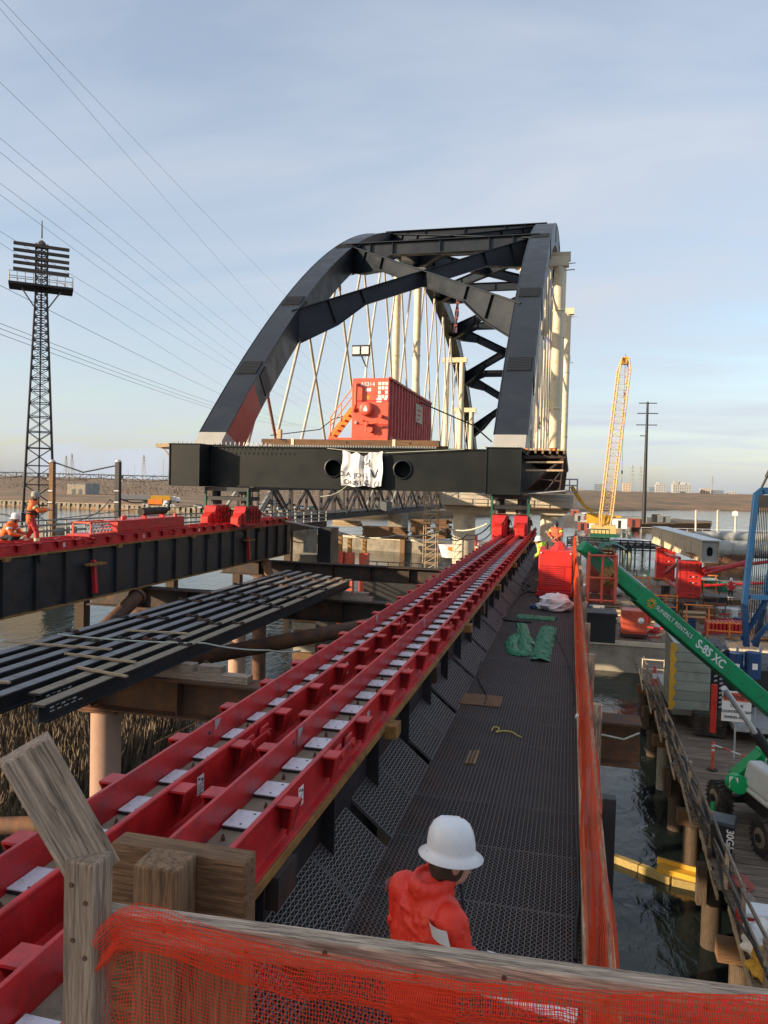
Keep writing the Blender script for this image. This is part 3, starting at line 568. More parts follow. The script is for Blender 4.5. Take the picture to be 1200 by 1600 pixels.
# shear studs along the end beam and tie tops
m = MB(); k = -21.1
while k < -2.4:
    for yy in (37.3, 37.8, 38.35, 38.9):
        if (k < -15.8 or k > -4.3) and not (yy > 38 and -19.4 > k): m.tube((k, yy, GZ1+.04), (k, yy, GZ1+.17), .018, n=5)
    k += .26
m.build('shear_studs', 'galv', br, kind='stuff')
for k in range(4): m = MB(); x = -17.6+4.2*k; m.box(x-.15, x+.15, 39.4, BY0+BL, 1.4, 1.75); m.build('stringer', 'black_steel_rust', br)
y = 45.0
while y < BY0+BL: m = MB(); m.box(-19.35, -4.15, y, y+.12, .75, 1.399); m.build('floor_beam', 'black_steel', br); y += 12.2
# ribs
def make_rib(X):
    wd, dp = 1.62, 2.0; P = []; ts = [0, .0062, .012, .019, .027, .035, .044]+[.055+.89*k/54 for k in range(55)]+[.96, .975, .99, 1.0]; n = len(ts)-1
    for i in range(n+1):
        t = ts[i]; c = rib_pt(X, t); tn = rib_tan(t); up = V(0, -tn.z, tn.y)
        extra = 1.1*max(0, 1-t/.03)**2
        for a, b in ((-1, 0), (1, 0), (1, -1), (-1, -1)):
            q = c + V(a*wd/2, 0, 0) + up*(b*(dp+extra)); q.z = max(q.z, GZ1+.05) if t < .05 or t > .95 else q.z
            P.append(q)
    me = MB(); me.v = [tuple(p) for p in P]
    for i in range(n):
        for k in range(4):
            f = [i*4+k, i*4+(k+1) % 4, (i+1)*4+(k+1) % 4, (i+1)*4+k][::-1]
            mi = 0
            if i < 1: mi = 1
            elif i < 5 and k == 1: mi = 2 if X == XL else 0
            me.f.append(f); me.mi.append(mi); me.sm.append(False)
    me.f.append([0,1,2,3]); me.mi.append(0); me.sm.append(False)
    rb = me.build('arch_rib', ['arch', 'primer_grey', 'primer_red'], br)
    ml = MB()                               # lips of the box section
    for a in (-1, 1):
        ml = MB(); ml.path([rib_pt(X, ts[i])+V(a*(wd/2+.03), 0, 0) for i in range(1, n)], .035, n=4); ml.build('edge_plate', 'arch', rb)
    for t in (.045, .105, .205, .32, .43, .57, .68, .795, .9):        # bolted splices: plate with rows of bolt heads
        c = rib_pt(X, t); tn = rib_tan(t); up = V(0, -tn.z, tn.y); m = MB()
        m.beam(c-tn*.7+up*.03, c+tn*.7+up*.03, 1.36, .05, up=up); sp = m.build('splice_plate', 'splice', rb)
        if t < .3:
            mbolt = MB()
            for i in range(12):
                for j in range(8):
                    q = c + tn*(-.6+1.2*j/7) + V(-.6+1.2*i/11, 0, 0) + up*.055; mbolt.beam(q, q+up*.035, .05, .05, up=(1,0,0))
            mbolt.build('bolt_heads', 'splice', sp, kind='stuff')
        for a in (-1, 1):
            m = MB(); o = V(a*(wd/2+.025), 0, 0)-up*dp*.5; m.beam(c-tn*.55+o, c+tn*.55+o, .05, 1.5, up=up); m.build('splice_plate', 'splice', rb)
    return rb
ribL, ribR = make_rib(XL), make_rib(XR)
# bracing between the ribs: crossed haunched plate girders and one strut at each upper node
nodes = [.098, .205, .318, .43, .57, .682, .795, .902]
def brace(p, q, name='brace'):
    pts = []; up = V(0, 0, 1); ax = (q-p).normalized(); p = p-ax*.75; q = q+ax*.75; sd = ax.cross(up).normalized(); up = sd.cross(ax); L = (q-p).length
    m = MB(); st = [(0, 2.3), (.13, 1.95), (.25, 1.15), (.75, 1.15), (.87, 1.95), (1, 2.3)]
    for f, d in st:
        c = p + ax*L*f
        for a, b in ((-.32, 0), (.32, 0), (.32, -.06), (.03, -.06), (.03, -d+.06), (.32, -d+.06), (.32, -d), (-.32, -d), (-.32, -d+.06), (-.03, -d+.06), (-.03, -.06), (-.32, -.06)): pts.append(c + sd*a + up*b)
    F = [(i*12+k, i*12+(k+1) % 12, (i+1)*12+(k+1) % 12, (i+1)*12+k) for i in range(5) for k in range(12)]
    m.add(pts, F)
    for f in (.13, .25, .5, .75, .87):
        d = 1.0 if .2 < f < .8 else 1.7; c = p+ax*L*f; m.beam(c-up*.08+sd*0, c-up*d, .5, .04, up=ax)
    return m.build(name, 'arch', br)
for i in range(len(nodes)-1):
    if i == 3: pass
    a, b = nodes[i], nodes[i+1]; w2 = .81
    up = lambda t: V(0, -rib_tan(t).z, rib_tan(t).y)
    brace(rib_pt(XL+w2, a)-up(a)*.1, rib_pt(XR-w2, b)-up(b)*.1)
    brace(rib_pt(XR-w2, a)-up(a)*.1, rib_pt(XL+w2, b)-up(b)*.1)
for t in nodes[1:-1]: brace(rib_pt(XL+.81, t)+V(0,.4,.25), rib_pt(XR-.81, t)+V(0,.4,.25), 'strut')
# network hangers
nh = 15
for X in (XL, XR):
    for i in range(nh):
        t = .055 + .89*i/(nh-1); c = rib_pt(X, t); tn = rib_tan(t); up = V(0, -tn.z, tn.y); top = c - up*1.9
        for sgn in (-1, 1):
            dy = sgn*min(9.5, (top.z-1.8)*.56); yb = top.y+dy
            if yb < BY0+3 or yb > BY0+BL-3: continue
            bot = V(X, yb, 1.9); m = MB(); r = .115
            m.tube(top, bot, r, n=8); d = (bot-top).normalized()
            rusty = (X == XL and i in (0,) and sgn == 1)
            h = m.build('hanger', 'hanger_rust' if rusty else 'hanger', br)
            m = MB(); m.tube(top+d*.1, top+d*1.1, .2, .17, n=8); m.build('socket', 'hanger_rust' if i < 2 else 'hanger', h)
# overhang formwork on the right tie girder: brackets, timbers and soffit boards
for k in range(34):
    y = 38.0 + k*.85; m = MB()
    m.beam((-2.35, y, 1.55), (-.32, y, 1.62), .12, .16); m.beam((-2.3, y, -.1), (-.45, y, 1.5), .07, .1); m.beam((-.4, y, 1.55), (-.55, y, -.15), .06, .08)
    m.beam((-2.3, y, -.15), (-.5, y, -.1), .07, .08); m.beam((-1.6, y, .5), (-.5, y, .4), .06, .06); m.beam((-1.2, y, -.1), (-.5, y, .9), .06, .06)
    m.build('overhang_bracket', 'rust' if k % 2 else 'black_steel_rust', br)
for x in (-2.1, -1.75, -1.4, -1.05, -.7, -.38):
    m = MB(); m.box(x-.05, x+.05, 37.7, 77, 1.72, 1.86); m.build('formwork_joist', 'wood_brown_y', br)
m = MB(); m.box(-2.3, -.28, 38.0, 77, 1.865, 1.9); m.build('formwork_board', 'wood_brown_y', br)
for k in range(9):
    m = MB(); xx = -2.2+k*.22; m.beam((xx, 37.75, 1.93), (xx, 38.15, 1.93), .12, .1); m.build('formwork_block', 'orange' if k % 3 == 0 else 'lumber_y', br)
for z in (.9, 1.3): m = MB(); m.beam((-2.2, 37.9, z), (-.4, 37.9, z+.03), .05, .09); m.build('formwork_waler', 'lumber', br)
m = MB(); m.box(-1.6, -.25, 37.9, 60, -.22, -.12); m.build('catwalk_board', 'black_steel', br)
m = MB(); m.beam((-22.3, 37.6, 1.86), (-21.0, 37.6, 1.9), .25, .2); m.beam((-22.3, 38.6, 1.86), (-21.0, 38.6, 1.9), .25, .2); m.beam((-22.0, 37.5, 1.78), (-22.0, 42, 1.78), .14, .14)
m.beam((-21.9, 37.6, 1.75), (-21.27, 37.6, 1.0), .06, .06); m.build('overhang_bracket', 'lumber', br)
m = MB(); m.beam((-2.0, 37.6, -.25), (-.25, 37.6, -.05), .05, .05); m.build('brace_rod', 'galv', br)

# skid shoes (red stepped jacks) and bearing blocks under the girder
def skid_shoe(x, label):
    t = thing('skid_shoe', label, 'skid shoe', (x, 37.6, -2.45), 'red skid shoes carrying the bridge')
    w2 = .33; prof = [(37.55, -2.38), (37.55, -1.75), (37.75, -1.36), (39.2, -1.33), (39.9, -1.75), (39.9, -2.38)]
    for s in (-1, 1):
        m = MB(); m.prism([(x+s*w2, y, z) for y, z in prof], (-s*.05, 0, 0)); m.build('side_plate', 'red', t)
    m = MB()
    for (y0, z0), (y1, z1) in zip(prof[:-1], prof[1:]): m.prism([(x-w2+.05, y0, z0), (x+w2-.05, y0, z0), (x+w2-.05, y1, z1), (x-w2+.05, y1, z1)], (0, .02, -.05))
    m.build('cover_plate', 'red', t)
    m = MB(); m.prism([(x-.22, y, z) for y, z in ((37.0, -2.36), (37.0, -1.95), (37.12, -1.88), (37.54, -1.72), (37.54, -2.36))], (.44, 0, 0)); m.build('nose_block', 'red_bright', t, bevel=.02)
    for dxx in (-.22, .22):
        m = MB(); m.box(x+dxx-.06, x+dxx+.06, 37.0, 37.25, -2.47, -2.3); m.build('guide_lug', 'red', t)
    m = MB(); m.box(x-.3, x+.3, 37.3, 39.8, -2.455, -2.4); m.build('slide_pad', 'dark', t)
    m = MB(); m.box(x-.28, x+.28, 37.5, 37.545, -1.72, -1.66); m.build('lip', 'red', t)
    for k in range(5):
        yy = 37.9+.4*k; zt_ = -1.45 if yy < 39.2 else -1.45-(yy-39.2)*.6
        m = MB(); m.box(x+w2+.002, x+w2+.07, yy-.03, yy+.03, -2.38, zt_); m.build('rib', 'red', t)
    for k in range(4): yy = 38.1+.4*k; m = MB(); m.tube((x+w2+.003, yy, -2.0), (x+w2+.05, yy, -2.0), .09, n=10); m.build('roller_boss', 'dark', t)
    m = MB(); m.box(x+w2+.003, x+w2+.09, 37.6, 39.9, -2.39, -2.32); m.build('bottom_rail', 'red', t)
    m = MB(); m.path([(x+w2+.1, 37.7, -1.5), (x+w2+.14, 38.4, -1.85), (x+w2+.1, 39.3, -1.6), (x+w2+.12, 40.2, -1.95)], .025, n=6); m.build('hose', 'cable', t)
for x, lb in ((-3.42, 'red stepped skid shoe, left of the pair under the right girder end'), (-2.34, 'red stepped skid shoe, right of the pair under the right girder end'),
              (-19.05, 'red stepped skid shoe, left of the pair under the left girder end'), (-17.3, 'red stepped skid shoe, right of the pair under the left girder end')): skid_shoe(x, lb)
def bearing(x0, x1, label):
    xc = (x0+x1)/2; t = thing('bearing_block', label, 'bearing block', (xc, 38.3, -1.3), 'dark bearing stacks under the girder ends')
    m = MB(); m.box(x0, x1, 37.9, 39.4, -.56, -.34); m.build('top_plate', 'black_steel', t)
    m = MB(); m.box(x0, x1, 37.9, 39.4, -1.05, -.85); m.build('middle_plate', 'black_steel', t)
    for xx in (x0+.4, x1-.4):
        m = MB(); m.tube((xx, 38.5, -.85), (xx, 38.5, -.56), .24, n=14); m.build('jack', 'dark', t)
        m = MB(); m.tube((xx, 38.5, -1.29), (xx, 38.5, -1.05), .3, n=14); m.build('jack_base', 'black_steel', t)
    for xx in (x0+.05, x1-.05):
        m = MB(); m.box(xx-.05, xx+.05, 37.85, 37.98, -2.2, -.4); m.build('guide_bar', 'green_dark', t)
bearing(-3.85, -1.95, 'dark jack stack under the right end of the girder'); bearing(-19.5, -16.9, 'dark jack stack under the left end of the girder')

# falsework pipe towers standing on the deck under the ribs
def falsework(X, Y, ztop, label, s=1.27, right_only=False, band=False):
    t = thing('falsework_tower', label, 'pipe tower', (X, Y, 1.75), 'cream pipe towers under the ribs')
    for k in (-1, 1):
        if right_only and k < 0: continue
        m = MB(); m.tube((X+k*s, Y, 1.76), (X+k*s, Y, ztop), .44, n=16); pp = m.build('pipe_column', 'cream', t)
        z = 7.0
        while z < ztop-1:
            m = MB(); m.lathe([(.45, z), (.49, z), (.49, z+.1), (.45, z+.1)], (X+k*s, Y, 0), 16); m.build('flange_ring', 'cream', pp); z += 8.5
        if band: m = MB(); m.lathe([(.445, 3.0), (.455, 3.0), (.455, 3.6), (.445, 3.6)], (X+k*s, Y, 0), 16); m.build('rust_band', 'rust', pp)
        m = MB(); m.box(X+k*s-.55, X+k*s+.55, Y-.55, Y+.55, 1.755, 1.85); m.build('base_plate', 'rust', pp)
        m = MB(); m.beam((X+k*s+.3, Y, ztop-.3), (X+k*s+1.3, Y, ztop-.25), .08, .08); m.build('bracket_arm', 'galv', pp)
    m = MB(); m.beam((X-s-.8, Y, ztop+.42), (X+s+.8, Y, ztop+.42), .8, .8); m.build('cap_beam', 'cream', t)
def under(t): return rib_z(t)-2.6
for Y, lb in ((89, 'tallest cream pipe tower behind the red container'), (127, 'cream pipe tower with visible cap beam right of the container'), (141, 'second cream pipe tower from the tall right rib, inside the arch'), (153, 'shortest cream pipe tower nearest the right rib, inside the arch')):
    t_ = (Y-BY0)/BL; falsework(XL, Y, min(under(t_)-.9, 26), lb)
falsework(XR, 68, under((68-BY0)/BL)-.9, 'cream pipe tower with rust band right beside the right rib', 1.5, band=True)
falsework(XR, 80, under((80-BY0)/BL)-1.0, 'cream pipe tower just behind the rust banded one at the right rib', 1.5)
falsework(XR, 104, 23.2, 'cream pipe tower, furthest right behind the right rib', 1.95)
falsework(XR, 127, under((127-BY0)/BL)-.9, 'far cream pipe tower hidden behind the right rib', 1.5)

# red corrugated power unit on timbers
def power_unit():
    x0, x1 = -12.12, -10.0; Y0, Y1 = 41.0, 54.0; z0, z1 = 2.62, 5.95
    t = thing('power_unit', 'red corrugated container unit numbered A5314 standing on timbers', 'container', ((x0+x1)/2, 46, z0))
    m = MB(); m.box(x0, x1, Y0, Y0+.06, z0, z1); fr = m.build('front_wall', 'orange_red', t, bevel=.02)
    m = MB(); n = 64; pts = []
    for i in range(n+1):
        y = Y0+.06+(Y1-Y0-.06)*i/n; ph = i % 4; xo = 0 if ph in (0, 1) else -.16
        for z in (z0, z1): pts.append((x1+xo, y, z))
    m.add(pts, [(2*i, 2*i+2, 2*i+3, 2*i+1) for i in range(n)]); m.build('corrugated_side', 'container_side', t)
    m = MB(); m.box(x0, x0+.08, Y0+.06, Y1, z0, z1); m.build('left_side', 'container_side', t)
    m = MB(); m.box(x0, x1-.1, Y0+.06, Y1, z1-.06, z1-.002); m.build('roof', 'container_side', t)
    m = MB(); m.box(x0, x1, Y1, Y1+.08, z0, z1); m.build('rear_wall', 'container_side', t)
    m = MB(); m.beam((x1, Y0+.1, z1), (x1, Y1, z1), .14, .14); m.beam((x1, Y0+.1, z0), (x1, Y1, z0), .16, .2); m.build('rail', 'container_side', t)
    # front details
    m = MB(); m.tube((x0+.3, Y0-.3, z1-.35), (x0+.3, Y0-.3, z1-1.55), .09, n=10); m.tube((x0+.3, Y0-.3, z1-.35), (x0+.3, Y0, z1-.35), .09, n=10); m.tube((x0+.3, Y0-.3, z1-1.55), (x0+.12, Y0-.02, z1-1.85), .09, n=10); m.build('exhaust_pipe', 'orange_red', fr)
    m = MB(); cx, cz = x0+.87, z0+1.6; m.lathe([(.40, Y0), (.40, Y0-.25), (.34, Y0-.33), (.2, Y0-.36), (0, Y0-.36)], (cx, 0, cz), 24, 'Y'); m.build('round_hatch', 'orange_red', fr)
    m = MB(); m.prism([(cx-.1, Y0-.372, cz-.15), (cx+.12, Y0-.372, cz-.15), (cx+.12, Y0-.372, cz), (cx+.02, Y0-.372, cz+.18), (cx-.1, Y0-.372, cz)], (0, .01, 0)); m.build('warning_mark', 'white', fr)
    for px, pz, r, L in ((.95, .75, .12, .5), (1.15, .45, .17, .35), (.7, .95, .05, .3), (1.72, 1.2, .1, .3), (.25, .85, .08, .1)):
        m = MB(); m.tube((x0+px, Y0, z0+pz), (x0+px, Y0-L, z0+pz), r, n=12); m.build('valve', 'orange_red' if r != .08 else 'galv', fr)
    m = MB(); m.tube((x0+.95, Y0-.4, z0+.75), (x0+1.6, Y0-.4, z0+.8), .07, n=8); m.tube((x0+.95, Y0-.3, z0+.3), (x0+.95, Y0-.3, z0+.75), .05, n=8); m.build('pipework', 'orange_red', fr)
    for zz in (1.1+.95, .72): m = MB(); m.box(x0+.3, x1-.05, Y0-.03, Y0-.002, z0+zz, z0+zz+.04); m.build('seam', 'red', fr)
    place('unit_number', text_mesh('A5314', .31, 'white', (x0+.48, Y0-.012, z1-.44), (1,0,0), (0,0,1), .004, bold=.006), fr)
    m = MB(); m.box(x0+.78, x0+1.1, Y0-.012, Y0-.002, z1-.74, z1-.56); m.build('logo_plate', 'white', fr)
    m = MB(); m.box(x0+.85, x0+1.02, Y0-.012, Y0-.002, z1-1.18, z1-.98); m.build('caution_label', 'yellow', fr)
    for i in range(4):
        for j in range(3):
            m = MB(); xx, zz = x0+1.5+.2*j, z1-.4-.24*i; m.box(xx, xx+.16, Y0-.012, Y0-.002, zz, zz+.18); m.build('notice', 'ink_red' if (i, j) == (2, 1) else 'white', fr)
    for a in ((1.42, 1.98, .3, .34), (1.85, 2.1, .16, .18)):
        m = MB(); m.box(x0+a[0], x0+a[0]+a[2], Y0-.012, Y0-.002, z0+a[1], z0+a[1]+a[3]*.7); m.build('notice', 'white', fr)
    m = MB(); m.box(x1+.02, x1+.04, 48.4, 50.6, z0+1.55, z0+2.75); sg = m.build('side_sign', 'concrete', t)
    for k in range(3): m = MB(); m.box(x1+.041, x1+.046, 48.7, 50.3-.3*k, z0+2.3-.3*k, z0+2.42-.3*k); m.build('lettering', 'container_side', sg)
    m = MB(); m.box(x0-1.3, x1+.02, Y0-.2, Y0+1.0, z0-.16, z0-.01); m.build('base_tray', 'orange_red', t)
    # stair on the left
    m = MB(); m.beam((x0-1.35, Y0+.2, z0), (x0-.05, Y0+.2, z0+1.7), .06, .22); m.beam((x0-1.35, Y0+1.0, z0), (x0-.05, Y0+1.0, z0+1.7), .06, .22); st = m.build('stair', 'orange', t)
    for k in range(6): f = (k+.5)/6; m = MB(); m.box(x0-1.35+1.3*f-.13, x0-1.35+1.3*f+.13, Y0+.2, Y0+1.0, z0+1.7*f, z0+1.7*f+.05); m.build('tread', 'orange_red', st)
    m = MB()
    for k in (0, .5, 1): m.tube((x0-1.3+1.25*k, Y0+.15, z0+.1+1.65*k), (x0-1.3+1.25*k, Y0+.15, z0+1.15+1.65*k), .03, n=6)
    for h in (.65, 1.15): m.tube((x0-1.3, Y0+.15, z0+h), (x0-.05, Y0+.15, z0+h+1.65), .03, n=6)
    m.build('handrail', 'orange', st)
power_unit()
for i, (xa, xb, y, z, lb) in enumerate([(-17.3, -7.0, 40.6, 2.3, 'long brown timber lying across the deck under the red container front'), (-16.5, -7.4, 46, 2.3, 'brown timber under the middle of the red container')]):
    t = thing('crib_timber', lb, 'timber', ((xa+xb)/2, y, z-.25)); m = MB(); m.box(xa, xb, y-.2, y+.2, z-.19, z+.17); m.build('beam', 'wood_brown', t, bevel=.02)
    for k in range(3): xx = xa+1.5+3.6*k; m = MB(); m.tube((xx, y-.215, z), (xx, y-.199, z), .06, n=8); m.build('bolt', 'dark', t)
    for xx in (xa+1.9, xa+7.8): m = MB(); m.box(xx-.08, xx+.08, y-.23, y-.202, z-.19, z+.2); m.build('strap', 'cream', t)
tr = thing('grating_strip', 'row of short steel upstands along the deck edge under the timber', 'deck edge', (-12, 39.9, 1.75)); m = MB()
for k in range(70): m.box(-17.1+k*.145, -17.1+k*.145+.07, 39.55, 39.75, 1.76, 2.1)
m.build('upstands', 'grey', tr, kind='stuff')
m = MB(); m.box(-16.3, -16.05, 40.2, 40.45, 2.48, 3.0); tag(m.build('wood_post', 'lumber'), 'short pale wood post standing on the deck timber', 'post')
# floodlight mast
t = thing('floodlight_mast', 'twin panel floodlight on a thin mast behind the red container', 'floodlight', (-12.3, 44.5, 1.76))
m = MB(); m.tube((-12.3, 44.5, 1.76), (-12.3, 44.5, 7.2), .05, n=8); m.build('mast', 'galv', t)
pp = at_y(565, 549, 44.5); m = MB(); m.box(pp.x-.55, pp.x+.55, 44.3, 44.5, pp.z-.3, pp.z+.35); hd = m.build('lamp_frame', 'dark', t)
for s in (-.28, .28): m = MB(); m.box(pp.x+s-.22, pp.x+s+.22, 44.24, 44.298, pp.z-.2, pp.z+.24); m.build('lens', 'lens', hd)
m = MB(); m.tube((-12.3, 44.5, 7.1), (pp.x, 44.45, pp.z-.25), .05, n=6); m.build('arm', 'dark', t)
# banner hung on the girder
def banner():
    p0 = at_y(537, 700, 38.15); t = thing('banner', 'white crumpled cloth banner with black lettering hung on the end girder', 'banner', (p0.x+1, 38.1, .9))
    x0, x1 = at_y(536, 720, 38.1).x, at_y(599, 720, 38.1).x; zt, zb = 1.75, -.1; nx, ny = 40, 24; P = []
    def surf(u, v):
        g = math.exp(-((u-.55)/.14)**2); sag = .12*math.sin(u*math.pi)**2 + (.16 if .2 < u < .62 else .05)*math.sin(u*9)**2
        x = x0+(x1-x0)*u + .03*math.sin(v*7+u*4); z = zt-sag*(1-v)-(zt-zb)*v*(1-.02*math.sin(u*14)) - (0 if u > .1 else .0)
        y = 38.0 - .13*math.sin(u*19+v*2.2)*(.35+v*.45)*(.5+g) - .10*g*math.sin(u*46) - .14*abs(noise.noise(V(u*4, v*3, 0))) - .10*v - .1*max(0, .3-abs(u+v*.6-.45))
        return V(x, y, z)
    for j in range(ny):
        for i in range(nx): P.append(surf(i/(nx-1), j/(ny-1)))
    m = MB(); m.grid(P, nx, ny); cl = m.build('cloth', 'white_cloth', t)
    W = x1-x0
    def put(txt, size, u0, v0):
        me = text_mesh(txt, size, 'ink', (0,0,0), (1,0,0), (0,1,0), .002)
        for v in me.vertices:
            q = surf(min(1, max(0, u0+v.co.x/W)), min(1, max(0, v0-v.co.y/(zt-zb)))); v.co = q + V(0, -.02-v.co.z, 0)
        place('lettering', me, cl)
    put('D.A. JOC', .36, -.04, .72); put('ONST C', .38, .05, .96); put('O', .42, .80, 1.0); put('H', .6, .52, .42); put('V', .7, .7, .75)
    m = MB(); pa = V(x0-.9, 38.15, 1.86); m.path([pa, V(x0, 38.1, 1.78), V(x0+.9, 38.12, 1.68), V(x1, 38.1, 1.66), V(x1+4.2, 38.15, 1.9)], .02); m.build('rope', 'rope_pale', t)
    m = MB(); m.path([V(x0+.25, 38.05, -.1), V(x0-.1, 38.0, -.4), V(x0-.6, 38.0, -.62), V(x0-1.2, 38.1, -.7)], .02); m.build('rope', 'rope_pale', t)
banner()
# flag hanging inside the arch
t = thing('flag', 'small dark red and blue flag hanging from the bracing', 'flag', tuple(at_d(713, 520, 85)))
P = []; a, b = at_d(717, 455, 85), at_d(711, 520, 85)
for j in range(12):
    for i in range(5): c = a.lerp(b, j/11); P.append(c+V((i-2)*.09*(1+.25*math.sin(j*1.3)), .12*math.sin(i*2+j), 0))
m = MB(); m.grid(P, 5, 12); m.build('cloth', 'flag_cloth' if 'flag_cloth' in MATS else 'cloth_dark', t)
m = MB()
for j in (3, 5, 7, 9): c = a.lerp(b, j/11); m.box(c.x-.2, c.x+.19, c.y-.2, c.y-.17, c.z-.16, c.z+.02)
m.build('stripe', 'primer_red', t)
# guy ropes on the deck
m = MB(); m.path([V(-10.0, 50, 5.6), at_y(740, 665, 47), at_y(768, 690, 44)], .045); tag(m.build('guy_rope', 'cable'), 'dark rope running from the red container down to the right', 'rope')
m = MB(); m.path([V(-17.0, 41, 2.7), at_y(500, 671, 42), at_y(520, 655, 42.5), V(-12.2, 42.6, 4.2)], .03); tag(m.build('guy_rope', 'cable'), 'dark rope rising to the red container stair', 'rope')
# ------------------------------------------------------------------ behind and under the span
# concrete hammerhead pier
t = thing('concrete_pier', 'pale concrete hammerhead pier with railing under the bridge', 'pier', (-5.6, 67, WATER))
m = MB(); m.prism([(-11.2, 65.5, -.5), (.25, 65.5, -.45), (.25, 65.5, -1.3), (-.4, 65.5, -2.22), (-10.4, 65.5, -2.28), (-11.1, 65.5, -1.4)], (0, 2.8, 0)); cap = m.build('cap', 'concrete', t, bevel=.04)
for x in (-9.1, -1.5):
    m = MB(); m.tube((x, 66.8, WATER-.5), (x, 66.8, -2.22), .98, n=28); m.build('column', 'concrete', t)
m = MB(); m.box(-10.7, .0, 64.7, 65.48, -1.66, -1.58); wk = m.build('walkway', 'wood_brown', t)
for z in (-1.0, -.65): m = MB(); m.tube((-10.6, 64.75, z), (-.1, 64.75, z), .035, n=6); m.build('handrail', 'galv', wk)
for k in range(9): x = -10.6+k*1.31; m = MB(); m.tube((x, 64.75, -1.58), (x, 64.75, -.65), .035, n=6); m.build('rail_post', 'galv', wk)
# old truss bridge far behind
t = thing('old_truss_bridge', 'dark old steel truss bridge seen beneath the girder', 'bridge', tuple(at_d(540, 810, 130)))
a, b = at_d(392, 812, 95), at_d(705, 800, 205); a.z = b.z = -5.4; dv = b-a; sd = V(dv.y, -dv.x, 0).normalized()
for s in (0, 5.0):
    o = -sd*s
    for nm, z, w2, h in (('bottom_chord', 0, .6, .7), ('top_chord', 4.6, .5, .5)):
        m = MB(); m.beam(a+o+V(0,0,z), b+o+V(0,0,z), w2, h); m.build(nm, 'tower_iron', t)
    n = 20
    for i in range(n):
        p = a+o+dv*(i/n); q = a+o+dv*((i+1)/n); m = MB(); m.beam(p, p+V(0,0,4.6), .3, .3); m.build('post', 'tower_iron', t)
        m = MB(); m.beam(p+(V(0,0,4.5) if i % 2 else V(0,0,0)), q+(V(0,0,0) if i % 2 else V(0,0,4.5)), .32, .32); m.build('diagonal', 'grey' if i % 5 == 0 else 'tower_iron', t)
m = MB(); m.beam(a-sd*2.5+V(0,0,.5), b-sd*2.5+V(0,0,.5), 5, .4); m.build('deck', 'tower_iron', t)
m = MB(); q = a+dv*.47; m.box(q.x-1.2, q.x+1.6, q.y-1.2, q.y+1, -5.0, -3.2); m.build('machinery_box', 'far_steel', t)
for f in (.12, .55): q = a+dv*f; m = MB(); m.box(q.x-1.5, q.x+1.5, q.y-1, q.y+5, WATER, -5.8); m.build('support', 'concrete_old', t)
# old bulkhead wall with timber stacks
a, b = at_z(310, 842, WATER), at_z(760, 872, WATER)
t = thing('stone_bulkhead', 'long weathered concrete bulkhead wall in the water behind the works', 'wall', tuple((a+b)/2)); dv = b-a; sd = V(-dv.y, dv.x, 0).normalized()
m = MB(); m.beam(a+sd*4+V(0,0,1.1), b+sd*4+V(0,0,1.1), 8, 2.6); m.build('wall', 'concrete_old', t)
m = MB(); m.beam(a+sd*.3+V(0,0,2.45), b+sd*.3+V(0,0,2.45), 1.0, .35); m.build('coping', 'concrete', t)
for f in (.25, .5, .75): q = a+dv*f; m = MB(); m.beam(q-sd*.6+V(0,0,-.3), q-sd*.6+V(0,0,3.2), .9, 1.2); m.build('fender', 'wood_brown_z', t)
rt = random.Random(5)
def timber_stack(px, py, D, n, rows, L, label, mat='wood_brown'):
    c = at_d(px, py, D); t = thing('timber_stack', label, 'timber stack', tuple(c), 'timber stacks on the bulkhead')
    for r_ in range(rows):
        for k in range(n):
            m = MB(); x = c.x + rt.uniform(-.4, .4); z = c.z + .34*r_; m.box(x-L/2, x+L/2, c.y+k*.38, c.y+k*.38+.33, z, z+.3); m.build('timber', mat, t)
timber_stack(600, 842, 125, 5, 6, 7, 'largest stack of dark timbers behind the bridge works', 'wood_brown')
timber_stack(655, 842, 118, 4, 9, 2.6, 'tall square timber stack left of the scaffold tower', 'wood_brown')
timber_stack(690, 842, 118, 4, 9, 2.0, 'tall square timber stack right behind the scaffold tower', 'wood_brown')
timber_stack(500, 850, 120, 4, 5, 6, 'low timber stack above the orange steel piles', 'lumber')
timber_stack(540, 822, 135, 3, 3, 5, 'pale timber stack beneath the old truss bridge', 'lumber')
timber_stack(440, 838, 118, 3, 4, 4, 'timber stack just right of the left girder end', 'lumber')
for i, (px, top, w_) in enumerate([(502, 842, .32), (515, 838, .32), (531, 837, .32), (546, 840, .32), (569, 842, .3)]):
    b = at_d(px, 884, 74); h = (884-top)/FPX*74; t = thing('steel_pile', 'rust orange steel pile in a red sleeve standing in the water', 'pile', tuple(b), 'orange steel piles in a row')
    m = MB(); m.box(b.x-.18, b.x+.18, b.y-.18, b.y+.18, WATER, b.z+h); m.build('shaft', 'rust_yellow', t)
    m = MB(); m.box(b.x-.42, b.x+.42, b.y-.42, b.y+.42, WATER, b.z+h*.48); m.build('sleeve', 'orange_red', t)
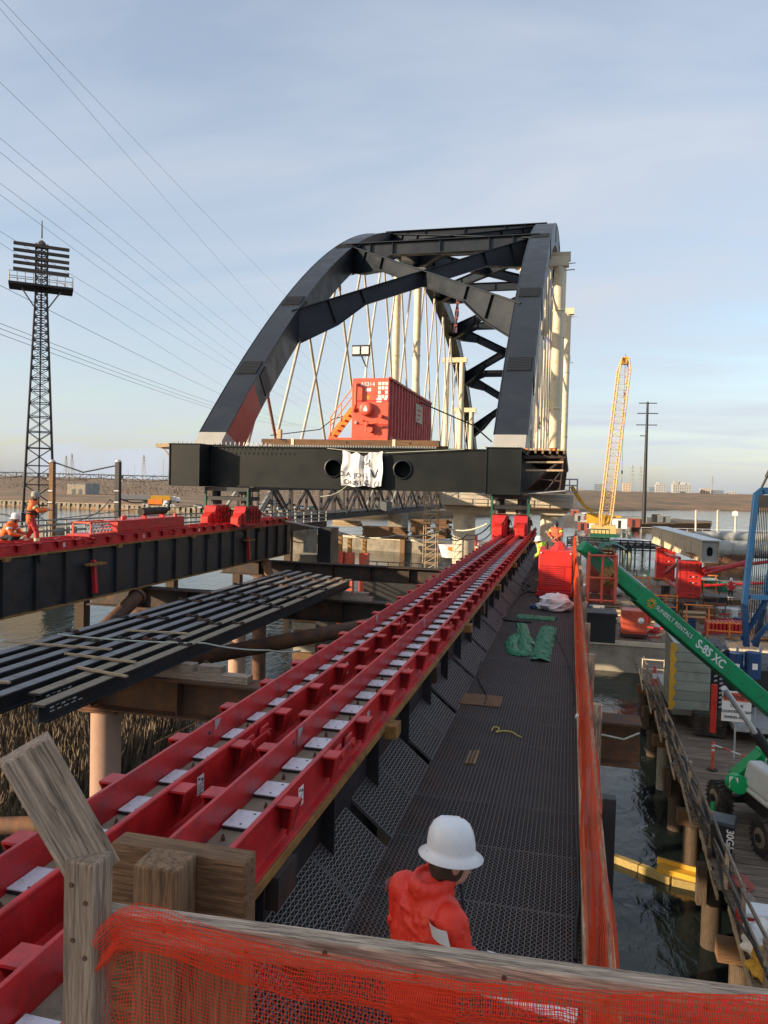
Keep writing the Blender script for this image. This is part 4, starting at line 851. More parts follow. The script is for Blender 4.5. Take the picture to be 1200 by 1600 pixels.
# scaffold stair tower
c = at_d(672, 884, 66); t = thing('scaffold_tower', 'slender pale scaffold stair tower left of the concrete column', 'scaffold', tuple(c)); h = 6.4+1.2
zb = c.z-6
for sx in (-.55, .55):
    for sy in (-.55, .55): m = MB(); m.tube((c.x+sx, c.y+sy, zb), (c.x+sx, c.y+sy, c.z+h), .04, n=6); m.build('leg', 'lumber', t)
k = 0; z = zb
while z < c.z+h-.5:
    m = MB(); m.tube((c.x-.55, c.y-.55, z), (c.x+.55, c.y-.55, z), .03, n=5); m.tube((c.x-.55, c.y+.55, z), (c.x+.55, c.y+.55, z), .03, n=5); m.tube((c.x-.55, c.y-.55, z), (c.x-.55, c.y+.55, z), .03, n=5)
    m.tube((c.x-.55, c.y-.5, z), (c.x+.55, c.y-.5, z+.62), .035, n=5); m.build('brace', 'lumber', t); z += .62
# black handrail pontoon behind
c = at_d(620, 884, 62); t = thing('pontoon', 'black pontoon with handrail in the water left of the column', 'pontoon', tuple(c)); m = MB(); m.box(c.x-2.5, c.x+2.4, c.y-1, c.y+1, WATER-.3, c.z-.9); m.build('hull', 'dark', t)
for z in (-.1, .35): m = MB(); m.tube((c.x-2.4, c.y-.9, c.z+z), (c.x+2.3, c.y-.9, c.z+z), .05, n=6); m.build('rail', 'dark', t)
for k in range(6): m = MB(); x = c.x-2.4+k*.94; m.tube((x, c.y-.9, c.z-.9), (x, c.y-.9, c.z+.4), .05, n=6); m.build('post', 'dark', t)
# red and white boat hull seen between the column and the shoes
c = at_d(728, 852, 70); t = thing('work_boat', 'small red and white work boat behind the skid tracks', 'boat', tuple(c)); P = []
m = MB(); hull = [(-2.6, 0), (-1.8, -.8), (2.2, -.9), (2.6, 0), (2.2, .9), (-1.8, .8)]
m.add([(c.x+x, c.y+y*1.1, c.z) for x, y in hull]+[(c.x+x*.85, c.y+y*.7, c.z-1.2) for x, y in hull], [tuple(range(6)), (6,7,8,9,10,11)[::-1]]+[(i, 6+i, 6+(i+1) % 6, (i+1) % 6) for i in range(6)]); m.build('hull', 'white', t)
m = MB(); m.box(c.x-.5, c.x+1.0, c.y-.6, c.y+.6, c.z, c.z+1.0); m.build('cabin', 'red_bright', t); m = MB(); m.box(c.x-1.5, c.x+1.9, c.y-1.02, c.y-.8, c.z-.45, c.z-.15); m.build('stripe', 'orange', t)

# ------------------------------------------------------------------ left: tower, posts, wires, old deck
def lattice_tower():
    b = at_d(60, 822, 88); b.z = -6.0; top = at_d(65.5, 372, 88); H = top.z-b.z; c = V(b.x, b.y, b.z)
    t = thing('lattice_tower', 'tall black riveted lattice tower with cross arms and platform', 'tower', tuple(c))
    fwdv = V(c.x, c.y, 0).normalized(); rt_ = V(fwdv.y, -fwdv.x, 0); vt = V(top.x-b.x, top.y-b.y, 0)
    def corner(z, sx, sy):
        f = z/H; w_ = 1.72*(1-f)**1.0*(1 if f < .72 else 1)+.0; w_ = 1.72-(1.72-.62)*min(1, f/.8)
        return c + vt*f + rt_*sx*w_ + fwdv*sy*w_ + V(0, 0, z)
    for sx in (-1, 1):
        for sy in (-1, 1): m = MB(); m.path([corner(0, sx, sy), corner(H*.8, sx, sy), corner(H*.975, sx, sy)], [.17, .13, .12], n=4); m.build('leg', 'tower_iron', t)
    z = 0.0; k = 0
    while z < H*.96:
        dz = max(.9, 2.6*(1-z/H)); z2 = min(H*.975, z+dz); m = MB()
        for (s0, s1) in (((-1,-1),(1,-1)), ((1,-1),(1,1)), ((-1,1),(1,1)), ((-1,-1),(-1,1))):
            m.beam(corner(z, *s0), corner(z2, *s1), .09, .07); m.beam(corner(z, *s1), corner(z2, *s0), .09, .07); m.beam(corner(z2, *s0), corner(z2, *s1), .1, .1)
        mid = lambda zz: (corner(zz,-1,-1)+corner(zz,1,-1))/2
        m.beam(mid(z), mid(z2), .12, .1)
        m.build('lacing', 'tower_iron', t); z = z2
    zt = lambda py: (822-py)/450*H
    for py in (388, 398, 408, 417, 427):
        q = c+vt*(zt(py)/H)+V(0,0,zt(py))-fwdv*.8; m = MB(); m.beam(q-rt_*2.95, q+rt_*2.95, .28, .34); m.build('cross_arm', 'arm_wood', t)
    zp = zt(452); q = c+vt*(zp/H)+V(0,0,zp); m = MB(); m.prism([q-rt_*3.4-fwdv*1.7, q+rt_*3.4-fwdv*1.7, q+rt_*3.4+fwdv*1.7, q-rt_*3.4+fwdv*1.7], (0,0,.25)); pf = m.build('platform', 'tower_iron', t)
    for h in (.6, 1.15):
        cs = [q+rt_*sx*3.35+fwdv*sy*1.65+V(0,0,.25+h) for sx, sy in ((-1,-1),(1,-1),(1,1),(-1,1),(-1,-1))]; m = MB(); m.path(cs, .04, n=5); m.build('handrail', 'grey', pf)
    for i in range(9):
        for s in (-1.65, 1.65): p = q+rt_*(-3.35+6.7*i/8)+fwdv*s+V(0,0,.25); m = MB(); m.beam(p, p+V(0,0,1.15), .05, .05); m.build('rail_post', 'grey', pf)
    for sx in (-1, 1): m = MB(); m.beam(q+rt_*sx*2.1, q+rt_*sx*.6-V(0,0,2.3), .15, .15); m.build('knee_brace', 'grey', pf)
    tp = c+vt+V(0,0,H*.97); m = MB(); m.lathe([(.55, 0), (.5, .35), (.3, .6), (.1, .75)], tp, 8, smooth=False); m.build('cap', 'tower_iron', t)
    m = MB(); m.tube(tp+V(0,0,1), tp+V(0,0,3.0), .09, .06, n=6); m.build('spike', 'tower_iron', t)
    m = MB(); q = at_d(82, 805, 86.5); m.box(q.x-.4, q.x+.4, q.y-.3, q.y+.3, q.z-.8, q.z+1.3); m.build('junction_box', 'far_pale', t)
    fb_ = MB(); fb_.box(c.x-3, c.x+3, c.y-3, c.y+3, WATER, -5.9); fb_.build('footing', 'concrete_old', t)
lattice_tower()
for px, lb in ((82, 'weathered timber post close beside the lattice tower'), (185, 'dark timber post standing alone between tower and girder')):
    p = at_d(px, 722, 60); t = thing('timber_post', lb, 'post', (p.x, p.y, -6.0), 'timber posts linked by a cable'); m = MB(); m.beam((p.x, p.y, -6.4), (p.x, p.y, p.z), .36, .36, up=(0,1,0)); m.build('shaft', 'wood_brown_z' if px < 100 else 'tower_iron', t)
    m = MB(); m.lathe([(.26, 0), (.22, .12), (.08, .2)], (p.x, p.y, p.z), 8); m.build('cap', 'galv', t)
    for z in (3.2, 2.3): m = MB(); m.tube((p.x-.2, p.y-.2, p.z-z), (p.x+.2, p.y-.2, p.z-z), .08, n=6); m.build('insulator', 'galv', t)
def cable(pts, r, label, mat='wire', grp=None, sag=0.0, n=14, name='cable'):
    P = []
    for (a, b) in zip(pts[:-1], pts[1:]):
        for i in range(n): f = i/n; q = a.lerp(b, f); P.append(q-V(0,0,sag*4*f*(1-f)))
    P.append(pts[-1]); m = MB(); m.path(P, r, n=5); return tag(m.build(name, mat), label, 'cable', grp)
cable([at_d(84, 722, 60), at_d(130, 738, 60), at_d(184, 727, 60)], .06, 'cable sagging between the two timber posts')
cable([at_d(-60, 800, 60), at_d(0, 803, 60), at_d(26, 812, 60)], .05, 'dark hose at the left edge behind the workers', sag=-.1)
cable([at_d(86, 817, 60), at_d(140, 806, 60), at_d(172, 780, 60), at_d(186, 778, 60), at_d(230, 783, 62)], .05, 'dark cable dipping behind the red hydraulic unit', sag=.25)
# overhead lines from the upper left, far ends beyond the arch
lines = [((20, -10), (445, 437)), ((0, -15), (420, 470)), ((-5, 95), (395, 480)), ((-5, 183), (402, 520)), ((-5, 205), (392, 530)), ((-5, 254), (385, 545)), ((-5, 272), (380, 556)), ((-5, 330), (372, 560)), ((-5, 348), (365, 590)), ((-5, 415), (360, 600)), ((-5, 475), (350, 612)), ((-5, 483), (345, 616)), ((-5, 492), (335, 617))]
for i, (p, q) in enumerate(lines):
    D1, D2 = 70, 190; a = at_d(*p, D1); b = at_d(*q, D2); dr = (b-a).normalized(); a2 = a-dr*60; b2 = b+dr*330
    o = cable([a2, b2], .018 if i < 9 else .026, ['first', 'second', 'third', 'fourth', 'fifth', 'sixth', 'seventh', 'eighth', 'ninth', 'tenth', 'eleventh', 'twelfth', 'lowest'][i]+' overhead power line from the top in the upper left sky', 'wire', 'overhead power lines', sag=4.0, n=30, name='power_line')
# old railway deck with railings behind the left track
t = thing('old_deck', 'low dark deck with grey railing behind the left skid track', 'deck', (-31, 45, -6)); a, b = V(-34.5, 20, -4.4), V(-27.5, 78, -4.4)
m = MB(); m.beam(a, b, 4, .7); m.build('deck_slab', 'black_steel_rust', t)
dv = b-a; sd = V(dv.y, -dv.x, 0).normalized()
for s in (-1.9, 1.9):
    for z in (.75, 1.15, 1.5): m = MB(); m.beam(a+sd*s+V(0,0,z), b+sd*s+V(0,0,z), .07, .1); m.build('rail', 'grey', t)
    for k in range(34): p = a+dv*(k/33)+sd*s; m = MB(); m.beam(p+V(0,0,.3), p+V(0,0,1.55), .1, .08); m.build('rail_post', 'grey', t)
for k in range(6): p = a+dv*((k+.5)/6); m = MB(); m.beam(V(p.x, p.y, WATER), V(p.x, p.y, -4.7), .7, .7); m.build('pile', 'pile_wood', t)
m = MB(); p1, p2 = at_d(95, 830, 52), at_d(330, 800, 62); 
cable([at_d(80, 812, 56), at_d(200, 797, 58), at_d(330, 790, 64)], .03, 'thin handrail wire above the old deck')

# ------------------------------------------------------------------ trestle: cross beams, piles, braces
for i, (y, lb) in enumerate(((16.2, 'nearest brown steel cross beam of the trestle'), (29.3, 'middle dark steel cross beam of the trestle'), (42.3, 'farthest dark steel cross beam under the girder'))):
    t = thing('cross_beam', lb, 'steel beam', (-9, y, -5.6), 'trestle cross beams')
    zt = -4.7; m = MB(); m.ibeam((-20.5, y, zt-.45), (1.55 if i < 2 else .6, y, zt-.45), .7, .9, .05, .05); m.build('beam', 'rust' if i == 0 else 'black_steel_rust', t)
    for k in range(9): x = -18+2.3*k; m = MB(); m.box(x-.01, x+.01, y-.34, y+.34, zt-.84, zt-.06); m.build('stiffener', 'rust' if i == 0 else 'black_steel_rust', t)
def pile(x, y, label, r=.36, ztop=-5.65, mat=None):
    mat = mat or ('rust' if r > .4 else 'pile_pink')
    t = thing('pipe_pile', label, 'pile', (x, y, WATER), 'pinkish pipe piles of the trestle')
    m = MB(); m.tube((x, y, -8.6), (x, y, ztop), r, n=22); m.build('upper_shaft', mat, t)
    m = MB(); m.tube((x, y, WATER-1), (x, y, -8.6), r-.004, n=22); m.build('lower_shaft', 'rust', t)
    m = MB(); m.box(x-.5, x+.5, y-.4, y+.4, ztop, ztop+.05); m.build('cap_plate', 'rust', t)
x1 = at_y(166, 1115, 16.2).x; x2 = at_y(371, 985, 29.3).x
pile(x1, 16.2, 'nearest pinkish pipe pile below the stacked beams'); pile(x2, 29.3, 'pinkish pipe pile under the middle cross beam')
pile(-18.0, 29.3, 'pipe pile under the left girder at the middle cross beam', .42); pile(-18.0, 42.3, 'pipe pile under the far end of the left girder', .42); pile(-2.7, 16.2, 'pipe pile under the right girder at the near cross beam', .42); pile(-2.7, 29.3, 'pipe pile under the right girder at the middle cross beam', .42); pile(-2.7, 42.3, 'pipe pile under the right girder at the far cross beam', .42); pile(-18.0, 16.2, 'pipe pile under the left girder at the near cross beam', .42)
def pipe(p, q, r, label, mat='rust', grp='trestle brace pipes'):
    t = thing('brace_pipe', label, 'pipe', tuple((Vector(p)+Vector(q))/2), grp); m = MB(); m.tube(p, q, r, n=16); m.build('tube', mat, t)
    d = (Vector(q)-Vector(p)).normalized(); m = MB(); m.tube(Vector(q)-d*.15, Vector(q)+d*.02, r*1.25, n=16); m.build('collar', mat, t)
pipe(at_y(236, 1042, 22.5), at_y(720, 950, 29.0), .27, 'long brown brace pipe running under the stacked beams')
pipe(at_y(0, 1190, 14.5)+V(0,0,-1.5), at_y(250, 1180, 14.8)+V(0,0,-1.5), .2, 'brown pipe low at the left behind the leaning timber')
pipe((-17.3, 22.3, -7.2), (-17.5, 28.2, -4.9), .3, 'short raking pipe under the left girder', 'rust')
pipe((-16.0, 39.5, -6.2), (-17.3, 41.5, -4.8), .25, 'small raking strut at the far end of the left girder', 'wood_brown')
pipe(at_y(420, 1001, 30), at_y(610, 985, 30), .2, 'brown pipe between the piles over the water')

# stacked black beams
st_x = [-8.95, -9.5, -10.05, -10.65, -11.25, -11.85, -12.4]
y0s = [11.3, 11.9, 10.8, 10.5, 10.2, 10.0, 10.0]; y1s = [30.5, 30.9, 31.2, 31.6, 32.0, 32.3, 32.5]
for i, x in enumerate(st_x):
    t = thing('steel_h_beam', ['nearest', 'second', 'third', 'fourth', 'fifth', 'sixth', 'farthest'][i]+' of the long black beams stacked side by side, counted from the red tracks', 'steel beam', (x, y0s[i], -4.5), 'stacked black beams')
    m = MB(); m.ibeam((x, y0s[i], -4.18), (x, y1s[i], -4.18), .27, .32, .03, .025); m.build('beam', 'black_steel', t)
    m = MB(); m.box(x-.125, x+.125, y0s[i]+.01, y1s[i]-.01, -4.018, -4.006); m.build('top_face', 'tan' if i in (0, 1) else 'galv_worn', t) if 'galv_worn' in MATS else m.build('top_face', 'tan', t)
    if i < 2:
        m = MB()
        for k in range(5): m.box(x+.014, x+.02, y0s[i]+.3+.16*k, y0s[i]+.4+.16*k, -4.16+.02*(k % 2), -4.13); m.box(x+.014, x+.02, y0s[i]+.3+.2*k, y0s[i]+.42+.2*k, -4.22, -4.205)
        m.build('chalk_mark', 'paper', t)
rb = random.Random(9)
for i, x in enumerate(st_x):
    for y in (16.5, 19.6, 22.8, 24.3, 27.4, 29.8):
        y += rb.uniform(-.5, .5); m = MB(); m.box(x-.19, x+.19, y, y+.10, -4.004, -3.975); m.box(x-.17, x-.07, y+.01, y+.09, -3.975, -3.935); m.box(x+.07, x+.17, y+.01, y+.09, -3.975, -3.935)
        tag(m.build('clamp', 'black_steel_rust' if (i+int(y)) % 3 else 'rust'), 'small clamp cleat lying on the stacked black beams', 'clamp', 'cleats on the stacked beams')
for bi, (xa, xb, y, z) in enumerate(((-9.9, -8.5, 13.5, -3.96), (-10.9, -9.0, 14.6, -3.96), (-13.0, -10.2, 15.2, -3.96), (-12.8, -10.3, 12.4, -3.96), (-11.2, -9.5, 17.6, -3.96))):
    m = MB(); m.beam((xa, y+rb.uniform(-.2,.2), z), (xb, y+rb.uniform(-.2,.2), z), .07, .04); tag(m.build('batten', 'lumber'), 'wood batten across the stacked black beams, '+['second from the near ends', 'third from the near ends', 'longest at the left edge', 'nearest at the left edge', 'farthest of the five'][bi], 'batten', 'battens across the stacked beams')
for y in (16.2, 29.3):
    for k, (xa, xb, z) in enumerate(((-12.9, -7.6, -4.61), )):
        t = thing('dunnage_timber', 'timber dunnage between the stacked beams and the %s cross beam' % ('near' if y < 20 else 'middle'), 'timber', (-10, y, -4.7)); m = MB(); m.box(xa, xb+(0.5 if y < 20 else 0), y-.16, y+.16, -4.695, -4.525); m.build('timber', 'wood_grey', t); m = MB(); m.box(xa, -8.5, y-.14, y+.14, -4.523, -4.345); m.build('timber', 'wood_grey', t)
        m = MB(); m.box(-8.4, -7.8, y-.1, y+.2, -4.52, -4.36); m.build('short_block', 'wood_grey', t)
cable([at_y(90, 991, 15.5), at_y(320, 1005, 17), at_y(420, 1016, 18), at_y(470, 1016, 19)], .022, 'thin pale tie rod stretched over the stacked beams', 'rope_pale', sag=.05)
cable([at_y(320, 1032, 20), at_y(385, 1068, 16.4)], .015, 'thin rope slanting down to the near cross beam', 'rope_pale')

# marsh bank with reeds, lower left
P = []; n1, n2 = 30, 30
for j in range(n2):
    for i in range(n1):
        x = -46+i*1.25; y = -6+j*1.45; edge = 31.5+1.2*math.sin(x*.5)
        z = WATER-.4+1.4/(1+math.exp((y-edge)*1.1))/(1+math.exp((x+15.5)*1.6))+.15*noise.noise(V(x*.4, y*.4, 0)); P.append((x, y, z))
m = MB(); m.grid(P, n1, n2); tag(m.build('mud_bank', 'mud'), 'muddy marsh bank below the trestle', kind='structure')
m = MB(); rr = random.Random(11)
for i in range(44000):
    x = rr.uniform(-34, -15.8); y = rr.uniform(14, 32.5)
    edge = 31.2+1.2*math.sin(x*.5)
    if y > edge+rr.uniform(-1, .6): continue
    h = rr.uniform(1.2, 2.6); a = rr.uniform(0, 3.14); lx, ly = rr.uniform(-.4, .4), rr.uniform(-.4, .4); wv = .014
    p = V(x, y, WATER+.55); dxy = V(math.cos(a)*wv, math.sin(a)*wv, 0)
    m.add([p-dxy, p+dxy, p+V(lx, ly, h)+dxy*.5, p+V(lx*1.25, ly*1.25, h*1.07)], [(0,1,2),(0,2,3)])
    if rr.random() < .35: q = p+V(lx*1.1, ly*1.1, h); m.add([q-dxy*2.2, q+dxy*2.2, q+V(lx*.4, ly*.4, .32)], [(0,1,2)])
tag(m.build('reeds', 'reed'), 'dry brown reeds on the marsh bank at lower left', 'reeds', kind='stuff')
# small gangway with rails low between the piles
c = at_z(300, 1150, -11.2); t = thing('gangway', 'narrow pale gangway with pipe rails low over the water', 'gangway', tuple(c)); a = at_z(215, 1200, -11.2); b = at_z(385, 1112, -11.2)
m = MB(); m.beam(a, b, 1.6, .12); m.build('deck', 'wood_grey', t)
dv = b-a; sd = V(dv.y, -dv.x, 0).normalized()
for s in (-.8, .8):
    for z in (.55, 1.1): m = MB(); m.tube(a+sd*s+V(0,0,z), b+sd*s+V(0,0,z), .03, n=6); m.build('rail', 'wood_brown', t)
    for k in range(7): p = a+dv*(k/6)+sd*s; m = MB(); m.tube(p, p+V(0,0,1.1), .03, n=6); m.build('rail_post', 'wood_brown', t)
for k in (0.1, .9): p = a+dv*k; m = MB(); m.tube((p.x, p.y, WATER-.5), p, .15, n=8); m.build('float_pile', 'rust', t)
# ------------------------------------------------------------------ skid tracks on their girders
ZT = -2.25
def make_bracket_mesh(s):
    m = MB(); z0 = -.255; w = .17                                   # origin at the flange top; s = outward side
    o = lambda a: s*a
    m.box(min(o(.0), o(.14)), max(o(.0), o(.14)), -w/2, w/2, -.035, -.018)            # top plate
    m.prism([(o(.0), w/2-.018, -.035), (o(.14), w/2-.018, -.035), (o(.115), w/2-.018, -.13), (o(.075), w/2-.018, z0), (o(.0), w/2-.018, z0)], (0, .016, 0))   # far gusset
    m.prism([(o(.14), -w/2, -.035), (o(.14), w/2, -.035), (o(.075), w/2-.02, z0), (o(.075), -w/2+.07, z0)], (o(-.016), 0, 0))                              # outer face
    return m.mesh('bracket', 'red')
BR = {s: make_bracket_mesh(s) for s in (-1, 1)}
def mk(fn, mat): m = MB(); fn(m); return m.mesh('piece', mat)
PL = mk(lambda m: m.box(-.182, .182, -.135, .135, .008, .016), 'plate_white'); PLE = mk(lambda m: m.box(-.18, .18, -.133, .133, -.03, .0079), 'plate_edge')
HOLE = mk(lambda m: m.tube((0, 0, .0155), (0, 0, .0172), .011, n=8), 'dark'); BOLT = mk(lambda m: (m.tube((0,0,-.03), (0,0,.0), .016, n=6), m.tube((0,0,0), (0,0,.02), .008, n=6)), 'rust')
def flange_seg(s, y0, y1):
    m = MB(); o = lambda a: s*a
    prof = [(o(-.012), 0), (o(.014), 0), (o(.022), -.008), (o(.022), -.03), (o(.01), -.04), (o(.01), -.33), (o(.075), -.335), (o(.075), -.352), (o(-.012), -.352)]
    m.prism([(x, y0, z) for x, z in prof], (0, y1-y0, 0)); return m
rk = random.Random(21)
def skid_track(xc, ya, yb, label, near):
    t = thing('skid_track', label, 'skid track', (xc, ya, -2.66), 'red skid tracks'); hw = .205
    m = MB(); m.box(xc-hw+.014, xc+hw-.014, ya, yb, -2.56, -2.495); m.build('base_plate', 'tan', t)
    y = ya; k = 0; joints = []
    while y < yb: y += 6.1; joints.append(.36+6.1*(k)); k += 1
    cuts = [ya]+[j for j in [.35+6.1*i for i in range(12)] if ya < j < yb]+[yb]
    for s in (-1, 1):
        fl = []
        for a, b in zip(cuts[:-1], cuts[1:]):
            m = flange_seg(s, a+.004, b-.004); m.v = [(xc+s*hw+x, y_, ZT+z) for x, y_, z in m.v]; fl.append(m.build('flange', 'red', t, bevel=.004 if near else 0))
        y = math.ceil(ya); 
        for a in range(int(math.ceil(ya)), int(yb)):
            if near or s > 0: place('bracket', BR[s], t, loc=(xc+s*hw+s*.012, a, ZT))
        for j in cuts[1:-1]:                                    # pin link at each track joint
            for dy in (-.17, .17):
                m = MB(); m.prism([(xc+s*(hw+.02), j+dy-.13, ZT-.22), (xc+s*(hw+.02), j+dy+.13, ZT-.22), (xc+s*(hw+.02), j+dy+.1, ZT-.06), (xc+s*(hw+.02), j+dy-.06, ZT-.06)], (s*.035, 0, 0)); m.build('link_lug', 'red', t, bevel=.01 if near else 0)
            m = MB(); m.beam((xc+s*(hw+.075), j-.25, ZT-.14), (xc+s*(hw+.075), j+.25, ZT-.14), .03, .07); m.build('link_bar', 'red', t)
            for dy in (-.17, .17): m = MB(); m.tube((xc+s*(hw+.05), j+dy, ZT-.14), (xc+s*(hw+.105), j+dy, ZT-.14), .03, n=8); m.build('link_pin', 'red_bright', t)
            m = MB(); m.tube((xc+s*(hw-.013), j-.07, ZT-.1), (xc+s*(hw-.0145), j-.07, ZT-.1), .022, n=10); m.build('pin_hole', 'dark', t)
            m = MB(); m.prism([(xc+s*(hw-.0126), j+.03, ZT-.01), (xc+s*(hw-.0126), j+.16, ZT-.02), (xc+s*(hw-.0126), j+.12, ZT-.07), (xc+s*(hw-.0126), j+.05, ZT-.11)], (-s*.001, 0, 0)); m.build('worn_patch', 'galv', t)
    y = ya+.15; i = 0
    while y < yb-.2:
        d = min(abs(y-j) for j in cuts[1:-1]+[999])
        p = place('slide_plate', PL, t, loc=(xc+rk.uniform(-.006, .006), y, -2.475)); p.rotation_euler[2] = rk.uniform(-.02, .02)
        if near or i % 1 == 0:
            q = place('plate_edge', PLE, p, loc=(xc, y, -2.475)); q.matrix_parent_inverse = Matrix.Identity(4); q.location = (0, 0, 0)
            if near and y < 16:
                for hx, hy in ((-.06, -.09), (-.03, .09)):
                    q = place('hole', HOLE, p, loc=(0,0,0)); q.matrix_parent_inverse = Matrix.Identity(4); q.location = (hx, hy, 0)
        if near: place('bolt', BOLT, t, loc=(xc+(-.02 if i % 2 else -.1), y+.285, -2.47))
        y += .57; i += 1
    return t
def sticker(t, x, y, z, label='label_sticker', mat='paper', s=1):
    m = MB(); m.prism([(x, y-.055, z-.075), (x, y+.055, z-.075), (x, y+.055, z+.075), (x, y-.055, z+.075)], (s*.002, 0, 0)); o = m.build(label, mat, t)
    if mat == 'paper':
        m = MB()
        for k, (a, b, h) in enumerate(((-.045, -.005, .016), (.01, .045, .022), (-.045, .045, .006), (-.045, .03, .006), (-.045, .045, .006), (-.045, .02, .006))):
            zz = z+.045-.022*k; m.prism([(x+s*.0021, y+a, zz), (x+s*.0021, y+b, zz), (x+s*.0021, y+b, zz+h), (x+s*.0021, y+a, zz+h)], (s*.001, 0, 0))
        m.build('print', 'ink', o)
tRR = skid_track(-2.165, .9, 45.5, 'red skid track nearest the grating walkway', True)
tRL = skid_track(-3.0, .9, 45.5, 'red skid track second from the grating walkway', True)
tLR = skid_track(-17.72, 12, 46.0, 'far left red skid track, the one nearer the stacked beams', False)
tLL = skid_track(-18.6, 12, 46.0, 'outermost red skid track on the far left, behind the other', False)
for t, x, ys in ((tRR, -2.165+.205+.0105, (5.45, 9.4, 13.5, 19.4)), (tRL, -3.0+.205+.0105, (5.42, 9.45, 14.4, 20.4)), (tLR, -17.72+.205+.0105, (23.4, 28.6, 33.5, 38.5))):
    for k, y in enumerate(ys): sticker(t, x, y, ZT-.17)
sticker(tRR, -2.165+.2155, 7.45, ZT-.16, 'name_plate', 'galv'); sticker(tRL, -3.0+.2155, 11.3, ZT-.16, 'name_plate', 'galv')
# girders under the tracks
def girder(xc, ya, yb, label, zb):
    t = thing('runway_girder', label, 'girder', (xc, ya, zb), 'runway girders under the tracks')
    m = MB(); m.box(xc-.3, xc+.3, ya, yb, -2.665, -2.606); m.build('top_plate', 'rust_yellow', t)
    m = MB(); m.box(xc-.16, xc+.16, ya, yb, zb+.05, -2.668); m.build('web', 'black_steel', t)
    m = MB(); m.box(xc-.3, xc+.3, ya, yb, zb, zb+.048); m.build('bottom_plate', 'rust_yellow', t)
    y = ya+.6; k = 0
    while y < yb-.1:
        m = MB(); m.box(xc-.28, xc+.28, y-.012, y+.012, zb+.05, -2.67); m.build('stiffener', 'black_steel', t)
        if k % 4 == 2:
            m = MB(); m.box(xc+.17, xc+.34, y+.1, y+.45, -2.9, -2.67); m.build('clip_angle', 'black_steel_rust', t)
        y += 1.55; k += 1
    m = MB()
    for y in (8.0, 14.3, 20.4, 26.6, 32.7, 38.8):
        m.box(xc+.28, xc+.42, y-.12, y+.12, -2.75, -2.61)
    m.build('splice_clip', 'rust_yellow', t)
girder(-2.165, .9, 45.5, 'black girder under the track beside the walkway', -4.6); girder(-3.0, .9, 45.5, 'black girder under the second track from the walkway', -4.6)
girder(-17.72, 12, 46, 'black girder under the far left track, side facing the stacked beams', -4.6); girder(-18.6, 12, 46, 'black girder under the outermost left track', -4.6)
# things on the left runway
def hydraulic_unit():
    a = V(-18.15, 27.6, -2.2); t = thing('hydraulic_unit', 'long low red hydraulic unit with black muffler on the left track', 'hydraulic unit', tuple(a))
    m = MB(); m.box(-18.6, -17.6, 25.0, 32.6, -2.24, -2.16); m.build('skid_base', 'red', t)
    m = MB(); m.box(-18.5, -17.7, 27.0, 32.4, -2.158, -1.72); m.build('tank', 'red', t, bevel=.02)
    m = MB()
    for x in (-18.5, -17.74): m.box(x, x+.05, 25.2, 25.25, -2.158, -1.72); m.box(x, x+.05, 26.95, 27.0, -2.158, -1.72); m.box(x, x+.05, 25.2, 27.0, -1.76, -1.7)
    m.box(-18.45, -17.74, 25.2, 25.25, -1.76, -1.7); m.build('cage_frame', 'orange_red', t)
    m = MB()
    for i in range(7):
        for j in range(3): m.tube((-17.9-.07*j, 25.4+.22*i, -2.1+.12*j), (-17.85-.07*j, 25.5+.22*i, -2.05+.12*j), .05, n=6)
    m.build('valve_bank', 'galv', t, kind='stuff')
    m = MB(); m.tube((-18.1, 29.3, -1.42), (-18.1, 31.3, -1.42), .17, n=14); mf = m.build('muffler', 'rubber', t)
    m = MB(); m.path([(-18.1, 31.3, -1.42), (-18.1, 31.6, -1.4), (-18.1, 31.65, -1.15), (-18.1, 31.8, -1.0)], .07, n=8); m.build('exhaust_stack', 'dark', mf)
    for y in (29.5, 31.0): m = MB(); m.box(-18.2, -18.0, y, y+.1, -1.72, -1.58); m.build('saddle', 'red', mf)
    for y, x in ((27.8, -18.0), (28.4, -18.3), (31.9, -17.9)): m = MB(); m.lathe([(.09, -1.72), (.09, -1.6), (.05, -1.56)], (x, y, 0), 10); m.build('filler_cap', 'red_bright', t)
hydraulic_unit()
for y, lb in ((24.9, 'red vertical hose post on the face of the left girder, nearer one'), (38.9, 'red vertical hose post on the face of the left girder, farther one')):
    t = thing('red_strut', lb, 'strut', (-17.3, y, -4.3), 'red struts on the left girder'); m = MB(); m.beam((-17.25, y, -4.35), (-17.35, y, -3.1), .16, .16, up=(0,1,0)); m.build('bar', 'red', t, bevel=.02); m = MB(); m.box(-17.4, -17.1, y-.5, y+.5, -3.28, -3.2); m.build('bracket_plate', 'rust_yellow', t)
# crib tower at the end of the left girder
t = thing('crib_pier', 'dark timber and steel crib pier at the far end of the left girder', 'pier', (-16.9, 47.5, WATER)); 
for k in range(16): z = WATER+.1+k*.5; m = MB(); m.box(-17.6, -15.9, 46.9+(.15 if k % 2 else 0), 48.6, z, z+.46); m.build('crib_timber', 'wood_brown' if k % 3 else 'concrete_old', t)
m = MB(); m.box(-15.9, -15.0, 46.6, 48.3, WATER, -2.9); m.build('steel_column', 'black_steel', t)
for p, q, lb in ((at_y(380, 797, 38), at_y(420, 806, 44), 'pale hydraulic rod at the left shoes, nearer piece'), (at_y(430, 811, 44), at_y(540, 834, 50), 'pale rod leading right from the left girder end')):
    t = thing('push_rod', lb, 'rod', tuple((p+q)/2), 'pale rods at the left girder end'); m = MB(); m.tube(p, q, .07, n=8); m.build('rod', 'white_cloth', t); m = MB(); m.tube(p, p.lerp(q, .12), .13, n=8); m.build('end_fitting', 'rust_yellow', t)
